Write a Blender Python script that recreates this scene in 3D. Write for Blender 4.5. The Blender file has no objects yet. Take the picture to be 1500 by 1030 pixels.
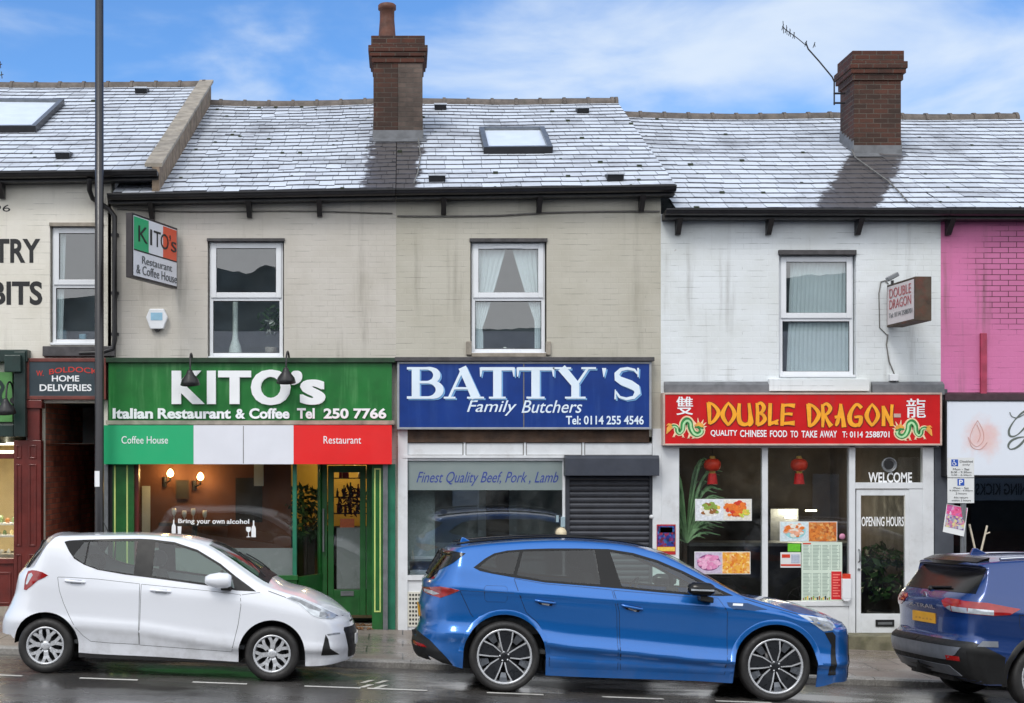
import bpy, bmesh, math, random
from mathutils import Vector, Matrix, noise as mnoise
R = math.radians
sc = bpy.context.scene
C = sc.collection
random.seed(7)

# ------------------------------------------------------------------ camera
# metres: X along the street, Y into the scene (house fronts at Y=0), Z up.
# The street falls to the right by 3.6 cm per metre.
CAM_D, CAM_H = 20.0, 2.45
cam = bpy.data.objects.new('camera', bpy.data.cameras.new('camera'))
C.objects.link(cam)
cam.location = (0, -CAM_D, CAM_H)
cam.rotation_euler = (R(90), 0, 0)
cam.data.sensor_width = 36.0
cam.data.lens = 36.0 * 2100 / 1500
cam.data.shift_x = 160 / 1500
cam.data.shift_y = 150 / 1500
cam.data.clip_start = 0.1
cam.data.clip_end = 3000
sc.camera = cam

# ------------------------------------------------------------------ sky, sun, exposure
SUN_EL, SUN_AZ = R(48), R(205)
world = bpy.data.worlds.new('World')
sc.world = world
world.use_nodes = True
wt = world.node_tree
wt.nodes.clear()
def wn(t, **k):
    n = wt.nodes.new(t)
    for a, b in k.items(): setattr(n, a, b)
    return n
w_out = wn('ShaderNodeOutputWorld'); w_bg = wn('ShaderNodeBackground')
sky = wn('ShaderNodeTexSky', sky_type='NISHITA')
sky.sun_disc = False; sky.sun_elevation = SUN_EL; sky.sun_rotation = SUN_AZ
sky.air_density = 1.0; sky.dust_density = 0.3; sky.ozone_density = 4.0
tc = wn('ShaderNodeTexCoord'); mp = wn('ShaderNodeMapping')
mp.inputs['Scale'].default_value = (4.6, 4.6, 11.5); mp.inputs['Rotation'].default_value = (0, R(14), 0)
mp.inputs['Location'].default_value = (7.1, 2.6, 1.9)
wt.links.new(tc.outputs['Generated'], mp.inputs['Vector'])
nz = wn('ShaderNodeTexNoise'); nz.inputs['Scale'].default_value = 1.0; nz.inputs['Detail'].default_value = 7; nz.inputs['Roughness'].default_value = 0.52; nz.inputs['Distortion'].default_value = 0.3
wt.links.new(mp.outputs['Vector'], nz.inputs['Vector'])
sx = wn('ShaderNodeSeparateXYZ'); wt.links.new(tc.outputs['Generated'], sx.inputs['Vector'])
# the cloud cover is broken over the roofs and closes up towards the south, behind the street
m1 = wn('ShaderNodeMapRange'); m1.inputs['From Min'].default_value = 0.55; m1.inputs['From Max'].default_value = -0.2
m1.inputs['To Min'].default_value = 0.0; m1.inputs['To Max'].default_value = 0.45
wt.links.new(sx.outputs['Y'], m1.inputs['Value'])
m3 = wn('ShaderNodeMapRange'); m3.inputs['From Min'].default_value = 0.14; m3.inputs['From Max'].default_value = 0.34
m3.inputs['To Min'].default_value = 0.07; m3.inputs['To Max'].default_value = -0.05
wt.links.new(sx.outputs['Z'], m3.inputs['Value'])
ad0 = wn('ShaderNodeMath', operation='ADD'); wt.links.new(m1.outputs[0], ad0.inputs[0]); wt.links.new(m3.outputs[0], ad0.inputs[1])
ad = wn('ShaderNodeMath', operation='ADD'); wt.links.new(nz.outputs['Fac'], ad.inputs[0]); wt.links.new(ad0.outputs[0], ad.inputs[1])
m2 = wn('ShaderNodeMapRange'); m2.interpolation_type = 'SMOOTHSTEP'
m2.inputs['From Min'].default_value = 0.42; m2.inputs['From Max'].default_value = 0.70
m2.inputs['To Min'].default_value = 0.0; m2.inputs['To Max'].default_value = 0.92
wt.links.new(ad.outputs[0], m2.inputs['Value'])
tint = wn('ShaderNodeMix', data_type='RGBA', blend_type='MULTIPLY'); tint.inputs[0].default_value = 1.0
wt.links.new(sky.outputs['Color'], tint.inputs[6]); tint.inputs[7].default_value = (0.86, 1.22, 1.58, 1)
cl = wn('ShaderNodeMix', data_type='RGBA')
wt.links.new(m2.outputs[0], cl.inputs[0]); wt.links.new(tint.outputs[2], cl.inputs[6])
# unseen clouds on the sun side are made brighter to light the fronts
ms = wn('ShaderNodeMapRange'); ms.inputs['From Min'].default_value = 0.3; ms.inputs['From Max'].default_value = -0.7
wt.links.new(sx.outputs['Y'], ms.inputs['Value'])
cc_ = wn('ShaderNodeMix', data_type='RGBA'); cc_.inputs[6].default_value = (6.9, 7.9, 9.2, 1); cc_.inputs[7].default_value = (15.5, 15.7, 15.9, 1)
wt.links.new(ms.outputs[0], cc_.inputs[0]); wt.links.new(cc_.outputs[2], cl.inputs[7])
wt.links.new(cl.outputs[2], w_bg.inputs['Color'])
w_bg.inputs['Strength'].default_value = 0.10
wt.links.new(w_bg.outputs[0], w_out.inputs['Surface'])

sun_d = bpy.data.lights.new('sun', 'SUN'); sun_d.energy = 1.3; sun_d.angle = R(18); sun_d.color = (1.0, 0.96, 0.9)
sun = bpy.data.objects.new('sun', sun_d); C.objects.link(sun)
sdir = Vector((math.sin(SUN_AZ) * math.cos(SUN_EL), math.cos(SUN_AZ) * math.cos(SUN_EL), math.sin(SUN_EL)))
sun.rotation_euler = sdir.to_track_quat('Z', 'Y').to_euler()
sun.location = (0, -10, 30)

sc.view_settings.view_transform = 'Standard'
sc.view_settings.look = 'None'
sc.view_settings.exposure = 0.12
sc.view_settings.gamma = 1.0
sc.render.engine = 'CYCLES'
sc.cycles.use_denoising = True
sc.cycles.max_bounces = 8; sc.cycles.diffuse_bounces = 4; sc.cycles.glossy_bounces = 4
sc.cycles.transparent_max_bounces = 12; sc.cycles.caustics_reflective = False; sc.cycles.caustics_refractive = False
sc.cycles.sample_clamp_indirect = 6.0

# ------------------------------------------------------------------ helpers
def FX(px, Y=0.0): return (px - 590) / 2100 * (CAM_D + Y)        # measured picture coordinates -> metres in the plane Y
def FZ(py, Y=0.0): return CAM_H + (665 - py) / 2100 * (CAM_D + Y)
def gz(X): return -0.036 * X                                      # pavement level
KERB_Y = -3.1
def roadz(X, Y):
    t = KERB_Y - Y
    if t < 1.9: c = -0.08 + 0.042 * t
    elif t < 5: c = -0.0002 + 0.02 * (t - 1.9)
    else: c = 0.0618 - 0.015 * (t - 5)
    return gz(X) + c

def tag(o, label=None, cat=None, group=None, kind=None):
    if label: o['label'] = label
    if cat: o['category'] = cat
    if group: o['group'] = group
    if kind: o['kind'] = kind
    return o
def thing(name, loc, label, cat, group=None):
    o = bpy.data.objects.new(name, None); C.objects.link(o)
    o.location = loc; o.empty_display_size = 0.2
    return tag(o, label, cat, group)

class MB:
    """collects geometry in world coordinates and links it as ONE mesh object"""
    def __init__(s): s.v = []; s.f = []; s.m = []; s.s = []
    def add(s, vs, fs, mi=0, sm=False):
        b = len(s.v); s.v += [tuple(p) for p in vs]
        for f in fs: s.f.append([b + i for i in f]); s.m.append(mi); s.s.append(sm)
        return s
    def box(s, x0, x1, y0, y1, z0, z1, mi=0):
        x0, x1 = min(x0, x1), max(x0, x1); y0, y1 = min(y0, y1), max(y0, y1); z0, z1 = min(z0, z1), max(z0, z1)
        return s.add([(x0,y0,z0),(x1,y0,z0),(x1,y1,z0),(x0,y1,z0),(x0,y0,z1),(x1,y0,z1),(x1,y1,z1),(x0,y1,z1)],
              [(0,3,2,1),(4,5,6,7),(0,1,5,4),(1,2,6,5),(2,3,7,6),(3,0,4,7)], mi)
    def obox(s, c, ax, ay, az, mi=0):
        c, ax, ay, az = map(Vector, (c, ax, ay, az))
        vs = [c + i*ax + j*ay + k*az for k in (-1,1) for i, j in ((-1,-1),(1,-1),(1,1),(-1,1))]
        return s.add(vs, [(0,3,2,1),(4,5,6,7),(0,1,5,4),(1,2,6,5),(2,3,7,6),(3,0,4,7)], mi)
    def poly(s, pts, mi=0): return s.add(pts, [tuple(range(len(pts)))], mi)
    def prism(s, pts, y0, y1, mi=0):
        n = len(pts)
        a = sum(pts[i][0]*pts[(i+1)%n][1] - pts[(i+1)%n][0]*pts[i][1] for i in range(n))
        if a < 0: pts = pts[::-1]
        vs = [(x, y0, z) for x, z in pts] + [(x, y1, z) for x, z in pts]
        fs = [tuple(range(n)), tuple(range(2*n-1, n-1, -1))] + [(i, n+i, n+(i+1)%n, (i+1)%n) for i in range(n)]
        return s.add(vs, fs, mi)
    def cyl(s, p0, p1, r0, r1=None, n=12, mi=0, sm=True, caps=True):
        r1 = r0 if r1 is None else r1
        p0, p1 = Vector(p0), Vector(p1); d = (p1 - p0).normalized()
        u = d.orthogonal().normalized(); w = d.cross(u)
        vs = []
        for p, r in ((p0, r0), (p1, r1)):
            vs += [p + r*(math.cos(2*math.pi*i/n)*u + math.sin(2*math.pi*i/n)*w) for i in range(n)]
        s.add(vs, [(i, (i+1)%n, n+(i+1)%n, n+i) for i in range(n)], mi, sm)
        if caps:
            s.add(vs[:n], [tuple(range(n-1, -1, -1))], mi); s.add(vs[n:], [tuple(range(n))], mi)
        return s
    def tube(s, path, r, n=8, mi=0):
        path = [Vector(p) for p in path]; rings = []; u = None
        for i, p in enumerate(path):
            d = (path[min(i+1, len(path)-1)] - path[max(i-1, 0)]).normalized()
            u = d.orthogonal().normalized() if u is None else (u - u.dot(d)*d).normalized()
            w = d.cross(u); rr = r[i] if isinstance(r, (list, tuple)) else r
            rings.append([p + rr*(math.cos(2*math.pi*k/n)*u + math.sin(2*math.pi*k/n)*w) for k in range(n)])
        vs = [v for q in rings for v in q]
        fs = [(i*n+k, i*n+(k+1)%n, (i+1)*n+(k+1)%n, (i+1)*n+k) for i in range(len(path)-1) for k in range(n)]
        s.add(vs, fs, mi, True)
        s.add(rings[0], [tuple(range(n-1,-1,-1))], mi); s.add(rings[-1], [tuple(range(n))], mi)
        return s
    def lathe(s, prof, o, axis=(0,0,1), n=20, mi=0, sm=True):
        o = Vector(o); d = Vector(axis).normalized(); u = d.orthogonal().normalized(); w = d.cross(u)
        vs = []
        for r, h in prof: vs += [o + h*d + max(r,1e-4)*(math.cos(2*math.pi*i/n)*u + math.sin(2*math.pi*i/n)*w) for i in range(n)]
        fs = [(a*n+i, a*n+(i+1)%n, (a+1)*n+(i+1)%n, (a+1)*n+i) for a in range(len(prof)-1) for i in range(n)]
        return s.add(vs, fs, mi, sm)
    def strip(s, pts, ws, y, mi=0, thick=0.004):
        """a brush stroke in the plane Y=y: centre line pts (x,z), widths ws"""
        n = len(pts); L = []; Rr = []
        for i in range(n):
            a, b = pts[max(i-1,0)], pts[min(i+1,n-1)]
            d = Vector((b[0]-a[0], b[1]-a[1])); d = d.normalized() if d.length > 1e-9 else Vector((1,0))
            nx, nz_ = -d.y, d.x; w = ws[i] / 2
            L.append((pts[i][0]+nx*w, pts[i][1]+nz_*w)); Rr.append((pts[i][0]-nx*w, pts[i][1]-nz_*w))
        vs = [(x, y, z) for x, z in L] + [(x, y, z) for x, z in Rr] + [(x, y+thick, z) for x, z in L] + [(x, y+thick, z) for x, z in Rr]
        fs = []
        for i in range(n-1):
            fs += [(i, n+i, n+i+1, i+1), (i, i+1, 2*n+i+1, 2*n+i), (n+i, 3*n+i, 3*n+i+1, n+i+1)]
        fs += [(0, 2*n, 3*n, n), (n-1, 2*n-1, 4*n-1, 3*n-1)]
        return s.add(vs, fs, mi)
    def build(s, name, mats, parent=None, off=None, bevel=0.0, recalc=False):
        if not isinstance(mats, (list, tuple)): mats = [mats]
        me = bpy.data.meshes.new(name)
        o_ = Vector(off) if off is not None else (parent_off(parent) if parent else Vector((0,0,0)))
        me.from_pydata([tuple(Vector(p) - o_) for p in s.v], [], s.f)
        for m in mats: me.materials.append(m)
        me.polygons.foreach_set('material_index', s.m); me.polygons.foreach_set('use_smooth', s.s)
        if recalc:
            bm = bmesh.new(); bm.from_mesh(me); bmesh.ops.recalc_face_normals(bm, faces=bm.faces); bm.to_mesh(me); bm.free()
        me.update()
        ob = bpy.data.objects.new(name, me); C.objects.link(ob)
        if parent: ob.parent = parent
        if bevel:
            b = ob.modifiers.new('bevel', 'BEVEL'); b.width = bevel; b.segments = 2; b.limit_method = 'ANGLE'; b.angle_limit = R(40)
        return ob
def parent_off(p):
    o = Vector((0,0,0))
    while p: o += p.location; p = p.parent
    return o
def single(name, mb, mats, label, cat, group=None, base=None, **k):
    """a thing that is one mesh: origin at its base"""
    xs = [p[0] for p in mb.v]; ys = [p[1] for p in mb.v]; zs = [p[2] for p in mb.v]
    b = base or ((min(xs)+max(xs))/2, (min(ys)+max(ys))/2, min(zs))
    o = mb.build(name, mats, None, off=b, **k); o.location = b
    return tag(o, label, cat, group)

# ------------------------------------------------------------------ materials
def lin(r, g, b):
    f = lambda c: (c/255/12.92) if c/255 <= 0.04045 else ((c/255+0.055)/1.055)**2.4
    return (f(r), f(g), f(b), 1)
class NT:
    def __init__(s, name):
        s.mat = bpy.data.materials.new(name); s.mat.use_nodes = True; s.t = s.mat.node_tree; s.t.nodes.clear()
        s.out = s.n('ShaderNodeOutputMaterial')
    def n(s, t, **k):
        q = s.t.nodes.new(t)
        for a, b in k.items(): setattr(q, a, b)
        return q
    def l(s, a, b): s.t.links.new(a, b)
    def noise(s, scale, detail=4, rough=0.55, vec=None, dist=0):
        q = s.n('ShaderNodeTexNoise'); q.inputs['Scale'].default_value = scale; q.inputs['Detail'].default_value = detail
        q.inputs['Roughness'].default_value = rough; q.inputs['Distortion'].default_value = dist
        s.l(vec if vec else s.coord(), q.inputs['Vector']); return q.outputs['Fac']
    def coord(s, kind='Object'):
        if not hasattr(s, '_tc'): s._tc = s.n('ShaderNodeTexCoord')
        return s._tc.outputs[kind]
    def mapping(s, scale, loc=(0,0,0), rot=(0,0,0)):
        q = s.n('ShaderNodeMapping'); q.inputs['Scale'].default_value = scale; q.inputs['Location'].default_value = loc; q.inputs['Rotation'].default_value = rot
        s.l(s.coord(), q.inputs['Vector']); return q.outputs['Vector']
    def rng(s, v, a, b, c=0.0, d=1.0, smooth=True):
        q = s.n('ShaderNodeMapRange'); q.interpolation_type = 'SMOOTHSTEP' if smooth else 'LINEAR'
        for k, x in zip(('From Min','From Max','To Min','To Max'), (a,b,c,d)): q.inputs[k].default_value = x
        s.l(v, q.inputs['Value']); return q.outputs[0]
    def mix(s, f, a, b, blend='MIX'):
        q = s.n('ShaderNodeMix', data_type='RGBA', blend_type=blend)
        for i, x in ((0, f), (6, a), (7, b)):
            if isinstance(x, (int, float)): q.inputs[i].default_value = x
            elif isinstance(x, tuple): q.inputs[i].default_value = x
            else: s.l(x, q.inputs[i])
        return q.outputs[2]
    def math(s, op, a, b=0.0):
        q = s.n('ShaderNodeMath', operation=op)
        for i, x in ((0, a), (1, b)):
            if isinstance(x, (int, float)): q.inputs[i].default_value = x
            else: s.l(x, q.inputs[i])
        return q.outputs[0]
    def bump(s, h, strength=0.3, dist=0.01, normal=None):
        q = s.n('ShaderNodeBump'); q.inputs['Strength'].default_value = strength; q.inputs['Distance'].default_value = dist
        s.l(h, q.inputs['Height'])
        if normal: s.l(normal, q.inputs['Normal'])
        return q.outputs['Normal']
    def bsdf(s, col, rough=0.6, metal=0.0, coat=0.0, spec=0.5, normal=None, **k):
        q = s.n('ShaderNodeBsdfPrincipled')
        def put(nm, x):
            if isinstance(x, (int, float)) or isinstance(x, tuple): q.inputs[nm].default_value = x
            else: s.l(x, q.inputs[nm])
        put('Base Color', col); put('Roughness', rough); put('Metallic', metal); put('Coat Weight', coat); put('Specular IOR Level', spec)
        for a, b in k.items(): put(a, b)
        if normal: s.l(normal, q.inputs['Normal'])
        s.l(q.outputs[0], s.out.inputs['Surface']); return q
def pm(name, col, rough=0.55, var=0.12, ns=6.0, metal=0.0, coat=0.0, bump=0.0, bs=60.0, spec=0.5, dirt=0.0, dirtcol=(60,55,48), streak=None):
    """plain procedural material: base colour broken by noise, noisy gloss, optional bump and grime"""
    t = NT(name); c = lin(*col)
    a = tuple(x*(1-var) for x in c[:3]) + (1,); b = tuple(min(1, x*(1+var)) for x in c[:3]) + (1,)
    n1 = t.noise(ns, 5)
    cc = t.mix(t.rng(n1, 0.3, 0.7), a, b)
    if dirt: cc = t.mix(t.rng(t.noise(ns*0.6, 8, 0.7), 0.5, 0.8, 0, dirt), cc, lin(*dirtcol))
    if streak: cc = t.mix(t.math('MULTIPLY', t.rng(t.noise(1.0, 5, 0.6, t.mapping((9, 9, 0.7))), 0.48, 0.68, 0, 0.55), t.rng(t.noise(1.6, 4), 0.35, 0.6)), cc, lin(*streak))
    rr = t.rng(t.noise(ns*2.3, 4), 0.3, 0.7, max(0.02, rough*0.85), min(1, rough*1.15))
    nm = t.bump(t.noise(bs, 4), bump, 0.004) if bump else None
    t.bsdf(cc, rr, metal, coat, spec, nm); return t.mat
def emit(name, col, strength):
    t = NT(name); q = t.n('ShaderNodeEmission'); q.inputs['Color'].default_value = col; q.inputs['Strength'].default_value = strength
    t.l(q.outputs[0], t.out.inputs['Surface']); return t.mat
def glass(name, tintc=(0.9,0.95,0.94), ior=1.75, rough=0.0, smear=0.0):
    t = NT(name); tr = t.n('ShaderNodeBsdfTransparent'); tr.inputs['Color'].default_value = tintc + (1,)
    gl = t.n('ShaderNodeBsdfGlossy'); gl.inputs['Roughness'].default_value = rough
    fr = t.n('ShaderNodeFresnel'); fr.inputs['IOR'].default_value = ior
    mx = t.n('ShaderNodeMixShader'); ge = t.n('ShaderNodeNewGeometry'); t.l(t.math('MULTIPLY', fr.outputs[0], t.math('SUBTRACT', 1.0, ge.outputs['Backfacing'])), mx.inputs[0]); t.l(tr.outputs[0], mx.inputs[1]); t.l(gl.outputs[0], mx.inputs[2])
    last = mx.outputs[0]
    nm = t.bump(t.noise(1.4, 2), 0.006, 0.01); t.l(nm, gl.inputs['Normal'])
    if smear:
        df = t.n('ShaderNodeBsdfDiffuse'); df.inputs['Color'].default_value = (0.5,0.52,0.52,1)
        m2 = t.n('ShaderNodeMixShader'); t.l(t.rng(t.noise(2.2, 6, 0.65), 0.35, 0.8, 0.0, smear), m2.inputs[0]); t.l(last, m2.inputs[1]); t.l(df.outputs[0], m2.inputs[2]); last = m2.outputs[0]
    t.l(last, t.out.inputs['Surface']); return t.mat
def painted_brick(name, col, joint=0.35, flake=(120,100,85), flake_amt=0.12, grime=0.25, bumpk=0.5, bare=None):
    """brickwork under many coats of paint: joints show faintly, grime runs down, paint flakes"""
    t = NT(name)
    sep = t.n('ShaderNodeSeparateXYZ'); t.l(t.coord(), sep.inputs[0])
    cmb = t.n('ShaderNodeCombineXYZ'); t.l(sep.outputs['X'], cmb.inputs['X']); t.l(sep.outputs['Z'], cmb.inputs['Y'])
    br = t.n('ShaderNodeTexBrick'); t.l(cmb.outputs[0], br.inputs['Vector'])
    br.inputs['Scale'].default_value = 1.0; br.inputs['Brick Width'].default_value = 0.228; br.inputs['Row Height'].default_value = 0.0765
    br.inputs['Mortar Size'].default_value = 0.006; br.inputs['Mortar Smooth'].default_value = 0.4; br.inputs['Bias'].default_value = -0.2
    br.inputs['Color1'].default_value = (0.82,0.82,0.82,1); br.inputs['Color2'].default_value = (1,1,1,1); br.inputs['Mortar'].default_value = (0.9,0.9,0.9,1)
    base = lin(*col)
    # thick paint hides most upright joints; bed joints show in broken runs
    bl = t.n('ShaderNodeTexBrick'); t.l(cmb.outputs[0], bl.inputs['Vector'])
    for k_, v_ in (('Scale', 1.0), ('Brick Width', 1.63), ('Row Height', 0.0765), ('Mortar Size', 0.005), ('Mortar Smooth', 0.5)): bl.inputs[k_].default_value = v_
    c = t.mix(0.10, base, br.outputs['Color'], 'MULTIPLY')
    big = t.noise(0.75, 7, 0.62)
    c = t.mix(t.rng(big, 0.35, 0.72, 0, 0.75), c, tuple(x*k_ for x, k_ in zip(base[:3], (0.80, 0.79, 0.74))) + (1,))
    c = t.mix(t.rng(t.noise(2.6, 6, 0.65), 0.5, 0.75, 0, 0.35), c, tuple(min(1, x*1.12) for x in base[:3]) + (1,))
    run = t.rng(t.noise(1.0, 5, 0.6, t.mapping((2.4, 2.4, 11.0))), 0.50, 0.64)
    jm = t.math('MULTIPLY', bl.outputs['Fac'], t.math('MULTIPLY', run, joint*1.5))
    c = t.mix(jm, c, tuple(x*0.38 for x in base[:3]) + (1,))
    jv = t.math('MULTIPLY', br.outputs['Fac'], t.math('MULTIPLY', t.rng(t.noise(1.3, 5, 0.6), 0.50, 0.66), joint*0.6))
    c = t.mix(jv, c, tuple(x*0.45 for x in base[:3]) + (1,))
    streak = t.noise(1.0, 6, 0.65, t.mapping((5.5, 5.5, 0.35)))
    c = t.mix(t.math('MULTIPLY', t.rng(streak, 0.50, 0.74, 0, grime*1.7), t.rng(t.noise(0.9, 4), 0.38, 0.6)), c, lin(92, 84, 68))
    fl = t.rng(t.noise(9.0, 8, 0.75), 0.655, 0.69, 0, 1)
    fl = t.math('MULTIPLY', fl, t.math('MULTIPLY', t.rng(t.noise(0.8, 3), 0.42, 0.6), flake_amt * 5))
    c = t.mix(fl, c, lin(*flake))
    if bare:   # a patch where weather has opened the joints: centre x,z and radii in the wall's own coordinates
        bx, bz, rx, rz, bcol = bare
        vm = t.mapping((1/rx, 0.0, 1/rz), (-bx/rx, 0, -bz/rz))
        ln = t.n('ShaderNodeVectorMath', operation='LENGTH'); t.l(vm, ln.inputs[0])
        msk = t.rng(t.math('ADD', ln.outputs['Value'], t.math('MULTIPLY', t.noise(3.0, 6, 0.7), 0.9)), 1.0, 1.55, 1.0, 0.0)
        c = t.mix(t.math('MULTIPLY', msk, t.math('ADD', t.math('MULTIPLY', br.outputs['Fac'], 0.85), 0.13)), c, lin(*bcol))
    inv = t.math('SUBTRACT', 1.0, br.outputs['Fac'])
    h = t.math('ADD', t.math('MULTIPLY', inv, 0.32), t.math('MULTIPLY', t.noise(22, 6, 0.65), 0.6))
    nm = t.bump(h, bumpk, 0.006)
    t.bsdf(c, t.rng(t.noise(5, 4), 0.3, 0.7, 0.55, 0.8), normal=nm, spec=0.35); return t.mat
def raw_brick(name, col=(112,62,44), col2=(78,44,36), mortar=(92,84,76), dark=0.0):
    t = NT(name)
    sep = t.n('ShaderNodeSeparateXYZ'); t.l(t.coord(), sep.inputs[0])
    cmb = t.n('ShaderNodeCombineXYZ'); t.l(t.math('ADD', sep.outputs['X'], sep.outputs['Y']), cmb.inputs['X']); t.l(sep.outputs['Z'], cmb.inputs['Y'])
    br = t.n('ShaderNodeTexBrick'); t.l(cmb.outputs[0], br.inputs['Vector'])
    br.inputs['Scale'].default_value = 1.0; br.inputs['Brick Width'].default_value = 0.228; br.inputs['Row Height'].default_value = 0.0765
    br.inputs['Mortar Size'].default_value = 0.007; br.inputs['Mortar Smooth'].default_value = 0.3; br.inputs['Bias'].default_value = 0.0
    br.inputs['Color1'].default_value = lin(*col); br.inputs['Color2'].default_value = lin(*col2); br.inputs['Mortar'].default_value = lin(*mortar)
    c = t.mix(t.rng(t.noise(1.8, 7, 0.65), 0.35, 0.75, 0, 0.75), br.outputs['Color'], lin(48, 42, 38))
    nm = t.bump(t.math('ADD', t.math('SUBTRACT', 1.0, br.outputs['Fac']), t.math('MULTIPLY', t.noise(40, 4), 0.6)), 0.7, 0.008)
    t.bsdf(c, 0.75, normal=nm, spec=0.3); return t.mat

M = {}
M['upvc'] = pm('white_upvc', (226,229,233), 0.32, 0.03, 3, dirt=0.10)
M['white_paint'] = pm('white_gloss_paint', (216,219,222), 0.45, 0.05, 4, dirt=0.35, dirtcol=(120,112,100))
M['black_metal'] = pm('black_gutter', (30,29,32), 0.4, 0.25, 8, dirt=0.2, dirtcol=(70,64,58))
M['black_plastic'] = pm('black_plastic', (22,22,24), 0.45, 0.2, 12)
M['grey_metal'] = pm('grey_metal', (128,131,134), 0.4, 0.12, 9, metal=0.6, dirt=0.3)
M['lead'] = pm('lead_flashing', (104,106,110), 0.5, 0.2, 6, bump=0.2)
M['stone_dark'] = pm('dark_stone', (70,68,70), 0.6, 0.3, 7, bump=0.5)
M['stone_lt'] = pm('pale_stone', (150,142,130), 0.75, 0.25, 6, bump=0.6, dirt=0.4)
M['glass'] = glass('window_glass', (0.93,0.96,0.97), 2.5, smear=0.012)
M['shopglass'] = glass('shop_glass', (0.88,0.90,0.89), 1.7, smear=0.02)
M['room_grey'] = pm('room_plaster', (198,202,200), 0.8, 0.1, 2)
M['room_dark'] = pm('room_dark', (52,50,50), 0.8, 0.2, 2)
t = NT('net_curtain'); q_ = t.n('ShaderNodeBsdfDiffuse'); q_.inputs['Color'].default_value = lin(218,228,228)
r_ = t.n('ShaderNodeBsdfTranslucent'); r_.inputs['Color'].default_value = lin(210,222,222); x_ = t.n('ShaderNodeMixShader'); x_.inputs[0].default_value = 0.18
t.l(q_.outputs[0], x_.inputs[1]); t.l(r_.outputs[0], x_.inputs[2]); t.l(x_.outputs[0], t.out.inputs['Surface']); M['net'] = t.mat
M['dark_wood'] = pm('dark_wood', (62,44,32), 0.6, 0.3, 5, bump=0.3)
M['timber'] = pm('weathered_timber', (74,54,40), 0.75, 0.45, 3.5, bump=0.5, dirt=0.6, dirtcol=(30,28,26))
M['txt_white'] = pm('white_letters', (238,240,242), 0.4, 0.02, 5)
M['txt_black'] = pm('black_letters', (26,26,28), 0.5, 0.15, 6)
M['cable'] = pm('cable_grey', (110,108,104), 0.6, 0.2, 9)

# ------------------------------------------------------------------ lettering
def text(s, x0, x1, z0, z1, y, mat, parent=None, name='lettering', bold=0.0, dup=0.0, depth=0.004, shear=0.0, flip=False, flat=None, curve=None):
    """lettering stretched to the box x0..x1, z0..z1 in the plane Y=y (front face at y). flat=(origin, ux, uz, n): any plane"""
    cu = bpy.data.curves.new('t', 'FONT'); cu.body = s; cu.offset = bold; cu.shear = shear; cu.resolution_u = 4
    ob = bpy.data.objects.new('t', cu); C.objects.link(ob)
    bpy.context.view_layer.update()
    dg = bpy.context.evaluated_depsgraph_get()
    me = bpy.data.meshes.new_from_object(ob.evaluated_get(dg))
    C.objects.unlink(ob); bpy.data.objects.remove(ob); bpy.data.curves.remove(cu)
    bm = bmesh.new(); bm.from_mesh(me)
    xs = [v.co.x for v in bm.verts]; ys = [v.co.y for v in bm.verts]
    ax, bx, ay, by = min(xs), max(xs), min(ys), max(ys)
    g = bmesh.ops.extrude_face_region(bm, geom=bm.faces[:])
    for v in [e for e in g['geom'] if isinstance(e, bmesh.types.BMVert)]: v.co.z = -1
    o_ = parent_off(parent) if parent else Vector((0,0,0))
    for v in bm.verts:
        u = (v.co.x-ax)/(bx-ax); w = (v.co.y-ay)/(by-ay)
        if flip: u = 1-u
        k = 0 if v.co.z > -0.5 else depth
        if flat:
            O, ux, uz, nn = flat
            p = O + ux*(x0+(x1-x0)*u) + uz*(z0+(z1-z0)*w) - nn*k
        else:
            zz = z0+(z1-z0)*w
            if curve: zz += curve*(1-(2*u-1)**2)
            p = Vector((x0+(x1-x0)*u, y+k, zz))
        v.co = p - o_
    if dup:
        base_ = bm.verts[:]+bm.edges[:]+bm.faces[:]
        for k_ in (-1, 1):
            g2 = bmesh.ops.duplicate(bm, geom=base_)
            for v in g2['geom']:
                if isinstance(v, bmesh.types.BMVert): v.co.x += k_*dup; v.co.y += 0.0012+0.0006*k_
    for f_ in bm.faces: f_.smooth = False
    bmesh.ops.recalc_face_normals(bm, faces=bm.faces)
    bm.to_mesh(me); bm.free()
    me.name = name; me.materials.clear(); me.materials.append(mat)
    o = bpy.data.objects.new(name, me); C.objects.link(o)
    if parent: o.parent = parent
    return o
def ptext(s, px0, px1, py0, py1, Y, mat, parent, **k):      # box given in measured picture coordinates
    return text(s, FX(px0,Y), FX(px1,Y), FZ(py1,Y), FZ(py0,Y), Y, mat, parent, **k)

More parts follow.
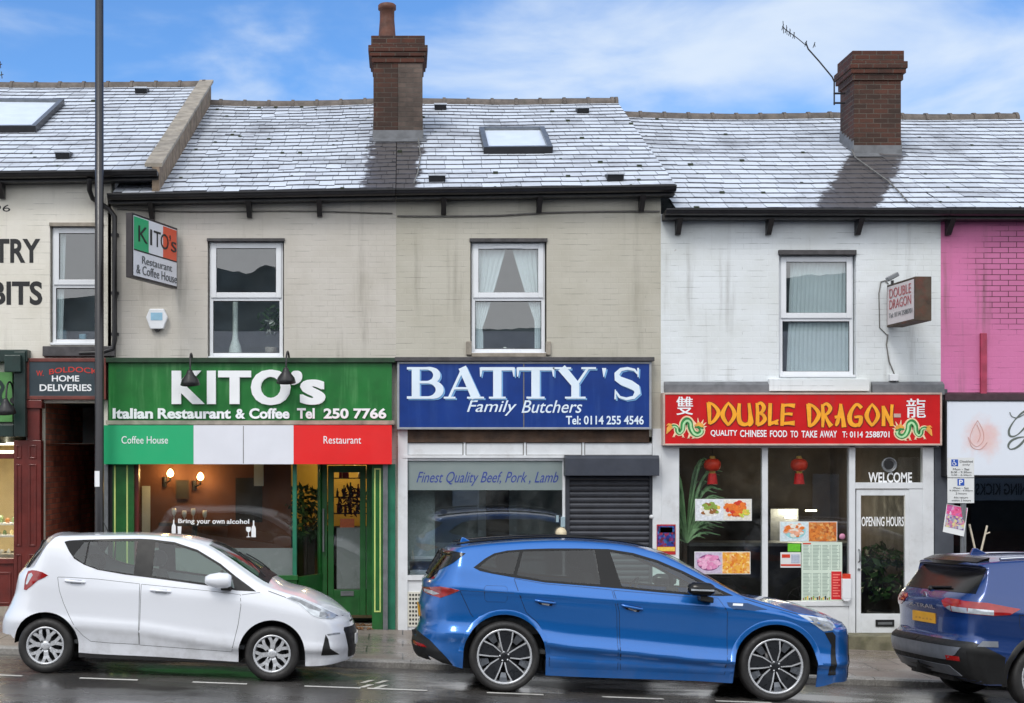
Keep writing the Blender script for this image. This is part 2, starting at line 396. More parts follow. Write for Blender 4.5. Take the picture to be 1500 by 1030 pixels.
# ------------------------------------------------------------------ ground, road, kerb, markings
def wet_mat(name, c1, c2, rlo, rhi, bs=90, bk=0.5, slabs=None):
    t = NT(name)
    n1 = t.noise(0.9, 7, 0.65); n2 = t.noise(45, 5, 0.7)
    c = t.mix(t.rng(n1, 0.3, 0.7), lin(*c1), lin(*c2))
    c = t.mix(t.rng(n2, 0.42, 0.72, 0, 0.7), c, tuple(x*1.7 for x in lin(*c2)[:3]) + (1,))
    wet = t.rng(t.noise(0.55, 5, 0.6, t.mapping((1, 1.9, 1))), 0.36, 0.6)
    r = t.math('ADD', t.math('MULTIPLY', wet, rhi - rlo), rlo)
    h = t.math('MULTIPLY', t.noise(bs, 4, 0.6), t.math('ADD', t.math('MULTIPLY', wet, 0.9), 0.12))
    nm = t.bump(h, bk, 0.004)
    if slabs:
        br = t.n('ShaderNodeTexBrick'); t.l(t.coord(), br.inputs['Vector']); br.inputs['Scale'].default_value = 1
        br.inputs['Brick Width'].default_value = slabs[0]; br.inputs['Row Height'].default_value = slabs[1]; br.inputs['Mortar Size'].default_value = 0.008
        c = t.mix(br.outputs['Fac'], c, lin(34,33,33))
        nm = t.bump(t.math('SUBTRACT', 1.0, br.outputs['Fac']), 0.4, 0.005, nm)
    t.bsdf(c, r, normal=nm, spec=0.55); return t.mat
M['asphalt'] = wet_mat('wet_asphalt', (58,57,57), (84,81,78), 0.07, 0.32)
M['paving'] = wet_mat('wet_paving', (104,96,92), (128,118,111), 0.16, 0.5, slabs=(0.9, 0.6))
M['kerbstone'] = wet_mat('kerb_stone', (118,116,114), (142,139,134), 0.25, 0.6)
M['earth'] = pm('far_ground', (84,86,76), 0.85, 0.2, 0.3)
M['marking'] = pm('road_paint', (206,204,198), 0.4, 0.08, 20, dirt=0.75, dirtcol=(70,69,68))

def sheet(name, x0, x1, nx, ys, zf, mat):
    mb = MB(); xs = [x0 + (x1-x0)*i/nx for i in range(nx+1)]
    vs = [(x, y, zf(x, y)) for y in ys for x in xs]; n = nx+1
    mb.add(vs, [(j*n+i, j*n+i+1, (j+1)*n+i+1, (j+1)*n+i) for j in range(len(ys)-1) for i in range(nx)], 0)
    return tag(mb.build(name, mat), kind='structure')
mb = MB(); g = 1500
mb.add([(-g,-g,gz(-60)-3.2),(g,-g,gz(60)-3.2),(g,g,gz(60)-3.2),(-g,g,gz(-60)-3.2)], [(0,1,2,3)])
tag(mb.build('ground', M['earth']), kind='structure')
ys = [KERB_Y-0.0, KERB_Y-1.9, KERB_Y-5.0, KERB_Y-9.9][::-1]
sheet('road', -60, 60, 60, ys, roadz, M['asphalt'])
mb = MB()
xs = [-60 + 2*i for i in range(61)]
for a, b in zip(xs, xs[1:]):
    mb.add([(a,KERB_Y+0.15,gz(a)),(b,KERB_Y+0.15,gz(b)),(b,8,gz(b)),(a,8,gz(a))], [(0,1,2,3)])
tag(mb.build('pavement', M['paving']), kind='structure')
mb = MB(); x = -30.0
while x < 30:
    a, b = x+0.006, x+0.906; y0 = KERB_Y; y1 = KERB_Y+0.15
    z = lambda q: gz(q)+0.004
    mb.add([(a,y0,gz(a)-0.3),(b,y0,gz(b)-0.3),(b,y0,z(b)-0.02),(a,y0,z(a)-0.02),(a,y0+0.02,z(a)),(b,y0+0.02,z(b)),(b,y1,z(b)),(a,y1,z(a))],
           [(0,1,2,3),(3,2,5,4),(4,5,6,7),(0,3,4,7),(1,6,5,2)])
    x += 0.912
mb.add([(-60,KERB_Y+0.012,gz(-60)-0.012),(60,KERB_Y+0.012,gz(60)-0.012),(60,KERB_Y+0.16,gz(60)-0.012),(-60,KERB_Y+0.16,gz(-60)-0.012)], [(0,1,2,3)])
mb.add([(-60,KERB_Y+0.012,gz(-60)-0.3),(60,KERB_Y+0.012,gz(60)-0.3),(60,KERB_Y+0.012,gz(60)-0.012),(-60,KERB_Y+0.012,gz(-60)-0.012)], [(0,1,2,3)])
tag(mb.build('kerb', M['kerbstone']), kind='structure')
mb = MB()
def mark(x0, x1, y0, y1):
    z = lambda X, Y: roadz(X, Y) + 0.004
    n = 3
    for k in range(n):
        a = x0+(x1-x0)*k/n; b = x0+(x1-x0)*(k+1)/n
        mb.add([(a,y0,z(a,y0)),(b,y0,z(b,y0)),(b,y1,z(b,y1)),(a,y1,z(a,y1))], [(0,1,2,3)])
for px0, px1 in ((-60,33),(117,202),(282,362),(446,528),(538,626),(713,796),(882,972),(1048,1130),(1215,1300),(1390,1480)):
    d = 14.88
    mark((px0-590)/2100*d, (px1-590)/2100*d, -5.17, -5.09)
# ladder ticks between two bays
for px in (535, 556):
    for yy in (-4.55, -4.95):
        a = (px-590)/2100*15.3
        mb.add([(a-0.06,yy-0.13,roadz(a,yy-0.13)+0.004),(a+0.0,yy-0.13,roadz(a,yy-0.13)+0.004),(a+0.1,yy+0.12,roadz(a,yy+0.12)+0.004),(a+0.03,yy+0.12,roadz(a,yy+0.12)+0.004)], [(0,1,2,3)])
tag(mb.build('road_markings', M['marking']), kind='structure')

# ------------------------------------------------------------------ roofs
def slate_mat(name, frost, thr):
    t = NT(name)
    geo = t.n('ShaderNodeNewGeometry')
    c = t.mix(t.rng(geo.outputs['Random Per Island'], 0, 1, 0, 0.35, False), lin(*frost), tuple(x*0.78 for x in lin(*frost)[:3]) + (1,))
    sl = t.mix(t.noise(9, 4), lin(58,56,60), lin(92,88,88))
    c = t.mix(t.rng(t.noise(15, 8, 0.72), thr, thr+0.10), c, sl)
    c = t.mix(t.rng(t.noise(1.1, 7, 0.68), 0.46, 0.72, 0, 0.5), c, sl)
    at = t.n('ShaderNodeAttribute'); at.attribute_name = 'melt'      # bare wet slate where the frost has melted
    ml = t.rng(t.math('ADD', at.outputs['Fac'], t.math('MULTIPLY', t.math('SUBTRACT', t.noise(4.0, 8, 0.75), 0.5), 2.1)), 0.38, 0.62)
    c = t.mix(ml, c, t.mix(t.noise(4, 5), lin(70,67,68), lin(100,95,93)))
    t.bsdf(c, t.math('SUBTRACT', 0.62, t.math('MULTIPLY', ml, 0.22)), spec=0.4, normal=t.bump(t.noise(60, 4), 0.35, 0.004)); return t.mat
M['frost_a'] = slate_mat('frosted_slate', (206,213,224), 0.635)
M['frost_b'] = slate_mat('thin_frost_slate', (194,200,210), 0.60)
M['frost_c'] = slate_mat('patchy_frost_slate', (190,196,206), 0.55)
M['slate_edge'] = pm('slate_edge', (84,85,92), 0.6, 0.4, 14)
M['slate_wet'] = pm('wet_bare_slate', (84,80,80), 0.38, 0.3, 5, bump=0.3)
M['ridge'] = pm('ridge_tile', (96,88,82), 0.7, 0.3, 6, bump=0.5, dirt=0.5, dirtcol=(60,66,44))
M['moss'] = pm('moss', (52,58,44), 0.9, 0.3, 20)
M['under'] = pm('roof_underlay', (44,42,44), 0.8, 0.3, 5)

EAVE_Y, RIDGE_Y = -0.22, 5.16
def roof(root, x0, x1, ze0, ze1, zr0, zr1, rows=21, seed=1, jit=0.006, melt=None, sag=0.03, sw=0.25, mess=0.0, far=True, moss=0.07):
    rnd = random.Random(seed); mb = MB()
    def P(x, t, h=0.0):
        u = (x-x0)/(x1-x0); ze = ze0+(ze1-ze0)*u; zr = zr0+(zr1-zr0)*u
        zr -= sag*math.sin(math.pi*u); s = t*(RIDGE_Y-EAVE_Y)
        n = Vector((0, -(zr-ze)/(RIDGE_Y-EAVE_Y), 1)).normalized()
        wob = 0.012*mnoise.noise(Vector((x*0.9, s*0.9, seed)))
        return Vector((x, EAVE_Y+s, ze+(zr-ze)*t)) + n*(h+wob)
    dt = 1.0/rows; mel_v = []
    for i in range(rows):
        x = x0 - rnd.random()*sw
        while x < x1:
            w = sw*(0.94+0.12*rnd.random()); a, b = max(x+0.003, x0), min(x+w-0.003, x1); x += w
            if b-a < 0.012: continue
            slip = rnd.gauss(0, jit); tilt = rnd.gauss(0, jit*0.5)
            if rnd.random() < mess: slip -= 0.03+0.05*rnd.random(); tilt += rnd.gauss(0, 0.02)
            t0 = i*dt + slip/5.9; t1 = min(1.0, (i+1)*dt + 0.004); h0 = 0.017+rnd.random()*0.006
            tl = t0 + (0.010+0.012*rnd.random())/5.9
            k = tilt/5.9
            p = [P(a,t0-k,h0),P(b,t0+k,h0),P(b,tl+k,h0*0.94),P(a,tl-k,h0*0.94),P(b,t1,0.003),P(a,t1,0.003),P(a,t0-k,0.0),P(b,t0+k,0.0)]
            q = rnd.random(); m = 0 if q < 0.80 else (1 if q < 0.96 else 2)
            if rnd.random() < moss and not (melt and mel_v[-1] > 0.4):
                c_ = P(a+(b-a)*rnd.random(), t0+0.004*rnd.random(), h0*0.7); q_ = 0.010+0.018*rnd.random()**2
                mb.obox(c_, (q_*1.4,0,0), (0,q_,q_*0.4), (0,-q_*0.2,q_*0.8), 6); mel_v += [0.0]*8
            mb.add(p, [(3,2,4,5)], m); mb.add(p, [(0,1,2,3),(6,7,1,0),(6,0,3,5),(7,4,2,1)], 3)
            if melt:
                mv = [melt(q_.x, (q_.y-EAVE_Y)/(RIDGE_Y-EAVE_Y)) for q_ in p]; mel_v += mv+mv
            else: mel_v += [0.0]*16
    for j in range(10):
        a = x0+(x1-x0)*j/10; b = x0+(x1-x0)*(j+1)/10
        mb.add([P(a,0,-0.02),P(b,0,-0.02),P(b,1,-0.02),P(a,1,-0.02)], [(0,1,2,3)], 5)
    if far:   # rear slope
        zb = lambda x: P(x,1,0).z
        mb.add([(x0,RIDGE_Y,zb(x0)-0.02),(x1,RIDGE_Y,zb(x1)-0.02),(x1,RIDGE_Y+5.1,ze1),(x0,RIDGE_Y+5.1,ze0)], [(0,1,2,3)], 1)
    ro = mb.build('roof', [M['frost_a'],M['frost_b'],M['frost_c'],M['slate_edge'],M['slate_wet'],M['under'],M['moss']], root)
    ro.data.attributes.new('melt', 'FLOAT', 'POINT').data.foreach_set('value', mel_v+[0.0]*(len(mb.v)-len(mel_v)))
    rb = MB(); x = x0
    while x < x1-0.05:
        b = min(x+0.42, x1); z = P(x,1,0.0).z; z2 = P(b,1,0).z
        pr = []
        for q, r in ((x, 0.135), (b-0.05, 0.13), (b-0.05, 0.15), (b, 0.15)):
            zz = z+(z2-z)*(q-x)/0.42
            pr.append([(q, RIDGE_Y - r*1.15*math.cos(th), zz - 0.055 + r*math.sin(th)) for th in [math.pi*k/8 for k in range(9)]])
        vs = [v for q in pr for v in q]
        rb.add(vs, [(a*9+k, a*9+k+1, (a+1)*9+k+1, (a+1)*9+k) for a in range(3) for k in range(8)], 0, False)
        rb.poly(pr[3]); rb.poly(pr[0][::-1])
        x = b
    rb.build('ridge_tiles', M['ridge'], root, recalc=True)
    return P
def roof_at(P, px, py):
    """point of a roof slope seen at a measured picture position: returns (x, t)"""
    lo, hi = -0.05, 1.05
    for _ in range(40):
        t = (lo+hi)/2; Y = EAVE_Y + t*(RIDGE_Y-EAVE_Y); p = P(FX(px,Y), t)
        if p.z < FZ(py, p.y): lo = t
        else: hi = t
    Y = EAVE_Y + t*(RIDGE_Y-EAVE_Y); return FX(px, Y), t
def vent(root, P, px, py, w=0.2, h=0.1):
    x, t = roof_at(P, px, py); mb = MB(); dt = 0.2/5.9
    a, b, c, d = P(x-w/2,t-dt*0.5,0.02), P(x+w/2,t-dt*0.5,0.02), P(x+w/2,t-dt*0.5,0.02+h), P(x-w/2,t-dt*0.5,0.02+h)
    e, f = P(x+w/2,t+dt,0.03), P(x-w/2,t+dt,0.03)
    mb.add([a,b,c,d,e,f], [(0,1,2,3),(1,4,2),(0,3,5)], 0); mb.add([d,c,e,f], [(0,1,2,3)], 1)
    c2 = (Vector(c)-Vector(d)).normalized()*0.012; up = Vector((0,0,0.012)); 
    mb.obox((Vector(c)+Vector(d))/2, Vector((w/2+0.012,0,0)), Vector((0,0.02,0)), up, 1)
    mb.build('roof_vent', [M['black_plastic'], M['frost_b']], root)
def skylight(root, P, px0, px1, py0, py1, frame_mat):
    xa, t1 = roof_at(P, (px0+px1)/2, py0); xb, t0 = roof_at(P, (px0+px1)/2, py1)
    Ym = EAVE_Y+(t0+t1)/2*(RIDGE_Y-EAVE_Y); x0, x1 = FX(px0, Ym), FX(px1, Ym)
    mb = MB(); h = 0.12; fr = 0.075
    def ring(ta, tb, xa_, xb_, hh): return [P(xa_,ta,hh),P(xb_,ta,hh),P(xb_,tb,hh),P(xa_,tb,hh)]
    ft = fr/5.9
    o0 = ring(t0,t1,x0,x1,0.0); o1 = ring(t0,t1,x0,x1,h); i1 = ring(t0+ft,t1-ft,x0+fr,x1-fr,h); i0 = ring(t0+ft,t1-ft,x0+fr,x1-fr,h-0.05)
    for k in range(4):
        q = (k+1)%4
        mb.add([o0[k],o0[q],o1[q],o1[k]], [(0,1,2,3)], 1); mb.add([o1[k],o1[q],i1[q],i1[k]], [(0,1,2,3)], 0); mb.add([i1[k],i1[q],i0[q],i0[k]], [(0,1,2,3)], 0)
    s = mb.build('skylight', [frame_mat, M['black_metal']], root)
    pb = MB(); pb.poly(ring(t0+ft,t1-ft,x0+fr,x1-fr,h-0.045)); pb.build('pane', M['frost_pane'], s, off=parent_off(root))
M['frost_pane'] = pm('frosted_pane', (212,222,236), 0.35, 0.04, 4, spec=0.6)
def gutter(root, x0, x1, z0, z1, brackets=(), Y=-0.30):
    mb = MB(); n = 9
    for k, (q, z) in enumerate(((x0,z0),(x1,z1))): pass
    pr = []
    for q, z in ((x0,z0),(x1,z1)):
        pr.append([(q, Y-0.065*math.cos(th), z-0.07*math.sin(th)) for th in [math.pi*k/8 for k in range(9)]])
    mb.add(pr[0]+pr[1], [(k,k+1,9+k+1,9+k) for k in range(8)], 0, True)
    mb.poly(pr[0][::-1]); mb.poly(pr[1])
    for q, z, m in ((x0,z0,1),(x1,z1,1)): pass
    # lip and fascia board behind
    mb.obox(((x0+x1)/2, Y-0.068, (z0+z1)/2+0.004), ((x1-x0)/2,0,(z1-z0)/2), (0,0.008,0), (0,0,0.01))
    g = mb.build('gutter', M['black_metal'], root, recalc=True)
    fb = MB(); fb.obox(((x0+x1)/2, -0.115, (z0+z1)/2-0.06), ((x1-x0)/2,0,(z1-z0)/2), (0,0.11,0), (0,0,0.045)); fb.build('eaves_board', M['black_metal'], root)
    for b in brackets:
        bx = FX(b, -0.1); z = z0+(z1-z0)*(bx-x0)/(x1-x0)-0.1
        m = MB(); m.prism([(-0.26,z),(-0.012,z),(-0.012,z-0.2),(-0.07,z-0.2)], 0, 1)
        m.v = [(bx-0.035+0.07*p[1], p[0], p[2]) for p in m.v]
        m.build('gutter_bracket', M['black_metal'], root, recalc=True)

# ------------------------------------------------------------------ walls and windows
def wall(mb, x0, x1, z0, z1, y0, y1, openings, mi=0, mr=0):
    xs = sorted({x0, x1, *[o[0] for o in openings], *[o[1] for o in openings]}); zs = sorted({z0, z1, *[o[2] for o in openings], *[o[3] for o in openings]})
    for a, b in zip(xs, xs[1:]):
        for c, d in zip(zs, zs[1:]):
            if any(o[0] <= (a+b)/2 <= o[1] and o[2] <= (c+d)/2 <= o[3] for o in openings): continue
            mb.add([(a,y0,c),(b,y0,c),(b,y0,d),(a,y0,d)], [(0,1,2,3)], mi); mb.add([(a,y1,c),(b,y1,c),(b,y1,d),(a,y1,d)], [(3,2,1,0)], mr)
    for a, b, c, d in openings:
        mb.add([(a,y0,c),(b,y0,c),(b,y1,c),(a,y1,c)], [(0,1,2,3)], mi); mb.add([(a,y0,d),(b,y0,d),(b,y1,d),(a,y1,d)], [(3,2,1,0)], mi)
        mb.add([(a,y0,c),(a,y1,c),(a,y1,d),(a,y0,d)], [(0,1,2,3)], mi); mb.add([(b,y0,c),(b,y1,c),(b,y1,d),(b,y0,d)], [(3,2,1,0)], mi)
    mb.add([(x0,y0,z1),(x1,y0,z1),(x1,y1,z1),(x0,y1,z1)], [(0,1,2,3)], mi)
    mb.add([(x0,y0,z0),(x0,y1,z0),(x0,y1,z1),(x0,y0,z1)], [(3,2,1,0)], mi); mb.add([(x1,y0,z0),(x1,y1,z0),(x1,y1,z1),(x1,y0,z1)], [(0,1,2,3)], mi)
def frame(mb, x0, x1, z0, z1, y0, y1, w, mi=0, wt=None, wb=None):
    wt = w if wt is None else wt; wb = w if wb is None else wb
    mb.box(x0, x0+w, y0, y1, z0, z1, mi); mb.box(x1-w, x1, y0, y1, z0, z1, mi)
    mb.box(x0+w, x1-w, y0, y1, z1-wt, z1, mi); mb.box(x0+w, x1-w, y0, y1, z0, z0+wb, mi)
def room(root, x0, x1, z0, z1, y0, y1, mats, name='interior'):
    """inward-facing box: floor, ceiling, back, sides"""
    mb = MB()
    v = [(x0,y0,z0),(x1,y0,z0),(x1,y1,z0),(x0,y1,z0),(x0,y0,z1),(x1,y0,z1),(x1,y1,z1),(x0,y1,z1)]
    mb.add(v, [(0,1,2,3)], 1); mb.add(v, [(7,6,5,4)], 2); mb.add(v, [(3,2,6,7),(0,3,7,4),(1,5,6,2)], 0)
    return mb.build(name, mats, root)
WY = 0.07
def sash(root, x0, x1, z0, z1, zs, vent_grille=False):
    """uPVC window: outer frame, opening upper light standing proud, fixed lower light"""
    mb = MB(); frame(mb, x0, x1, z0, z1, WY, WY+0.07, 0.05)
    mb.box(x0+0.05, x1-0.05, WY, WY+0.07, zs-0.03, zs+0.035)
    frame(mb, x0+0.022, x1-0.022, zs+0.012, z1-0.02, WY-0.022, WY-0.001, 0.075)
    if vent_grille: mb.box((x0+x1)/2-0.2, (x0+x1)/2+0.2, WY-0.034, WY-0.023, z1-0.085, z1-0.05)
    mb.box(x0-0.01, x1+0.01, -0.02, WY-0.002, z0-0.035, z0-0.001)
    w = mb.build('window', M['upvc'], root, bevel=0.006)
    po = parent_off(root)
    g = MB(); g.box(x0+0.09, x1-0.09, WY+0.01, WY+0.016, zs+0.08, z1-0.09); g.box(x0+0.045, x1-0.045, WY+0.03, WY+0.036, z0+0.045, zs-0.025)
    g.build('pane', M['glass'], w, off=po)
    gs = MB()   # black seals
    frame(gs, x0+0.093, x1-0.093, zs+0.083, z1-0.091, WY-0.004, WY+0.009, 0.008); frame(gs, x0+0.049, x1-0.049, z0+0.049, zs-0.031, WY+0.018, WY+0.029, 0.008)
    gs.build('seal', M['black_plastic'], w, off=po)
    return w

# ------------------------------------------------------------------ the terrace of houses
def pbox(mb, px0, px1, py0, py1, Y0, Y1, mi=0):   # box whose front face (at Y0) has the measured outline
    return mb.box(FX(px0,Y0), FX(px1,Y0), Y0, Y1, FZ(py1,Y0), FZ(py0,Y0), mi)
XP = [FX(-170), FX(163), FX(580), FX(968), FX(1378), FX(1720)]      # party lines
M['w_cream'] = painted_brick('cream_painted_brick', (229,225,215), 0.34, grime=0.22)
M['w_beige'] = painted_brick('beige_painted_brick', (201,196,188), 0.38, grime=0.22)
M['w_taupe'] = painted_brick('taupe_painted_brick', (192,188,176), 0.42, grime=0.18)
M['w_white'] = painted_brick('white_painted_brick', (226,231,234), 0.42, grime=0.20, flake_amt=0.2)
M['w_pink'] = painted_brick('pink_painted_brick', (212,122,170), 0.45, flake=(120,62,80), grime=0.3, bare=(-0.55, 5.25, 0.8, 0.85, (70,32,44)))
M['brick'] = raw_brick('red_brick', (88,54,43), (60,42,36))
M['brick_dk'] = raw_brick('sooty_brick', (92,52,40), (62,38,32))
M['brick_gy'] = raw_brick('grey_brick', (112,96,88), (92,80,74), (96,90,84))
M['room_tile'] = pm('room_tiles', (150,150,146), 0.4, 0.1, 3)
M['plinth'] = pm('rendered_plinth', (120,116,108), 0.75, 0.25, 4, bump=0.4, dirt=0.6)

def house(label, k, wallmat, openings, ztop, rear=True):
    x0, x1 = XP[k], XP[k+1]; xm = (x0+x1)/2
    root = thing('terraced_house', (xm, 0, gz(xm)), label, 'house')
    mb = MB(); wall(mb, x0, x1, gz(xm)-0.5, ztop, 0.0, 0.25, openings, 0, 1)
    mb.box(x0, x1, 10.0, 10.2, gz(xm)-0.5, ztop, 0)
    mb.box(x0+0.001, x0+0.05, 0.26, 9.99, gz(xm)-0.5, ztop-0.1, 1); mb.box(x1-0.05, x1-0.001, 0.26, 9.99, gz(xm)-0.5, ztop-0.1, 1)
    mb.build('wall', [wallmat, M['room_grey']], root)
    return root
def op(px0, px1, py0, py1): return (FX(px0), FX(px1), FZ(py1), FZ(py0))
def zg(py, Y=-0.3): return FZ(py, Y)

# ---- left: cream house
left = house('cream painted house with black lettering TRY and BITS, left end of the terrace', 0, M['w_cream'],
    [op(73,150,329,506), op(-150,38,640,880), op(60,148,590,960)], zg(252)-0.02)
P_left = roof(left, FX(-170), -3.43, zg(253), zg(248), FZ(127,RIDGE_Y)+0.0, FZ(127,RIDGE_Y)+0.03, rows=23, seed=3, jit=0.004, sag=0.02)
gutter(left, FX(-170,-0.3), FX(231,-0.3), zg(257), zg(251), (-60, 2))
# verge with coping, standing above the neighbour's roof
mb = MB()
for j in range(9):
    ta, tb = j/9, (j+1)/9-0.004
    a, b = P_left(-3.43, ta, 0), P_left(-3.43, tb, 0)
    for zo0, zo1, xa, xb, mi in ((-0.32, 0.05, -3.46, -3.36, 0), (0.05, 0.10, -3.56, -3.32, 1)):
        vs = [(xa,a.y,a.z+zo0),(xb,a.y,a.z+zo0),(xb,b.y,b.z+zo0),(xa,b.y,b.z+zo0),(xa,a.y,a.z+zo1),(xb,a.y,a.z+zo1),(xb,b.y,b.z+zo1),(xa,b.y,b.z+zo1)]
        mb.add(vs, [(0,3,2,1),(4,5,6,7),(0,1,5,4),(1,2,6,5),(2,3,7,6),(3,0,4,7)], mi)
M['moss_brick'] = pm('mossy_verge', (128,112,96), 0.85, 0.3, 7, bump=0.6, dirt=0.8, dirtcol=(86,92,56))
mb.build('verge', [M['moss_brick'], M['stone_lt']], left)
vent(left, P_left, 208, 137); vent(left, P_left, 94, 232)
skylight(left, P_left, -45, 75, 155, 196, M['grey_metal'])
room(left, FX(-20), FX(155), 2.6, 6.0, 0.25, 2.6, [M['room_grey']]*3)
sash(left, FX(75), FX(148), FZ(502), FZ(331), FZ(418))
mb = MB(); pbox(mb, 62, 168, 507, 522, -0.09, 0.06); mb.build('window_sill', M['stone_dark'], left, bevel=0.01)
mb = MB(); pbox(mb, 72, 151, 326, 331, -0.03, 0.03); mb.build('lintel_trim', M['stone_lt'], left)
mb = MB(); x = FX(168,-0.06); z0 = FZ(300,-0.06)
mb.tube([(FX(131,-0.3),-0.3,zg(262)),(FX(131,-0.28),-0.28,zg(278)),(FX(135,-0.1),-0.08,FZ(292)),(FX(160,-0.07),-0.07,FZ(308)),(x,-0.07,FZ(318)),(x,-0.07,FZ(500)),(x-0.02,-0.07,FZ(512)),(FX(150),-0.07,FZ(517)),(FX(118),-0.07,FZ(518))], 0.036, 10)
for py in (345, 430, 490): mb.box(x-0.05, x+0.05, -0.07, 0.0, FZ(py)-0.02, FZ(py)+0.02)
mb.build('downpipe', M['black_metal'], left)
for s, a, b, c, d in (('TRY', -9, 59, 350, 385), ('BITS', -14, 62, 412, 447)): ptext(s, a, b, c, d, -0.004, M['txt_black'], left, bold=0.03, name='wall_lettering', depth=0.003)
ptext('96', -10, 15, 300, 310, -0.004, M['txt_black'], left, bold=0.0, name='wall_lettering', depth=0.003)
# shop front of oxblood timber, lit window, entry passage
M['oxblood'] = pm('oxblood_paint', (98,34,28), 0.38, 0.22, 5, coat=0.2, dirt=0.25, dirtcol=(50,20,18))
M['darkgreen'] = pm('dark_green_paint', (24,46,42), 0.4, 0.2, 6)
mb = MB()
pbox(mb, 20, 60, 645, 905, -0.10, 0.06); pbox(mb, 40, 58, 588, 645, -0.10, 0.06)
pbox(mb, 38, 61, 586, 598, -0.14, 0.05)
for a, b in ((23,31), (42,53)):
    for c, d in ((652,672), (680,800), (812,880)): frame(mb, FX(a,-0.11), FX(b,-0.11), FZ(d,-0.11), FZ(c,-0.11), -0.115, -0.10, 0.02)
pbox(mb, -170, 20, 824, 905, -0.06, 0.06); pbox(mb, -170, 20, 818, 826, -0.10, 0.05)
for a, b in ((-60,-10), (-8,16)): frame(mb, FX(a,-0.07), FX(b,-0.07), FZ(885,-0.07), FZ(838,-0.07), -0.075, -0.06, 0.025)
pbox(mb, -170, 20, 664, 672, -0.05, 0.05)
mb.build('shop_front', M['oxblood'], left, bevel=0.006)
mb = MB(); pbox(mb, -170, 64, 889, 1000, -0.13, 0.04); mb.build('plinth', M['stone_lt'], left)
g = MB(); pbox(g, -160, 20, 640, 820, 0.0, 0.008); g.build('shop_window', M['shopglass'], left)
mb = MB(); pbox(mb, 20, 37, 515, 640, -0.22, 0.0); pbox(mb, 6, 30, 520, 545, -0.30, -0.22); pbox(mb, -170, 20, 622, 640, -0.14, 0.0); pbox(mb, -170, 40, 512, 530, -0.19, 0.0); mb.build('fascia_end', M['darkgreen'], left, bevel=0.01)
M['room_cream'] = pm('room_cream', (206,190,156), 0.8, 0.1, 2)
xg = FX(40)
room(left, FX(-160), FX(36), gz(-6)+0.1, FZ(640)+0.1, 0.27, 3.2, [M['room_cream'], M['room_grey'], M['room_cream']], 'shop_interior')
# passage: brick side walls, dark end
mb = MB(); x0, x1, zb, zt = FX(60), FX(148), gz(-4.6), FZ(588)
mb.add([(x0,0.26,zb-0.3),(x0,9,zb-0.3),(x0,9,zt),(x0,0.26,zt)], [(0,1,2,3)], 0); mb.add([(x1,0.26,zb-0.3),(x1,9,zb-0.3),(x1,9,zt),(x1,0.26,zt)], [(3,2,1,0)], 0)
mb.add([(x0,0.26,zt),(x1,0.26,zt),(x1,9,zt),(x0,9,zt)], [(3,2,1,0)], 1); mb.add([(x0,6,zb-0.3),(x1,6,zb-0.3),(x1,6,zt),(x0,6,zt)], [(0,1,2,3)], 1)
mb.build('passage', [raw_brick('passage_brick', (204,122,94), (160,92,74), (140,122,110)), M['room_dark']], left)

# ---- beige house over the Italian restaurant
kito = house('beige house with old uneven slate roof over the green fronted Italian restaurant', 1, M['w_beige'],
    [op(304,416,350,526), op(158,566,625,945)], zg(281)-0.05)
def melt1(x, t):
    px = 590 + x*2100/(20+EAVE_Y+t*5.38)
    a, b = 545-26*max(0, 0.5-t), 617
    return max(0, min(1, 0.5+(px-a)/26))*max(0, min(1, 0.5+(b-px)/14))*max(0, min(1, (0.60-t)/0.05))
P_kito = roof(kito, -4.0, XP[2]-0.005, zg(282), zg(275), FZ(151,RIDGE_Y), FZ(150,RIDGE_Y), rows=24, seed=11, jit=0.012, melt=melt1, sag=0.05, sw=0.23, mess=0.10)
gutter(kito, FX(158,-0.3), XP[2]-0.005, zg(286), zg(279), (222, 365, 468))
room(kito, FX(200), FX(560), 2.6, 5.9, 0.25, 2.4, [M['room_grey'], M['room_dark'], M['room_grey']])
sash(kito, FX(306), FX(414), FZ(522), FZ(353), FZ(437))
mb = MB(); pbox(mb, 303, 417, 349, 353, -0.035, 0.05); mb.build('lintel_trim', M['stone_dark'], kito)
mb = MB(); pts = []
for i in range(41):
    u = i/40; px = 172+(575-172)*u; pts.append((FX(px), -0.02-0.004*math.sin(9*u), FZ(307+9*u+1.5*math.sin(7*u)-4*u*u)))
mb.tube(pts, 0.009, 6); mb.build('wall_cable', M['cable'], kito)
M['kgreen'] = pm('green_paint', (30,92,40), 0.35, 0.18, 5, coat=0.3, dirt=0.15, dirtcol=(16,48,24))
M['kteal'] = pm('teal_paint', (34,110,84), 0.4, 0.15, 5)
M['kline'] = pm('lime_trim', (190,206,120), 0.5, 0.1, 6)
mb = MB()
pbox(mb, 165, 196, 680, 945, -0.09, 0.10, 0)                       # left pilaster
for a in (167, 185): pbox(mb, a, a+2.4, 682, 940, -0.096, -0.09, 2)
pbox(mb, 150, 158, 680, 945, -0.12, -0.02, 3); pbox(mb, 158, 165, 680, 945, -0.06, 0.1, 4)
pbox(mb, 196, 203, 680, 945, -0.02, 0.10, 5)
pbox(mb, 545, 561, 680, 945, -0.09, 0.7, 0)                        # right pilaster
frame(mb, FX(548,-0.1), FX(558,-0.1), FZ(897,-0.1), FZ(686,-0.1), -0.098, -0.09, 0.02, 2)
pbox(mb, 561, 568, 680, 945, -0.12, 0.0, 3); pbox(mb, 568, 579, 680, 945, -0.05, 0.0, 6)
pbox(mb, 203, 434, 848, 945, -0.02, 0.10, 0); pbox(mb, 200, 436, 843, 850, -0.06, 0.05, 0)   # stall riser, sill
pbox(mb, 428.5, 434.5, 680, 848, -0.03, 0.05, 6)                   # corner post
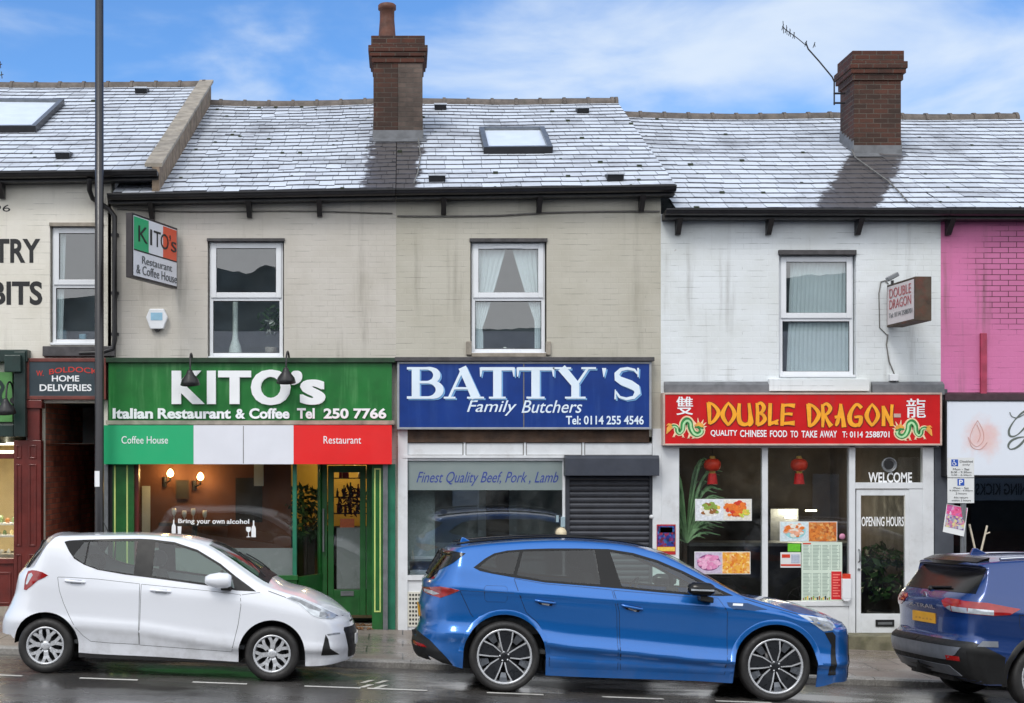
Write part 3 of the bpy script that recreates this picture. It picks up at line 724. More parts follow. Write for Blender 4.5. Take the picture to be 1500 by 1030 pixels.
mb.build('shop_front', [M['kgreen'], M['kgreen'], M['kline'], M['grey_metal'], M['black_plastic'], M['oxblood'], M['kteal']], kito, bevel=0.005)
g = MB(); pbox(g, 203, 429, 676, 844, 0.01, 0.018); g.build('shop_window', M['shopglass'], kito)
M['frosted'] = pm('frosted_film', (150,154,156), 0.25, 0.06, 3, spec=0.6)
fb = MB(); pbox(fb, 203, 429, 803, 844, 0.024, 0.030); fb.build('frosted_film', M['frosted'], kito)
# angled return glass from the corner post back to the door, then the recessed door
xa, ya, xb, yb = FX(434), 0.04, FX(470,0.62), 0.62
rg = MB(); nvec = Vector((yb-ya, -(xb-xa), 0)).normalized()*0.006
def retq(mb, zlo, zhi, mi, s0=0.0, s1=1.0, th=1.0):
    a = Vector((xa+(xb-xa)*s0, ya+(yb-ya)*s0, 0)); b = Vector((xa+(xb-xa)*s1, ya+(yb-ya)*s1, 0))
    mb.obox((a+b)/2+Vector((0,0,(zlo+zhi)/2)), (b-a)/2, nvec*th, Vector((0,0,(zhi-zlo)/2)), mi)
retq(rg, FZ(848,0.3), FZ(676,0.3), 0); rg.build('return_window', M['shopglass'], kito)
rb = MB(); retq(rb, gz(-1.3)-0.2, FZ(850,0.3), 0, th=4); retq(rb, FZ(850,0.3), FZ(843,0.3), 0, th=6); retq(rb, FZ(850,0.3), FZ(676,0.3), 0, 0.92, 1.0, 4)
rb.build('return_riser', M['kgreen'], kito)
DY = 0.62; dr = MB(); dx0, dx1 = FX(470,DY), FX(546,DY); dz0, dz1 = FZ(905,DY), FZ(683,DY)
frame(dr, dx0, dx1, dz0-0.05, FZ(672,DY), DY, DY+0.12, 0.09)
lx0, lx1, lz0, lz1 = dx0+0.10, dx1-0.10, dz0, FZ(682,DY)
frame(dr, lx0, lx1, lz0, lz1, DY+0.02, DY+0.07, 0.085, 0, 0.10, FZ(864,DY)-lz0)
door = dr.build('door', M['kgreen'], kito, bevel=0.005); po = parent_off(kito)
g = MB(); g.box(lx0+0.085, lx1-0.085, DY+0.04, DY+0.046, FZ(864,DY), lz1-0.10); g.build('door_glass', M['shopglass'], door, off=po)
g = MB(); g.box(FX(493,DY), FX(539,DY), DY+0.05, DY+0.054, FZ(863,DY), FZ(773,DY)); g.build('frosted_film', M['frosted'], door, off=po)
g = MB(); g.box(FX(499,DY), FX(518,DY), DY+0.005, DY+0.02, FZ(873,DY), FZ(866,DY)); frame(g, FX(501,DY), FX(516,DY), FZ(872,DY), FZ(867,DY), DY-0.002, DY+0.004, 0.012); g.build('letter_box', M['grey_metal'], door, off=po)
g = MB(); hx = FX(474,DY)
g.cyl((hx,DY-0.05,FZ(808,DY)), (hx,DY-0.05,FZ(745,DY)), 0.016); g.cyl((hx,DY-0.05,FZ(800,DY)), (hx,DY+0.02,FZ(800,DY)), 0.012); g.cyl((hx,DY-0.05,FZ(752,DY)), (hx,DY+0.02,FZ(752,DY)), 0.012)
g.build('handle', M['grey_metal'], door, off=po)
st = MB(); st.box(FX(440), FX(546), -0.02, DY+0.2, gz(-1)-0.3, FZ(908,DY)-0.02); st.build('door_step', M['stone_lt'], kito)
M['room_rust'] = pm('room_rust', (112,70,50), 0.75, 0.2, 1.2)
M['room_yellow'] = pm('room_yellow', (226,186,84), 0.75, 0.12, 2)
M['floor_wood'] = pm('floor_wood', (86,58,38), 0.45, 0.3, 3)
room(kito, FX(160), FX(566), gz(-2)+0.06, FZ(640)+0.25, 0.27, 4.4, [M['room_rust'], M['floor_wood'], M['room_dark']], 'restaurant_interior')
mb = MB(); mb.box(-1.9, -0.2, 4.05, 4.35, FZ(800), FZ(640)); mb.build('yellow_alcove', M['room_yellow'], kito)
mb = MB()   # dark picture and inner doorway on the back wall
mb.box(-2.62, -2.35, 2.9, 2.93, 1.75, 2.35); mb.box(-1.95, -1.5, 4.3, 4.38, 0.3, 2.15); mb.build('inner_doorway', M['dark_wood'], kito)

# ---- taupe house over the butcher's
batty = house('taupe house with tidy slates and one skylight over the blue signed butchers', 2, M['w_taupe'],
    [op(689,801,350,520), op(590,958,640,945)], zg(275)-0.05)
P_batty = roof(batty, XP[2]+0.005, FX(985), zg(276), zg(270), FZ(150,RIDGE_Y), FZ(150,RIDGE_Y), rows=22, seed=5, jit=0.0035, melt=melt1, sag=0.02, sw=0.27)
gutter(batty, XP[2]+0.005, FX(990,-0.3), zg(279), zg(273.5), (650, 790, 940))
for a in ((645,161),(853,166),(640,266),(900,264)): vent(batty, P_batty, *a, w=0.23 if a[1] > 200 else 0.2)
skylight(batty, P_batty, 705, 803, 197, 227, M['grey_metal'])
room(batty, FX(600), FX(950), 2.6, 5.9, 0.25, 2.4, [M['room_grey'], M['room_dark'], M['room_grey']])
sash(batty, FX(691), FX(799), FZ(516), FZ(354), FZ(437), True)
mb = MB(); pbox(mb, 688, 802, 349, 354, -0.03, 0.05); mb.build('lintel_trim', M['stone_dark'], batty)
mb = MB(); pbox(mb, 683, 691, 500, 520, -0.05, 0.04); pbox(mb, 800, 807, 500, 520, -0.05, 0.04); pbox(mb, 691, 800, 517, 523, -0.07, 0.04); mb.build('window_sill', M['stone_lt'], batty, bevel=0.008)
mb = MB(); pts = []
for i in range(31):
    u = i/30; px = 582+(966-582)*u; pts.append((FX(px), -0.02, FZ(317-4.5*u+1.2*math.sin(6*u)-(2 if u > .4 else 0)*min(1,(u-.4)*6))))
mb.tube(pts, 0.013, 6); mb.build('wall_cable', M['cable'], batty)
mb = MB()
pbox(mb, 583, 597, 628, 945, -0.06, 0.06, 0); pbox(mb, 956, 969, 628, 945, -0.05, 0.06, 0)
pbox(mb, 597, 955, 648, 668, -0.02, 0.08, 0)
for a in (679, 767.5, 853):
    pbox(mb, a, a+3, 648, 668, -0.035, -0.02, 0); pbox(mb, a-1.6, a, 649, 667, -0.022, -0.02, 1); pbox(mb, a+3, a+4.2, 649, 667, -0.022, -0.02, 1)
pbox(mb, 590, 832, 667, 671, -0.07, 0.06, 0); pbox(mb, 597, 830, 671, 675, -0.03, 0.06, 0)
pbox(mb, 597, 830, 843, 850, -0.06, 0.06, 0); pbox(mb, 597, 830, 850, 945, -0.03, 0.10, 0)
pbox(mb, 824, 831, 675, 843, -0.02, 0.06, 0)
pbox(mb, 597, 955, 666.2, 667.6, -0.0225, -0.02, 1); pbox(mb, 597, 955, 648, 649.5, -0.0225, -0.02, 1)
mb.build('shop_front', [M['white_paint'], M['cable']], batty, bevel=0.005)
mb = MB(); pbox(mb, 590, 951, 628, 648, -0.05, 0.06); mb.build('timber_board', M['timber'], batty)
g = MB(); pbox(g, 597, 824, 675, 843, 0.0, 0.008); g.build('shop_window', glass('butcher_glass', (0.84,0.88,0.88), 2.5, smear=0.06), batty)
t = NT('etched_film'); q_ = t.bsdf(t.mix(t.rng(t.noise(3, 5), 0.3, 0.7), lin(146,160,160), lin(156,168,167)), 0.3); r_ = t.n('ShaderNodeBsdfTranslucent'); r_.inputs['Color'].default_value = lin(190,204,204)
x_ = t.n('ShaderNodeMixShader'); x_.inputs[0].default_value = 0.25; t.l(q_.outputs[0], x_.inputs[1]); t.l(r_.outputs[0], x_.inputs[2]); t.l(x_.outputs[0], t.out.inputs['Surface']); M['film_grey'] = t.mat
g = MB(); pbox(g, 598, 824, 676, 718, -0.006, -0.001); film = g.build('etched_film', M['film_grey'], batty)
M['txt_navy'] = pm('navy_letters', (56,74,150), 0.5, 0.08, 6)
ptext('Finest Quality Beef, Pork , Lamb', 610, 818, 691, 712, -0.010, M['txt_navy'], film, shear=0.42)
# perforated vent panel in the riser
mb = MB(); pbox(mb, 597, 617, 867, 918, -0.045, -0.03, 0)
for i in range(4):
    for j in range(8): pbox(mb, 599.5+4.4*i, 602+4.4*i, 870+6*j, 873+6*j, -0.049, -0.0451, 1)
mb.build('vent_panel', [pm('vent_cream', (214,212,200), 0.5, 0.05, 6), M['black_plastic']], batty)
# roller shutter: housing, guide rails, curtain of slats
M['shutter'] = pm('shutter_steel', (66,68,74), 0.35, 0.12, 5, metal=0.4, dirt=0.3)
M['shutter_box'] = pm('shutter_housing', (64,68,78), 0.4, 0.1, 4, metal=0.2, dirt=0.25)
mb = MB(); pr = []
x0, x1, z0 = FX(834), FX(952), gz(2.8)-0.05; z = FZ(696)
while z > z0:
    for dz, y in ((0.0,0.0),(-0.008,-0.012),(-0.03,-0.019),(-0.052,-0.019),(-0.068,-0.010),(-0.075,0.0)): pr.append((z+dz, y))
    z -= 0.078
vs = [(x, 0.02+y, zz) for zz, y in pr for x in (x0, x1)]
mb.add(vs, [(2*i+2, 2*i+3, 2*i+1, 2*i) for i in range(len(pr)-1)], 0, False)
sh = mb.build('roller_shutter', M['shutter'], batty); po = parent_off(batty)
g = MB(); g.prism([(-0.24,FZ(697,-0.24)),(0.02,FZ(697,-0.24)),(0.02,FZ(667,-0.24)),(-0.20,FZ(667,-0.24)),(-0.24,FZ(671,-0.24))], 0, 1)
g.v = [(FX(828,-0.24) + (FX(966,-0.24)-FX(828,-0.24))*p[1], p[0], p[2]) for p in g.v]; g.build('shutter_housing', M['shutter_box'], sh, off=po, bevel=0.006, recalc=True)
g = MB(); pbox(g, 828, 834.5, 697, 945, -0.035, 0.05); pbox(g, 951.5, 958, 697, 945, -0.035, 0.05); g.build('guide_rail', M['shutter'], sh, off=po, bevel=0.004)
g = MB(); g.lathe([(0,-0.03),(0.025,-0.025),(0.03,0.0)], (FX(953.5), -0.036, FZ(757)), (0,1,0), 14); g.build('lock', M['white_paint'], sh, off=po)
room(batty, FX(592), FX(950), gz(2)+0.1, FZ(640)+0.2, 0.27, 2.0, [M['room_grey'], M['room_tile'], M['room_grey']], 'shop_interior')
mb = MB(); mb.box(1.15, 1.75, 1.88, 1.98, 0.3, 2.2); mb.build('inner_doorway', M['white_paint'], batty)
mb = MB(); mb.box(1.27, 1.62, 1.85, 1.875, 0.9, 2.1); mb.build('inner_door_pane', M['timber'], batty)

# ---- white house over the takeaway
dragon = house('white painted house with brick chimney over the red signed Chinese takeaway', 3, M['w_white'],
    [op(1141,1254,368,553), op(992,1368,655,950)], zg(303)-0.05)
def melt2(x, t):
    px = 590 + x*2100/(20+EAVE_Y+t*5.38); u = t/0.5
    a, b = 1196+46*u, 1288+36*u
    return max(0, min(1, 0.5+(px-a)/30))*max(0, min(1, 0.5+(b-px)/26))*max(0, min(1, (0.60-t)/0.05))
P_drag = roof(dragon, FX(985)+0.005, XP[4]-0.003, zg(305), zg(304), FZ(169,RIDGE_Y), FZ(171,RIDGE_Y), rows=22, seed=8, jit=0.005, melt=melt2, sag=0.04, sw=0.26)
gutter(dragon, FX(975,-0.3), XP[4]-0.003, zg(308), zg(308.5), (994, 1127, 1258))
room(dragon, FX(1100), FX(1300), 2.6, 5.6, 0.25, 2.4, [M['room_grey']]*3)
sash(dragon, FX(1143), FX(1252), FZ(549), FZ(373), FZ(467))
mb = MB(); pbox(mb, 1141, 1255, 366, 373, -0.045, 0.05); mb.build('lintel_trim', M['stone_dark'], dragon, bevel=0.006)
mb = MB(); pbox(mb, 1127, 1274, 555, 573, -0.10, 0.04); mb.build('window_sill', M['w_white'], dragon, bevel=0.008)
mb = MB(); mb.obox((FX(1050),-0.03,FZ(568)), (FX(1127)/2-FX(972)/2,0,0), (0,0.05,0.03), (0,0.003,0.07)); mb.build('lead_flashing', M['lead'], dragon); mb = MB(); mb.obox((FX(1328),-0.03,FZ(568)), (FX(1380)/2-FX(1275)/2,0,0), (0,0.05,0.03), (0,0.003,0.07)); mb.build('lead_flashing', M['lead'], dragon)
mb = MB()
pbox(mb, 969, 995, 652, 950, -0.05, 0.10, 0); pbox(mb, 1116.5, 1125, 655, 885, -0.02, 0.06, 0)
pbox(mb, 995, 1245, 651, 656, -0.04, 0.06, 0); pbox(mb, 995, 1245, 881, 888, -0.05, 0.06, 0); pbox(mb, 995, 1245, 888, 950, -0.03, 0.10, 0)
pbox(mb, 1244, 1253, 655, 950, -0.05, 0.06, 0); pbox(mb, 1352, 1368, 655, 950, -0.05, 0.06, 0)
pbox(mb, 1253, 1352, 651, 656, -0.04, 0.06, 0); pbox(mb, 1253, 1352, 707, 716, -0.05, 0.06, 0); pbox(mb, 1332, 1352, 716, 945, -0.04, 0.06, 0)
mb.build('shop_front', M['white_paint'], dragon, bevel=0.005)
g = MB(); pbox(g, 995, 1117, 656, 882, 0.0, 0.008); pbox(g, 1125, 1244, 656, 882, 0.0, 0.008); g.build('shop_window', M['shopglass'], dragon)
g = MB(); pbox(g, 1253, 1352, 656, 707, 0.0, 0.008); fan = g.build('transom_light', M['shopglass'], dragon)
ptext('WELCOME', 1272, 1336, 692, 707, -0.006, M['txt_white'], fan, bold=0.02)
g = MB(); g.lathe([(0.062,0.0),(0.085,-0.015),(0.09,-0.03),(0.105,-0.03),(0.108,0.0)], (FX(1302),-0.002,FZ(681)), (0,1,0), 24, 0); g.lathe([(0.0,-0.004),(0.08,-0.004)], (FX(1302),-0.002,FZ(681)), (0,1,0), 24, 1); g.build('round_vent', [M['grey_metal'], M['black_plastic']], fan, off=parent_off(dragon))
dd = MB(); x0, x1, z0, z1 = FX(1253.5), FX(1331.5), FZ(931), FZ(717)
frame(dd, x0, x1, z0, z1, -0.03, 0.03, 0.065, 0, 0.085, FZ(899)-z0); door = dd.build('door', M['white_paint'], dragon, bevel=0.005); po = parent_off(dragon)
g = MB(); g.box(x0+0.065, x1-0.04, 0.0, 0.008, FZ(899), z1-0.085); dg_ = g.build('door_glass', M['shopglass'], door, off=po)
ptext('OPENING HOURS', 1262, 1324, 757, 771, -0.008, M['txt_white'], door, bold=0.015)
g = MB(); pbox(g, 1283, 1310, 908, 918, -0.045, -0.03, 0); pbox(g, 1286, 1307, 911.5, 915, -0.048, -0.045, 1); g.build('letter_box', [M['black_plastic'], M['grey_metal']], door, off=po)
g = MB(); hx = FX(1257); g.tube([(hx,-0.03,FZ(805)),(hx,-0.08,FZ(807)),(hx,-0.08,FZ(821)),(hx,-0.03,FZ(823))], 0.011, 8); g.cyl((hx,-0.03,FZ(834)), (hx,-0.045,FZ(834)), 0.018); g.build('handle', M['grey_metal'], door, off=po)
mb = MB(); pbox(mb, 1225, 1372, 932, 990, -0.42, -0.031); mb.build('door_step', pm('mossy_concrete', (112,108,88), 0.8, 0.3, 6, bump=0.5, dirt=0.7, dirtcol=(82,88,48)), dragon, bevel=0.012)
M['passage_brick'] = raw_brick('passage_brick', (150,82,62), (112,62,50), (100,88,80))
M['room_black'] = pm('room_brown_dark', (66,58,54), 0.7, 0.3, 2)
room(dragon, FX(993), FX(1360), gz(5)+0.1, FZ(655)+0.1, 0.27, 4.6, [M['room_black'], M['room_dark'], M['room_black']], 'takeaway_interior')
# wall cables, socket box and rust run below the projecting sign
mb = MB(); pbox(mb, 1304, 1316, 548, 558, -0.06, 0.0); mb.build('junction_box', M['white_paint'], dragon, bevel=0.006)
mb = MB()
mb.tube([(FX(a),-0.012,FZ(b)) for a, b in ((1310,549),(1302,530),(1298,505),(1300,490))], 0.009, 6)
mb.tube([(FX(a),-0.012,FZ(b)) for a, b in ((1300,492),(1288,480),(1287,430),(1290,413),(1296,411),(1301,416))], 0.007, 6)
mb.tube([(FX(a),-0.02-0.002*i,FZ(b)) for i, (a, b) in enumerate(((1306,558),(1304,566),(1296,572),(1280,574)))], 0.008, 6)
mb.tube([(FX(a),-0.02-0.002*i,FZ(b)) for i, (a, b) in enumerate(((1314,558),(1322,566),(1335,573),(1345,576)))], 0.007, 6)
mb.build('wall_cable', M['cable'], dragon)

# ---- right: pink house
pink = house('pink painted brick house with opened joints, right end of the terrace', 4, M['w_pink'],
    [op(1392,1715,690,950)], zg(303)-0.05)
P_pink = roof(pink, XP[4]+0.003, XP[5], zg(304), zg(305), FZ(171,RIDGE_Y), FZ(173,RIDGE_Y), rows=22, seed=9, jit=0.005, melt=melt2, sag=0.02, sw=0.26)
gutter(pink, XP[4]+0.003, XP[5], zg(308.5), zg(309), (1391, 1530))
M['old_red'] = pm('old_red_paint', (168,58,86), 0.6, 0.25, 5, dirt=0.4, dirtcol=(96,40,50))
mb = MB(); pbox(mb, 1437, 1446, 488, 586, -0.05, 0.0); mb.build('boxed_pipe', M['old_red'], pink, bevel=0.006)
mb = MB(); mb.obox((FX(1550),-0.03,FZ(581)), (FX(1720)/2-FX(1382)/2,0,0), (0,0.06,0.02), (0,0.003,0.05)); mb.build('lead_flashing', pm('sooty_flashing', (60,40,48), 0.7, 0.3, 6, bump=0.4), pink)
M['slate_grey'] = pm('slate_grey_paint', (74,78,86), 0.45, 0.1, 5, dirt=0.2)
mb = MB(); pbox(mb, 1369, 1397, 655, 950, -0.04, 0.06); pbox(mb, 1397, 1720, 886, 950, -0.03, 0.06); pbox(mb, 1397, 1720, 690, 700, -0.03, 0.06); pbox(mb, 1550, 1556, 700, 886, -0.02, 0.05); pbox(mb, 1377, 1388, 570, 655, -0.04, 0.0); mb.build('shop_front', M['slate_grey'], pink, bevel=0.005)
g = MB(); pbox(g, 1397, 1720, 700, 886, 0.0, 0.008); g.build('shop_window', glass('pink_shop_glass', (0.8,0.82,0.82), 2.6), pink)
room(pink, FX(1393), FX(1715), gz(8)+0.1, FZ(690)+0.1, 0.27, 4.2, [M['room_black'], M['room_dark'], M['room_black']], 'shop_interior')

# ---- chimneys
def chimney(root, x0, x1, yf, yb, zb, zs, ztop, pot=None, flare=0.05, split=1.0):
    mb = MB(); xs_ = x0+(x1-x0)*split; mb.box(x0, xs_, yf, yb, zb-1.2, zs, 0)
    if split < 1: mb.box(xs_, x1, yf, yb, zb-1.2, zs, 2)
    H = ztop - zs
    for f, a, b in ((0.35, 0.0, 0.22), (0.75, 0.22, 0.38), (1.0, 0.38, 0.62), (0.45, 0.62, 1.0)):
        e = flare*f*1.6; mb.box(x0-e, x1+e, yf-e, yb+e, zs+H*a+0.001, zs+H*b, 1)
    ch = mb.build('chimney', [M['brick'], M['brick_dk'], M['brick_gy']], root, bevel=0.008)
    po = parent_off(root)
    fl = MB()
    fl.box(x0-0.012, x1+0.012, yf-0.014, yf-0.001, zb-0.05, zb+0.14)
    fl.obox(((x0+x1)/2, yf-0.10, zb-0.03), ((x1-x0)/2+0.06,0,0), (0,0.12,0.055), (0,-0.003,0.006))
    n = 6
    for side, xx in ((-1, x0), (1, x1)):
        for k in range(n):
            ya = yf + (yb-yf)*k/n; y2 = yf+(yb-yf)*(k+1)/n; zz = zb + (ya-yf)*0.47
            fl.box(xx-0.012 if side < 0 else xx+0.001, xx-0.001 if side < 0 else xx+0.012, ya, y2, zz-0.05, zz+0.22)
    fl.build('flashing', M['lead'], ch, off=po)
    if pot:
        cx, zt = pot; cy = (yf+yb)/2; b = ztop
        p = MB(); h = zt-b
        p.lathe([(0.24,-0.02),(0.22,0.05),(0.15,0.07)], (cx,cy,b), (0,0,1), 16, 1)
        p.lathe([(0.145,0.0),(0.14,h*0.15),(0.118,h*0.6),(0.118,h*0.84),(0.145,h*0.87),(0.145,h*0.97),(0.125,h),(0.09,h),(0.09,h*0.7)], (cx,cy,b), (0,0,1), 20, 0)
        p.build('chimney_pot', [pm('terracotta_pot', (98,60,46), 0.65, 0.25, 8, dirt=0.5, dirtcol=(50,44,40)), M['stone_dark']], ch, off=po)
    return ch
xm, t = roof_at(P_batty, 620, 205); yf = EAVE_Y+t*(RIDGE_Y-EAVE_Y)
chimney(batty, FX(547,yf), FX(619,yf), yf, yf+0.85, FZ(204,yf), FZ(92,yf), FZ(53,yf), (FX(567,yf+.4), FZ(6,yf+.4)), split=0.5)
xm, t = roof_at(P_drag, 1290, 226); yf2 = EAVE_Y+t*(RIDGE_Y-EAVE_Y)
chim2 = chimney(dragon, FX(1251,yf2), FX(1320,yf2), yf2, yf2+0.72, FZ(226,yf2), FZ(118,yf2), FZ(75,yf2))
mb = MB()   # cables lying on the slates below the chimneys
pts = [P_drag(*roof_at(P_drag, a, b), 0.05) for a, b in ((1243,215),(1252,235),(1275,252),(1300,270),(1318,288),(1328,300))]
mb.tube(pts, 0.012, 6); mb.build('roof_cable', M['cable'], dragon)
mb = MB(); pts = [P_batty(*roof_at(P_batty, a, b), 0.05) for a, b in ((613,208),(616,235),(612,258),(606,274))]
mb.tube(pts, 0.010, 6); mb.build('roof_cable', M['cable'], batty)

# ---- the terrace across the street, behind the camera (the shop windows mirror it)
OY = -29.0
opp = thing('brick_terrace', (4, OY, gz(4)-0.1), 'red brick terrace across the street mirrored in the shop windows', 'house')
mb = MB(); mb.box(-34, 44, OY-8, OY, -1.8, 4.9, 0); mb.build('wall', M['brick'], opp)
mb = MB(); mb.add([(-34,OY+0.3,4.85),(44,OY+0.3,4.85),(44,OY-4,7.0),(-34,OY-4,7.0)], [(3,2,1,0)]); mb.add([(-34,OY-8,4.85),(44,OY-8,4.85),(44,OY-4,7.0),(-34,OY-4,7.0)], [(0,1,2,3)]); mb.build('roof', M['frost_c'], opp)
x = -33.0; k = 0
while x < 42:
    mb = MB(); mb.box(x, x+0.95, OY+0.003, OY+0.03, 2.9, 4.3, 0); mb.box(x+0.07, x+0.88, OY+0.031, OY+0.036, 2.97, 4.23, 1); mb.build('window', [M['upvc'], M['black_plastic']], opp)
    mb = MB(); mb.box(x-0.9, x+1.7, OY+0.003, OY+0.05, gz(x)+0.55, gz(x)+2.3, 0); mb.box(x+1.9, x+2.8, OY+0.003, OY+0.05, gz(x)-0.1, gz(x)+2.2, 1); mb.build('shop_window', [M['black_plastic'], [M['oxblood'], M['slate_grey'], M['white_paint']][k%3]], opp)
    x += 4.1; k += 1
hx = lambda px, Yh: (px-590)/2100*(20-Yh)
mb = MB(); Yh = -320; prof_h = [(-900,470),(-200,462),(20,452),(75,440),(140,436),(250,414),(318,395),(345,400),(362,402),(392,390),(420,398),(500,425),(600,468),(700,484),(800,482),(900,455),(1050,425),(1143,410),(1200,404),(1253,400),(1400,420),(1700,440),(2300,470)]
rnd_ = random.Random(3); cols_ = []
for i in range(321):
    px = -900+3200*i/320
    for (a, c), (b, d) in zip(prof_h, prof_h[1:]):
        if a <= px <= b: u_ = (px-a)/(b-a); py = c+(d-c)*u_*u_*(3-2*u_); break
    z = CAM_H+(665-py)/2100*(20-Yh); cols_.append((hx(px, Yh), z+rnd_.random()*0.3))
vs = [(x, Yh-k*14, -8 if k < 0 else z*[0.0,0.45,0.8,1.0,0.6][k]+(rnd_.random()*0.3 if k else -6)) for k in (0,1,2,3,4) for x, z in cols_]
vs = [(x, Yh+[40,22,8,0,-60][i//321], z) for i, (x, y, z) in enumerate(vs)]
mb.add(vs, [(k*321+i+1, k*321+i, (k+1)*321+i, (k+1)*321+i+1) for k in range(4) for i in range(320)], 0)
tag(mb.build('hills', pm('wooded_hill', (122,130,126), 0.9, 0.5, 0.12)), kind='structure')  # distance haze is put into the hill's base colour
ss = thing('shop_sign', (17.5, OY, gz(18)), 'grey sign reading RUNNING KICKS across the street, mirrored in glass', 'sign')
kx0, kx1 = 590+0, 0
mb = MB(); d = 2*0.0+20-OY+0.02
ex = lambda px: (px-590)/2100*(20-OY); ez = lambda py: CAM_H+(665-py)/2100*(20-OY)
mb.box(ex(1395), ex(1640), OY+0.06, OY+0.12, ez(733), ez(700)); mb.build('board', pm('sign_grey', (150,154,160), 0.5, 0.05, 3), ss)
text('RUNNING KICKS', ex(1427), ex(1530), ez(725), ez(708), OY+0.124, M['txt_black'], ss, bold=0.02, flip=True, depth=-0.003)

# ------------------------------------------------------------------ shop signs
def board(root, px0, px1, py0, py1, Yf, thick, mat, fmat=None, fw=0.03, name='board'):
    mb = MB(); x0, x1, z0, z1 = FX(px0,Yf), FX(px1,Yf), FZ(py1,Yf), FZ(py0,Yf)
    mb.box(x0, x1, Yf, Yf+thick, z0, z1, 0)
    b = mb.build(name, mat, root)
    if fmat:
        f = MB(); frame(f, x0-fw, x1+fw, z0-fw, z1+fw, Yf-0.012, Yf+thick, fw); f.build('frame', fmat, root, bevel=0.004)
    return b
# green fascia
M['sign_green'] = pm('sign_green', (30,110,48), 0.38, 0.16, 2.2, coat=0.12, dirt=0.35, dirtcol=(24,66,34), spec=0.35, streak=(88,150,92))
kx = FX(367)
ks = thing('shop_sign', (kx, -0.12, FZ(615)), "green fascia sign with white raised letters KITO's and telephone 250 7766", 'sign')
board(ks, 159, 574, 531, 617, -0.14, 0.14, M['sign_green'])
mb = MB(); pbox(mb, 155, 579, 524, 531, -0.20, 0.0); mb.build('ledge', pm('ledge_green', (34,62,40), 0.6, 0.3, 6, bump=0.3, dirt=0.5), ks, bevel=0.006)
mb = MB(); pbox(mb, 155, 578, 616, 622, -0.17, 0.0); mb.build('lower_trim', M['stone_lt'], ks)
for s, a, b, c, d, bo in (("K", 253, 298, 543, 592, 0.03), ("I", 303, 316, 543, 592, 0.0), ("T", 321, 366, 543, 592, 0.03), ("O", 369, 424, 541.5, 593.5, 0.03), ("\u2019", 428, 441, 543, 564, 0.03), ("s", 441, 475, 556, 593, 0.03)):
    ptext(s, a, b, c, d, -0.19, M['txt_white'], ks, bold=bo, dup=0.016 if s != "I" else 0, depth=0.045)
for s, a, b, c in (("Italian", 165, 224, 598), ("Restaurant", 231, 338, 598), ("&", 345, 359, 599), ("Coffee", 365, 424, 598), ("Tel", 435, 461, 598), ("250 7766", 474, 566, 598)):
    ptext(s, a, b, c, 613.5, -0.165, M['txt_white'], ks, bold=0.035, depth=0.02)
# tricolour panel over the restaurant window
ip = thing('canopy_box', (FX(362), -0.3, FZ(680)), 'box panel in green, white and red under the green restaurant sign', 'sign panel')
cols = (('flag_green', (34,170,112)), ('flag_white', (226,228,236)), ('flag_red', (228,30,30)))
for (nm, c), (a, b) in zip(cols, ((150,283.5),(283.5,430),(430,574))):
    mb = MB(); mb.box(FX(a,-0.30)+0.0005, FX(b,-0.30)-0.0005, -0.30, -0.02, FZ(680,-0.30), FZ(623,-0.30)); mb.build('panel', pm(nm, c, 0.4, 0.03, 2, coat=0.2, dirt=0.06), ip)
mb = MB(); mb.box(FX(356,-0.3), FX(357,-0.3), -0.3025, -0.3, FZ(679,-0.3), FZ(624,-0.3)); mb.build('panel_joint', M['cable'], ip)
ptext('Coffee House', 178, 246, 639, 650, -0.305, M['txt_white'], ip); ptext('Restaurant', 474, 529, 639, 650, -0.305, M['txt_white'], ip)

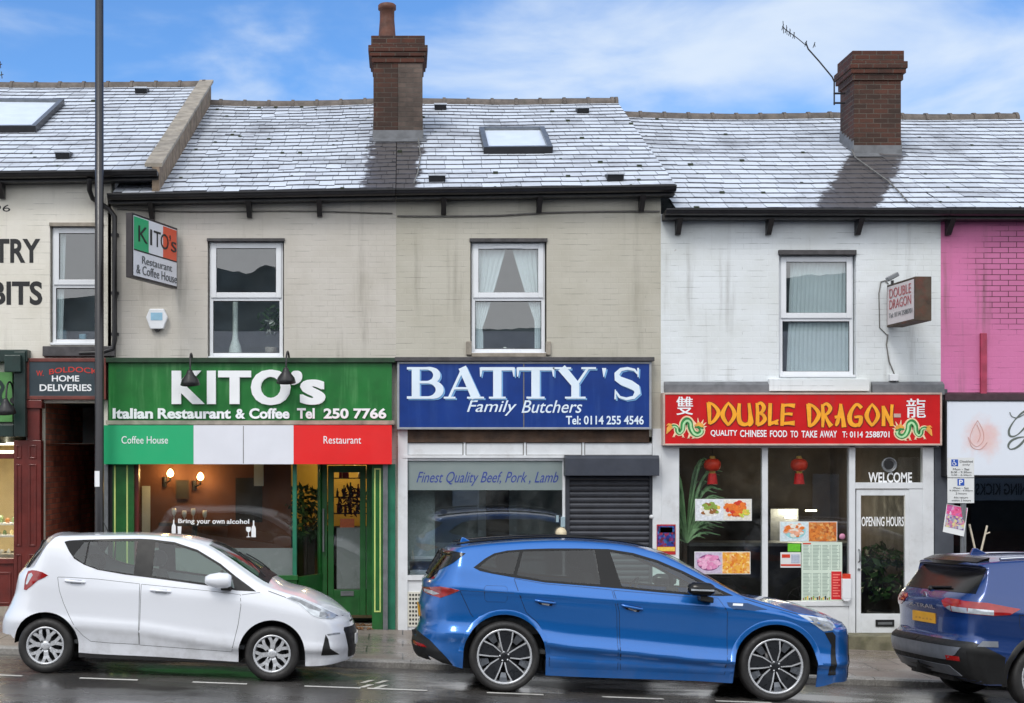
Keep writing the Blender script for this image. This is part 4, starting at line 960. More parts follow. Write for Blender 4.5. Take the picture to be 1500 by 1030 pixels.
# blue fascia
M['sign_blue'] = pm('sign_blue', (16,54,128), 0.4, 0.10, 2.5, coat=0.1, dirt=0.2, dirtcol=(20,30,70), spec=0.3, streak=(44,78,144))
bs = thing('shop_sign', (FX(769), -0.14, FZ(628)), "blue fascia sign with big white serif letters BATTY'S Family Butchers", 'sign')
M['sign_frame'] = pm('sign_frame_grey', (150,154,160), 0.4, 0.1, 5, dirt=0.25)
board(bs, 585, 951, 533, 626, -0.16, 0.16, M['sign_blue'], M['sign_frame'], 0.03)
mb = MB(); pbox(mb, 578, 959, 523, 529, -0.21, 0.0); mb.build('ledge', M['stone_dark'], bs, bevel=0.006)
mb = MB(); pbox(mb, 766.5, 768, 533, 626, -0.163, -0.16); mb.build('panel_joint', M['cable'], bs)
def serif(ch, x0, x1, z0, z1, y, mb, w=0.19):
    """bold bracketed serif capitals from strokes in a unit box; every stroke is set a hair in front of the last"""
    W_, H_ = x1-x0, z1-z0; k = [0]
    def st(pts, ws):
        k[0] += 1; mb.strip([(x0+p[0]*W_, z0+p[1]*H_) for p in pts], [q*H_*(1.16 if q > 0.15 else 1.05) for q in ws], y-0.0006*k[0], 0, 0.006)
    def arc(cx, cz, rx, rz, a0, a1, wa, wb, n=18):
        P_, Q_ = [], []
        for i in range(n+1):
            a = R(a0+(a1-a0)*i/n); P_.append((cx+rx*math.cos(a), cz+rz*math.sin(a))); t_ = abs(math.cos(a)); Q_.append(wb+(wa-wb)*t_**1.3)
        st(P_, Q_)
    hw = 0.075
    if ch == 'B':
        st([(0.24,0.0),(0.24,1.0)], [0.22,0.22]); st([(0.0,0.965),(0.55,0.965)], [hw,hw]); st([(0.0,0.035),(0.6,0.035)], [hw,hw]); st([(0.3,0.525),(0.58,0.525)], [hw,hw])
        arc(0.54,0.745,0.27,0.222,90,-90,0.20,hw); arc(0.58,0.28,0.31,0.245,90,-90,0.22,hw)
    elif ch == 'A':
        st([(0.13,0.02),(0.48,0.98)], [0.075,0.085]); st([(0.46,1.0),(0.80,0.02)], [0.22,0.24]); st([(0.24,0.33),(0.7,0.33)], [0.07,0.07]); st([(0.0,0.03),(0.29,0.03)], [0.06,0.06]); st([(0.58,0.03),(1.0,0.03)], [0.06,0.06])
    elif ch == 'T':
        st([(0.5,0.0),(0.5,0.98)], [0.23,0.23]); st([(0.02,0.95),(0.98,0.95)], [0.1,0.1]); st([(0.04,0.99),(0.02,0.70)], [0.10,0.03]); st([(0.96,0.99),(0.98,0.70)], [0.10,0.03]); st([(0.26,0.03),(0.74,0.03)], [0.06,0.06])
    elif ch == 'Y':
        st([(0.52,0.0),(0.52,0.46)], [0.22,0.22]); st([(0.2,0.98),(0.54,0.42)], [0.23,0.21]); st([(0.82,0.98),(0.55,0.44)], [0.07,0.08]); st([(0.0,0.97),(0.42,0.97)], [0.06,0.06]); st([(0.66,0.97),(1.0,0.97)], [0.06,0.06]); st([(0.28,0.03),(0.76,0.03)], [0.06,0.06])
    elif ch == "'":
        st([(0.5,0.95),(0.5,0.8),(0.45,0.4)], [0.22,0.18,0.03])
    elif ch == 'S':
        P_ = [(0.84,0.80),(0.74,0.92),(0.52,0.965),(0.30,0.93),(0.17,0.80),(0.19,0.66),(0.36,0.565),(0.60,0.48),(0.80,0.37),(0.84,0.22),(0.72,0.08),(0.48,0.035),(0.26,0.09),(0.13,0.26)]
        st(P_, [0.05,0.07,0.08,0.10,0.15,0.18,0.21,0.22,0.20,0.16,0.10,0.08,0.07,0.05]); st([(0.86,0.98),(0.86,0.70)], [0.055,0.03]); st([(0.12,0.02),(0.12,0.32)], [0.055,0.03])
M['txt_pale'] = pm('pale_blue_letters', (222,236,248), 0.4, 0.03, 5); M['txt_shade'] = pm('light_blue_edge', (122,176,226), 0.4, 0.03, 5)
for lname, mt, off, yy in (('lettering_shadow', 'txt_shade', (2.2, 2.0), -0.166), ('lettering', 'txt_pale', (0, 0), -0.178)):
    mb = MB()
    for ch, a, b, c, d in (('B',596,650,538,584),('A',650,709,538,584),('T',703,754,538,584),('T',757,812,538,584),('Y',810,873,538,584),("'",878,892,538,562),('S',896,941,538,586)):
        serif(ch, FX(a+off[0],-0.18), FX(b+off[0],-0.18), FZ(d+off[1],-0.18), FZ(c+off[1],-0.18), yy, mb)
    mb.build(lname, M[mt], bs)
ptext('Family', 684, 757, 586.5, 609, -0.166, M['txt_pale'], bs, shear=0.3, bold=0.004); ptext('Butchers', 764, 853, 586.5, 605, -0.166, M['txt_pale'], bs, shear=0.3, bold=0.004)
ptext('Tel: 0114 255 4546', 829, 943, 609, 622, -0.166, M['txt_pale'], bs, bold=0.02)

# red fascia
M['sign_red'] = pm('sign_red', (200,18,22), 0.4, 0.08, 2.5, coat=0.1, dirt=0.2, dirtcol=(130,16,20), spec=0.3, streak=(176,40,44))
ds = thing('shop_sign', (FX(1176), -0.18, FZ(651)), 'red fascia sign with yellow brush letters DOUBLE DRAGON between two green dragons', 'sign')
M['sign_cream'] = pm('sign_trim_cream', (196,172,160), 0.45, 0.12, 5, dirt=0.35)
board(ds, 974, 1377, 578, 650, -0.20, 0.20, M['sign_red'], M['sign_cream'], 0.025)
M['txt_yellow'] = pm('yellow_letters', (246,166,34), 0.4, 0.10, 7); M['txt_shadow'] = pm('dark_red_edge', (120,24,16), 0.5, 0.1, 6)
BR = {  # brush strokes in a unit box: points and widths (share of the height)
 'D': [([(0.16,0.98),(0.2,0.5),(0.22,0.02)],[.20,.17,.12]),([(0.1,0.97),(0.5,0.88),(0.88,0.62),(0.86,0.42),(0.55,0.16),(0.2,0.03)],[.10,.12,.17,.18,.14,.10])],
 'O': [([(0.52,0.99),(0.28,0.78),(0.1,0.5),(0.22,0.26),(0.5,0.02)],[.06,.13,.19,.16,.10]),([(0.46,0.98),(0.75,0.75),(0.9,0.5),(0.78,0.28),(0.46,0.03)],[.08,.14,.18,.15,.10])],
 'U': [([(0.16,0.97),(0.12,0.5),(0.2,0.16),(0.5,0.06),(0.78,0.14)],[.13,.18,.20,.15,.12]),([(0.74,0.98),(0.82,0.5),(0.84,0.16),(0.72,0.0)],[.12,.16,.26,.10])],
 'B': [([(0.16,0.96),(0.22,0.5),(0.2,0.04)],[.12,.15,.16]),([(0.12,0.86),(0.5,0.96),(0.8,0.78),(0.6,0.58),(0.28,0.52)],[.08,.13,.17,.13,.08]),([(0.32,0.54),(0.72,0.46),(0.88,0.28),(0.6,0.12),(0.16,0.02)],[.08,.13,.17,.15,.10])],
 'L': [([(0.24,0.98),(0.2,0.5),(0.18,0.0)],[.15,.17,.12]),([(0.1,0.09),(0.5,0.14),(0.94,0.26)],[.13,.14,.06]) ,([(0.6,0.1),(0.9,0.14)],[.1,.18])],
 'E': [([(0.16,0.96),(0.14,0.5),(0.1,0.0)],[.14,.18,.14]),([(0.08,0.86),(0.5,0.90),(0.96,0.86)],[.12,.12,.20]),([(0.2,0.50),(0.5,0.52),(0.8,0.50)],[.08,.11,.13]),([(0.06,0.10),(0.5,0.12),(0.94,0.12)],[.12,.13,.22])],
 'R': [([(0.14,0.96),(0.2,0.5),(0.16,0.0)],[.12,.16,.10]),([(0.1,0.88),(0.5,0.98),(0.82,0.80),(0.62,0.60),(0.28,0.50)],[.08,.13,.17,.13,.08]),([(0.36,0.52),(0.62,0.24),(0.9,0.04)],[.09,.14,.22])],
 'A': [([(0.52,0.98),(0.42,0.6),(0.24,0.2),(0.1,0.06)],[.12,.13,.16,.08]),([(0.52,0.96),(0.66,0.5),(0.78,0.0)],[.10,.14,.20]),([(0.02,0.42),(0.4,0.44),(0.7,0.38)],[.13,.11,.08])],
 'G': [([(0.9,0.80),(0.6,0.96),(0.3,0.78),(0.1,0.46),(0.18,0.18),(0.5,0.08),(0.82,0.16)],[.16,.12,.13,.20,.19,.15,.12]),([(0.42,0.42),(0.72,0.44),(0.94,0.42)],[.10,.12,.12]),([(0.86,0.44),(0.82,0.2),(0.68,0.02)],[.16,.17,.08])],
 'N': [([(0.12,0.92),(0.16,0.5),(0.16,0.02)],[.13,.15,.17]),([(0.14,0.90),(0.5,0.45),(0.86,0.06)],[.12,.17,.16]),([(0.86,0.98),(0.80,0.5),(0.82,0.02)],[.14,.12,.18])]}
def brush(word_boxes, mb, y, grow=0.0, dx=0, dy=0, T=None):
    for ch, a, b, c, d in word_boxes:
        x0, x1, z0, z1 = FX(a+dx,-0.2), FX(b+dx,-0.2), FZ(d+dy,-0.2), FZ(c+dy,-0.2)
        for k, (pts, ws) in enumerate(BR[ch]):
            P_ = []; W_ = []
            for i in range(len(pts)-1):          # resample for smooth strokes
                for q in range(4):
                    u = q/4; p0 = pts[max(i-1,0)]; p1 = pts[i]; p2 = pts[i+1]; p3 = pts[min(i+2,len(pts)-1)]
                    f = lambda j: 0.5*((2*p1[j])+(-p0[j]+p2[j])*u+(2*p0[j]-5*p1[j]+4*p2[j]-p3[j])*u*u+(-p0[j]+3*p1[j]-3*p2[j]+p3[j])*u**3)
                    P_.append((f(0), f(1))); W_.append(ws[i]+(ws[i+1]-ws[i])*u)
            P_.append(pts[-1]); W_.append(ws[-1])
            mb.strip([(x0+p[0]*(x1-x0), z0+p[1]*(z1-z0)) for p in P_], [(w+grow)*(z1-z0) for w in W_], y-0.0007*k, 0, 0.004)
dd_boxes = [('D',1035,1054,589,622),('O',1056,1078,589,624),('U',1079,1103,590,624),('B',1106,1122,589,624),('L',1124,1141,590,624),('E',1143,1165,590,624),
            ('D',1181,1201,591,626),('R',1202,1219,591,626),('A',1222,1240,591,626),('G',1242,1264,591,626),('O',1267,1288,591,625),('N',1291,1309,592,625)]
mb = MB(); brush(dd_boxes, mb, -0.2055, 0.07, 0.4, 0.4); mb.build('lettering_shadow', M['txt_shadow'], ds)
mb = MB(); brush(dd_boxes, mb, -0.211); mb.build('lettering', M['txt_yellow'], ds)
for s, a, b, c, d in (('QUALITY',1041,1080,630,640),('CHINESE',1084,1123,630,640.3),('FOOD',1128,1153,630.5,640.5),('TO',1158,1169,631,641),('TAKE',1174,1197,631,641),('AWAY',1201,1226,631,641),('T:',1234,1241,632,641),('0114',1245,1264,632,641),('2588701',1268,1303,632,641)):
    ptext(s, a, b, c, d, -0.205, M['txt_white'], ds, bold=0.018)
ptext('\u96d9', 991, 1015, 581, 608, -0.205, M['txt_white'], ds, dup=0.003); ptext('\u9f8d', 1328, 1356, 584, 612, -0.205, M['txt_white'], ds, dup=0.003)
mb = MB(); pbox(mb, 1309, 1319.5, 606, 611.5, -0.206, -0.201); mb.build('dash', M['sign_cream'], ds)
def emblem(px, py, w, h, mirror):
    """a serpentine green dragon with cream outline, spiky mane, four clawed feet and a flame tail"""
    def T(p): u = 1-p[0] if mirror else p[0]; return (FX(px+u*w,-0.2), FZ(py+h-p[1]*h,-0.2))
    body = [(0.06,0.42),(0.16,0.58),(0.25,0.52),(0.27,0.34),(0.33,0.26),(0.40,0.42),(0.42,0.70),(0.50,0.86),(0.58,0.76),(0.60,0.52),(0.66,0.28),(0.76,0.18),(0.86,0.28),(0.86,0.46),(0.78,0.58)]
    ws = [.10,.14,.17,.19,.2,.22,.24,.26,.26,.26,.25,.24,.23,.22,.2]
    def sm(pts, ws, n=5):
        P_, W_ = [], []
        for i in range(len(pts)-1):
            p0 = pts[max(i-1,0)]; p1 = pts[i]; p2 = pts[i+1]; p3 = pts[min(i+2,len(pts)-1)]
            for q in range(n):
                u = q/n; f = lambda j: 0.5*((2*p1[j])+(-p0[j]+p2[j])*u+(2*p0[j]-5*p1[j]+4*p2[j]-p3[j])*u*u+(-p0[j]+3*p1[j]-3*p2[j]+p3[j])*u**3)
                P_.append((f(0), f(1))); W_.append(ws[i]+(ws[i+1]-ws[i])*u)
        return P_+[pts[-1]], W_+[ws[-1]]
    hz = h/105
    Pb, Wb = sm(body, ws); a = MB(); b = MB(); c = MB(); d = MB()
    a.strip([T(p) for p in Pb], [q*hz*1.55 for q in Wb], -0.2050)
    b.strip([T(p) for p in Pb], [q*hz*1.0 for q in Wb], -0.2085)
    c.strip([T((p[0]+0.012,p[1]-0.03)) for p in Pb], [q*hz*0.38 for q in Wb], -0.2100)
    feet = [((0.26,0.32),(0.18,0.10)),((0.36,0.30),(0.42,0.08)),((0.62,0.30),(0.55,0.04)),((0.72,0.22),(0.66,0.02))]
    for k, (p, q) in enumerate(feet):
        a.strip([T(p), T(q)], [0.15*hz, 0.07*hz], -0.2056-0.0004*k)
        for dx in (-0.035, 0.0, 0.035): a.strip([T(q), T((q[0]+dx, q[1]-0.05))], [0.03*hz, 0.015*hz], -0.2072-0.0003*k-0.0001*dx*10)
    d.strip([T((0.12,0.60)),T((0.06,0.44)),T((0.0,0.20))], [0.18*hz,0.22*hz,0.02*hz], -0.2105); d.strip([T((0.14,0.64)),T((0.05,0.66)),T((0.0,0.60))], [0.06*hz,0.09*hz,0.02*hz], -0.2112)
    for k, (p, q) in enumerate((((0.74,0.62),(0.66,0.86)),((0.80,0.64),(0.78,0.96)),((0.86,0.62),(0.92,0.88)),((0.88,0.56),(0.99,0.74)),((0.88,0.5),(1.0,0.56)),((0.86,0.44),(0.97,0.36)))):
        a.strip([T(p), T(q)], [0.12*hz, 0.02*hz], -0.2062-0.0005*k)
    d.strip([T((0.72,0.58)),T((0.80,0.66)),T((0.88,0.60)),T((0.93,0.54))], [0.12*hz,0.22*hz,0.18*hz,0.06*hz], -0.2118)
    b.strip([T((0.70,0.52)),T((0.80,0.53)),T((0.92,0.44))], [0.05*hz,0.11*hz,0.03*hz], -0.2126)
    o = a.build('emblem', pm('dragon_cream', (238,206,170), 0.5, 0.08, 9), ds)
    po = parent_off(ds)
    b.build('dragon_body', pm('dragon_green', (48,132,66), 0.5, 0.25, 12), o, off=po); c.build('dragon_belly', pm('dragon_mint', (176,222,168), 0.5, 0.1, 12), o, off=po); d.build('dragon_flame', pm('dragon_gold', (226,158,66), 0.5, 0.15, 12), o, off=po)
emblem(976, 611, 59, 31, False); emblem(1307, 614, 58, 31, True)

# white fascia with rose wash and script letter
gs = thing('shop_sign', (FX(1540), -0.2, FZ(697)), 'white fascia sign with a blush rose wash and one grey script letter', 'sign')
M['sign_white'] = pm('sign_white', (222,228,238), 0.4, 0.03, 2, coat=0.15)
t = NT('sign_rose_wash')
vm = t.mapping((1/0.36, 0.0, 1/0.37), (0, 0, 0)); ln = t.n('ShaderNodeVectorMath', operation='LENGTH')
rose_c = (FX(1430)-FX(1540), FZ(642)-FZ(697)); vm.node.inputs['Location'].default_value = (-rose_c[0]/0.36, 0, -rose_c[1]/0.37); t.l(vm, ln.inputs[0])
msk = t.rng(t.math('ADD', ln.outputs['Value'], t.math('MULTIPLY', t.noise(5.0, 6, 0.6), 1.1)), 0.75, 1.5, 0.85, 0.0)
cc = t.mix(msk, lin(222,228,238), t.mix(t.noise(6, 4), lin(226,168,170), lin(228,204,192))); t.bsdf(cc, 0.4, coat=0.15)
board(gs, 1387, 1700, 588, 696, -0.20, 0.20, t.mat, M['black_plastic'], 0.02)
def curve_pts(pts, n=8):
    out = []
    for i in range(len(pts)-1):
        p0 = pts[max(i-1,0)]; p1 = pts[i]; p2 = pts[i+1]; p3 = pts[min(i+2,len(pts)-1)]
        for q in range(n):
            u = q/n; out.append(tuple(0.5*((2*p1[j])+(-p0[j]+p2[j])*u+(2*p0[j]-5*p1[j]+4*p2[j]-p3[j])*u*u+(-p0[j]+3*p1[j]-3*p2[j]+p3[j])*u**3) for j in range(2)))
    return out+[pts[-1]]
mb = MB(); gp = curve_pts([(1522,608),(1516,600),(1500,603),(1486,616),(1478,630),(1480,639),(1490,637),(1503,624),(1512,610),(1508,630),(1500,645),(1490,655),(1480,658),(1477,652),(1484,644),(1500,640),(1530,642)])
mb.strip([(FX(a,-0.2),FZ(b,-0.2)) for a, b in gp], [0.012+0.018*abs(math.sin(i*0.13)) for i in range(len(gp))], -0.205)
gp2 = curve_pts([(1479,604),(1482,610),(1490,612),(1500,607)]); mb.strip([(FX(a,-0.2),FZ(b,-0.2)) for a, b in gp2], [0.012]*len(gp2), -0.2062)
mb.build('script_letter', pm('script_grey', (96,104,98), 0.5, 0.05, 5), gs)
mb = MB(); rp = [curve_pts(p) for p in ([(1432,616),(1424,630),(1421,645),(1430,654),(1440,646),(1440,632),(1432,616)],[(1431,622),(1436,636),(1432,648)],[(1418,640),(1424,655),(1436,658),(1446,648)])]
for k, p in enumerate(rp): mb.strip([(FX(a,-0.2),FZ(b,-0.2)) for a, b in p], [0.007]*len(p), -0.2045-0.0005*k)
mb.build('rose_outline', pm('rose_line', (206,158,150), 0.5, 0.05, 5), gs)

# dark board over the passage
hs = thing('shop_sign', (FX(97), -0.12, FZ(586)), 'dark teal board with red arched name over white HOME DELIVERIES above the passage', 'sign')
M['board_teal'] = pm('board_teal', (48,62,70), 0.4, 0.2, 3)
board(hs, 43, 150, 530, 580, -0.12, 0.12, M['board_teal'], pm('oxblood_trim', (108,52,44), 0.45, 0.25, 6, dirt=0.3), 0.05)
M['txt_red'] = pm('red_letters', (196,52,40), 0.5, 0.1, 6)
ptext('W.', 53, 64, 543, 551, -0.125, M['txt_red'], hs, bold=0.01); ptext('BOLDOCK', 72, 143, 541, 549, -0.125, M['txt_red'], hs, bold=0.01, curve=0.035)
ptext('HOME', 76, 116, 550, 559, -0.125, M['txt_white'], hs, bold=0.02); ptext('DELIVERIES', 58, 134, 563, 573, -0.125, M['txt_white'], hs, bold=0.02)
# green board at the far left
lg = thing('shop_sign', (FX(-40), -0.1, FZ(622)), 'bright green fascia board at the left edge beside dark green trim', 'sign')
board(lg, -150, 18, 545, 618, -0.10, 0.10, pm('leaf_green', (84,140,76), 0.4, 0.2, 2))
mb = MB(); mb.strip([(FX(a,-0.1),FZ(b,-0.1)) for a, b in curve_pts([(-30,600),(-8,560),(4,566),(0,580),(6,596)])], [0.05]*33, -0.105, 0); mb.build('lettering', M['darkgreen'], lg)

# ------------------------------------------------------------------ projecting signs
def projecting(label, px_near, px_wall, Yn, Yw, zt, zb, thick, facemat, sidemat, build_face, facing):
    """box sign standing out from the wall; the face carrying the writing looks to `facing` (+1 right, -1 left)"""
    xn, xw = FX(px_near, Yn), FX(px_wall, Yw)
    root = thing('hanging_sign', ((xn+xw)/2, (Yn+Yw)/2, zb), label, 'sign')
    A = Vector((xn, Yn, 0)); B = Vector((xw, Yw, 0)); d = (B-A); L = d.length; u = d.normalized()
    n = Vector((-u.y, u.x, 0)); n = n if n.x*facing > 0 else -n
    c = (A+B)/2 - n*thick/2
    mb = MB(); mb.obox(c+Vector((0,0,(zt+zb)/2)), u*L/2, n*thick/2, Vector((0,0,(zt-zb)/2)), 0)
    mb.build('casing', sidemat, root, bevel=0.006)
    f = MB(); e = 0.03
    p0, p1 = A+u*e+n*0.003, B-u*e+n*0.003
    f.poly([p0+Vector((0,0,zb+e)), p1+Vector((0,0,zb+e)), p1+Vector((0,0,zt-e)), p0+Vector((0,0,zt-e))] if facing > 0 else [p1+Vector((0,0,zb+e)), p0+Vector((0,0,zb+e)), p0+Vector((0,0,zt-e)), p1+Vector((0,0,zt-e))])
    f.build('face', facemat, root)
    # text frame: reading direction as seen from the face side
    org = (A if facing > 0 else B) + Vector((0,0,zb)); ux = u if facing > 0 else -u
    build_face(root, org + n*0.006, ux, Vector((0,0,1)), n, L, zt-zb)
    return root
def kface(root, O, ux, uz, n, L, H):
    def quad(a, b, c, d, m, nm):
        f = MB(); f.poly([O+ux*a+uz*c, O+ux*b+uz*c, O+ux*b+uz*d, O+ux*a+uz*d]); f.build(nm, m, root)
    e = 0.04; w = (L-2*e)/3; zs = 0.44*H
    for k, nm in enumerate(('flag_green','flag_white','flag_red')):
        quad(e+k*w, e+(k+1)*w, zs, H-e, bpy.data.materials[nm] if k != 2 else pm('flag_orange', (226,84,48), 0.4, 0.04, 3), 'flag_stripe')
    f = MB(); f.poly([O+n*0.001+ux*e+uz*(zs-0.012), O+n*0.001+ux*(L-e)+uz*(zs-0.012), O+n*0.001+ux*(L-e)+uz*(zs+0.006), O+n*0.001+ux*e+uz*(zs+0.006)]); f.build('divider', M['txt_black'], root)
    fl = (O+n*0.005, ux, uz, n)
    for s, a, b, c, d in (('K',0.12,0.32,0.58,0.83),('I',0.37,0.41,0.58,0.83),('T',0.45,0.60,0.58,0.83),('O',0.60,0.78,0.58,0.83),('\u2019',0.80,0.83,0.74,0.84),('s',0.84,0.96,0.58,0.75)):
        text(s, a*L, b*L, c*H, d*H, 0, M['txt_black'], root, flat=fl, depth=0.002)
    M.setdefault('txt_grey', pm('grey_letters', (92,96,100), 0.5, 0.05, 6))
    text('Restaurant', 0.2*L, 0.86*L, 0.25*H, 0.37*H, 0, M['txt_grey'], root, flat=fl, depth=0.002)
    text('& Coffee House', 0.08*L, 0.97*L, 0.08*H, 0.22*H, 0, M['txt_grey'], root, flat=fl, depth=0.002)
M['kside'] = pm('sign_casing_dark', (44,38,40), 0.45, 0.2, 6)
projecting("projecting sign in green, white and red with KITO's above Restaurant & Coffee House", 193.5, 260, -1.42, -0.10, FZ(311,-1.42), FZ(406,-1.42), 0.09, bpy.data.materials['flag_white'], M['kside'], kface, +1)
def dface(root, O, ux, uz, n, L, H):
    fl = (O+n*0.004, ux, uz, n); M['txt_rust'] = pm('faded_red_letters', (172,74,80), 0.5, 0.15, 8)
    text('DOUBLE', 0.12*L, 0.88*L, 0.66*H, 0.88*H, 0, M['txt_rust'], root, flat=fl, depth=0.002, bold=-0.005)
    text('DRAGON', 0.12*L, 0.88*L, 0.40*H, 0.62*H, 0, M['txt_rust'], root, flat=fl, depth=0.002, bold=-0.005)
    M.setdefault('txt_grey', pm('grey_letters', (92,96,100), 0.5, 0.05, 6))
    text('Tel: 0114 2588701', 0.10*L, 0.92*L, 0.20*H, 0.31*H, 0, M['txt_grey'], root, flat=fl, depth=0.002)
M['rusty'] = pm('rusty_casing', (70,56,44), 0.7, 0.3, 5, bump=0.3, dirt=0.9, dirtcol=(120,40,28))
dsg = projecting('projecting box sign with faded red DOUBLE DRAGON and rusty casing', 1340.5, 1299, -1.12, -0.12, FZ(405,-1.12), FZ(470,-1.12), 0.22, pm('faded_white', (212,204,206), 0.5, 0.05, 3, dirt=0.2), M['rusty'], dface, -1)
mb = MB(); mb.cyl((FX(1302),0.0,FZ(478)), (FX(1306),-0.2,FZ(476)), 0.02); mb.cyl((FX(1302),0.0,FZ(430)), (FX(1306),-0.2,FZ(430)), 0.02); mb.build('bracket', M['rusty'], dsg)
fl = thing('floodlight', (FX(1308), -0.3, FZ(413)), 'small grey floodlight on top of the DOUBLE DRAGON box sign', 'lamp')
mb = MB(); mb.obox((FX(1307,-0.3),-0.3,FZ(410,-0.3)+0.04), (0.075,0,0.04), (0,0.05,0), (-0.012,0,0.028)); mb.build('lamp_housing', M['grey_metal'], fl, bevel=0.01)
mb = MB(); mb.box(FX(1307,-0.3)-0.015, FX(1307,-0.3)+0.015, -0.32, -0.28, FZ(418,-0.3), FZ(411,-0.3)); mb.build('lamp_bracket', M['black_metal'], fl)

# ------------------------------------------------------------------ small fittings on the fronts
ab = thing('alarm_box', (FX(231), 0, FZ(485)), 'white hexagonal alarm box with blue sticker below the tricolour projecting sign', 'alarm')
mb = MB(); hexa = [(FX(231)+dx, FZ(469)+dz) for dx, dz in ((-0.10,0.15),(0.10,0.15),(0.15,0.03),(0.09,-0.13),(-0.09,-0.13),(-0.15,0.03))]; mb.prism(hexa, -0.09, 0.0); mb.build('cover', M['upvc'], ab, bevel=0.012)
mb = MB(); mb.box(FX(222.5), FX(239.5), -0.094, -0.0905, FZ(470), FZ(459)); mb.build('sticker', pm('alarm_blue', (146,190,214), 0.5, 0.1, 9), ab)
mb = MB(); mb.prism([(FX(225.5),FZ(481.5)),(FX(236.5),FZ(481.5)),(FX(233),FZ(486.5)),(FX(229),FZ(486.5))], -0.06, -0.005); mb.build('strobe', M['black_plastic'], ab)

def swan_lamp(px, py, label, lx=0.0):
    x = FX(px, -0.45); zt = FZ(py, -0.45); r = thing('swan_neck_lamp', (FX(px), -0.05, zt), label, 'lamp', 'black swan neck lamps')
    mb = MB(); pts = [(x+lx,-0.10,zt-0.18)]
    for k in range(9): a = math.pi*k/8; pts.append((x+lx*(1-k/8), -0.10-0.17*(1-math.cos(a)), zt-0.10+0.17*math.sin(a)))
    pts.append((x,-0.45,zt-0.18)); mb.tube(pts, 0.013, 8); mb.cyl((x+lx,0.0,zt-0.18),(x+lx,-0.11,zt-0.18),0.045); mb.build('neck', M['black_metal'], r)
    mb = MB(); mb.lathe([(0.0,0.16),(0.03,0.155),(0.045,0.12),(0.06,0.09),(0.115,0.02),(0.135,-0.05),(0.128,-0.05),(0.10,0.01),(0.0,0.05)], (x,-0.45,zt-0.32), (0.0,-0.25,1), 20); mb.build('lamp_shade', M['black_metal'], r)
swan_lamp(278.5, 524, "black swan neck lamp over the first letter of KITO's", -0.02); swan_lamp(419, 521, "black swan neck lamp over the letter O of KITO's", 0.02); swan_lamp(9, 566, 'black swan neck lamp in front of the bright green board at left')

pb = thing('wall_lamp', (FX(823), -0.1, FZ(790)), 'round cream lamp on a pale bracket at the left of the roller shutter', 'lamp')
mb = MB(); mb.lathe([(0,-0.075),(0.05,-0.06),(0.075,-0.02),(0.078,0.02),(0.055,0.06),(0,0.075)], (FX(822,-0.1),-0.10,FZ(781,-0.1)), (0,1,0.2), 20); mb.build('globe', pm('cream_globe', (222,208,176), 0.5, 0.08, 9), pb)
mb = MB(); mb.box(FX(821.5,-0.07), FX(828,-0.07), -0.07, -0.02, FZ(772), FZ(757)); mb.box(FX(814),FX(818),-0.05,-0.02,FZ(765),FZ(755)); mb.build('bracket', pm('pale_blue_box', (150,172,182), 0.5, 0.1, 9), pb, bevel=0.004)

# ------------------------------------------------------------------ lamp column
lp = thing('lamp_post', (FX(145.5,-0.55), -0.55, gz(-4.1)), 'tall black street lamp column in front of the cream house, white sticker low down', 'street lamp')
x = FX(145.5,-0.55); g0 = gz(x)
mb = MB(); mb.lathe([(0.075,-0.1),(0.075,1.15),(0.066,1.2),(0.0635,1.22),(0.055,9.6),(0.0,9.62)], (x,-0.55,g0), (0,0,1), 24); mb.build('column', pm('lamp_column_black', (30,28,32), 0.35, 0.15, 7, coat=0.2, dirt=0.15), lp)
mb = MB(); mb.tube([(x,-0.55,g0+9.5),(x,-0.7,g0+9.85),(x,-1.2,g0+10.0),(x,-1.6,g0+10.02)], 0.035, 10); mb.build('arm', M['black_metal'], lp)
mb = MB(); mb.obox((x,-1.9,g0+10.0), (0.13,0,0), (0,0.35,0.02), (0,0,0.05)); mb.build('lantern_head', M['grey_metal'], lp, bevel=0.03)
mb = MB(); rr = 0.0645; n = 9
vs = []
for zz in (FZ(713,-0.6), FZ(690,-0.6)):
    for k in range(n): a = R(205+80*k/(n-1)); vs.append((x+rr*math.cos(a), -0.55+rr*math.sin(a), zz))
mb.add(vs, [(k,k+1,n+k+1,n+k) for k in range(n-1)], 0, True); mb.build('sticker', M['txt_white'], lp)

# ------------------------------------------------------------------ parking sign post
PY = -0.9
sp = thing('parking_sign', (FX(1411,PY), PY, gz(FX(1411,PY))), 'two white parking plates on a grey post beside the white fascia sign', 'sign')
mb = MB(); x = FX(1411,PY); mb.cyl((x,PY,gz(x)-0.1),(x,PY,FZ(672,PY)),0.038,n=16); mb.build('post', M['grey_metal'], sp)
M['plate_white'] = pm('plate_white', (220,222,222), 0.4, 0.03, 4); M['plate_blue'] = pm('plate_blue', (40,84,176), 0.4, 0.05, 5)
def plate(a, b, c, d, nm='plate'):
    m = MB(); Yp = PY-0.05; m.box(FX(a,Yp),FX(b,Yp),Yp,Yp+0.006,FZ(d,Yp),FZ(c,Yp)); return m.build(nm, M['plate_white'], sp), Yp
p1, Yp = plate(1388, 1427, 670.5, 699.5); p2, _ = plate(1388, 1427, 700.5, 737)
po = parent_off(sp)
def blue(a, b, c, d, par):
    m = MB(); m.box(FX(a,Yp),FX(b,Yp),Yp-0.002,Yp,FZ(d,Yp),FZ(c,Yp)); m.build('blue_square', M['plate_blue'], par, off=po)
blue(1393.5,1403.5,673,683,p1); blue(1402.5,1412.5,701.5,711.5,p2)
ptext('P', 1405, 1410.5, 702.8, 710.5, Yp-0.004, M['txt_white'], p2, bold=0.02, depth=0.001)
m = MB()   # wheelchair symbol: head, back, seat and wheel
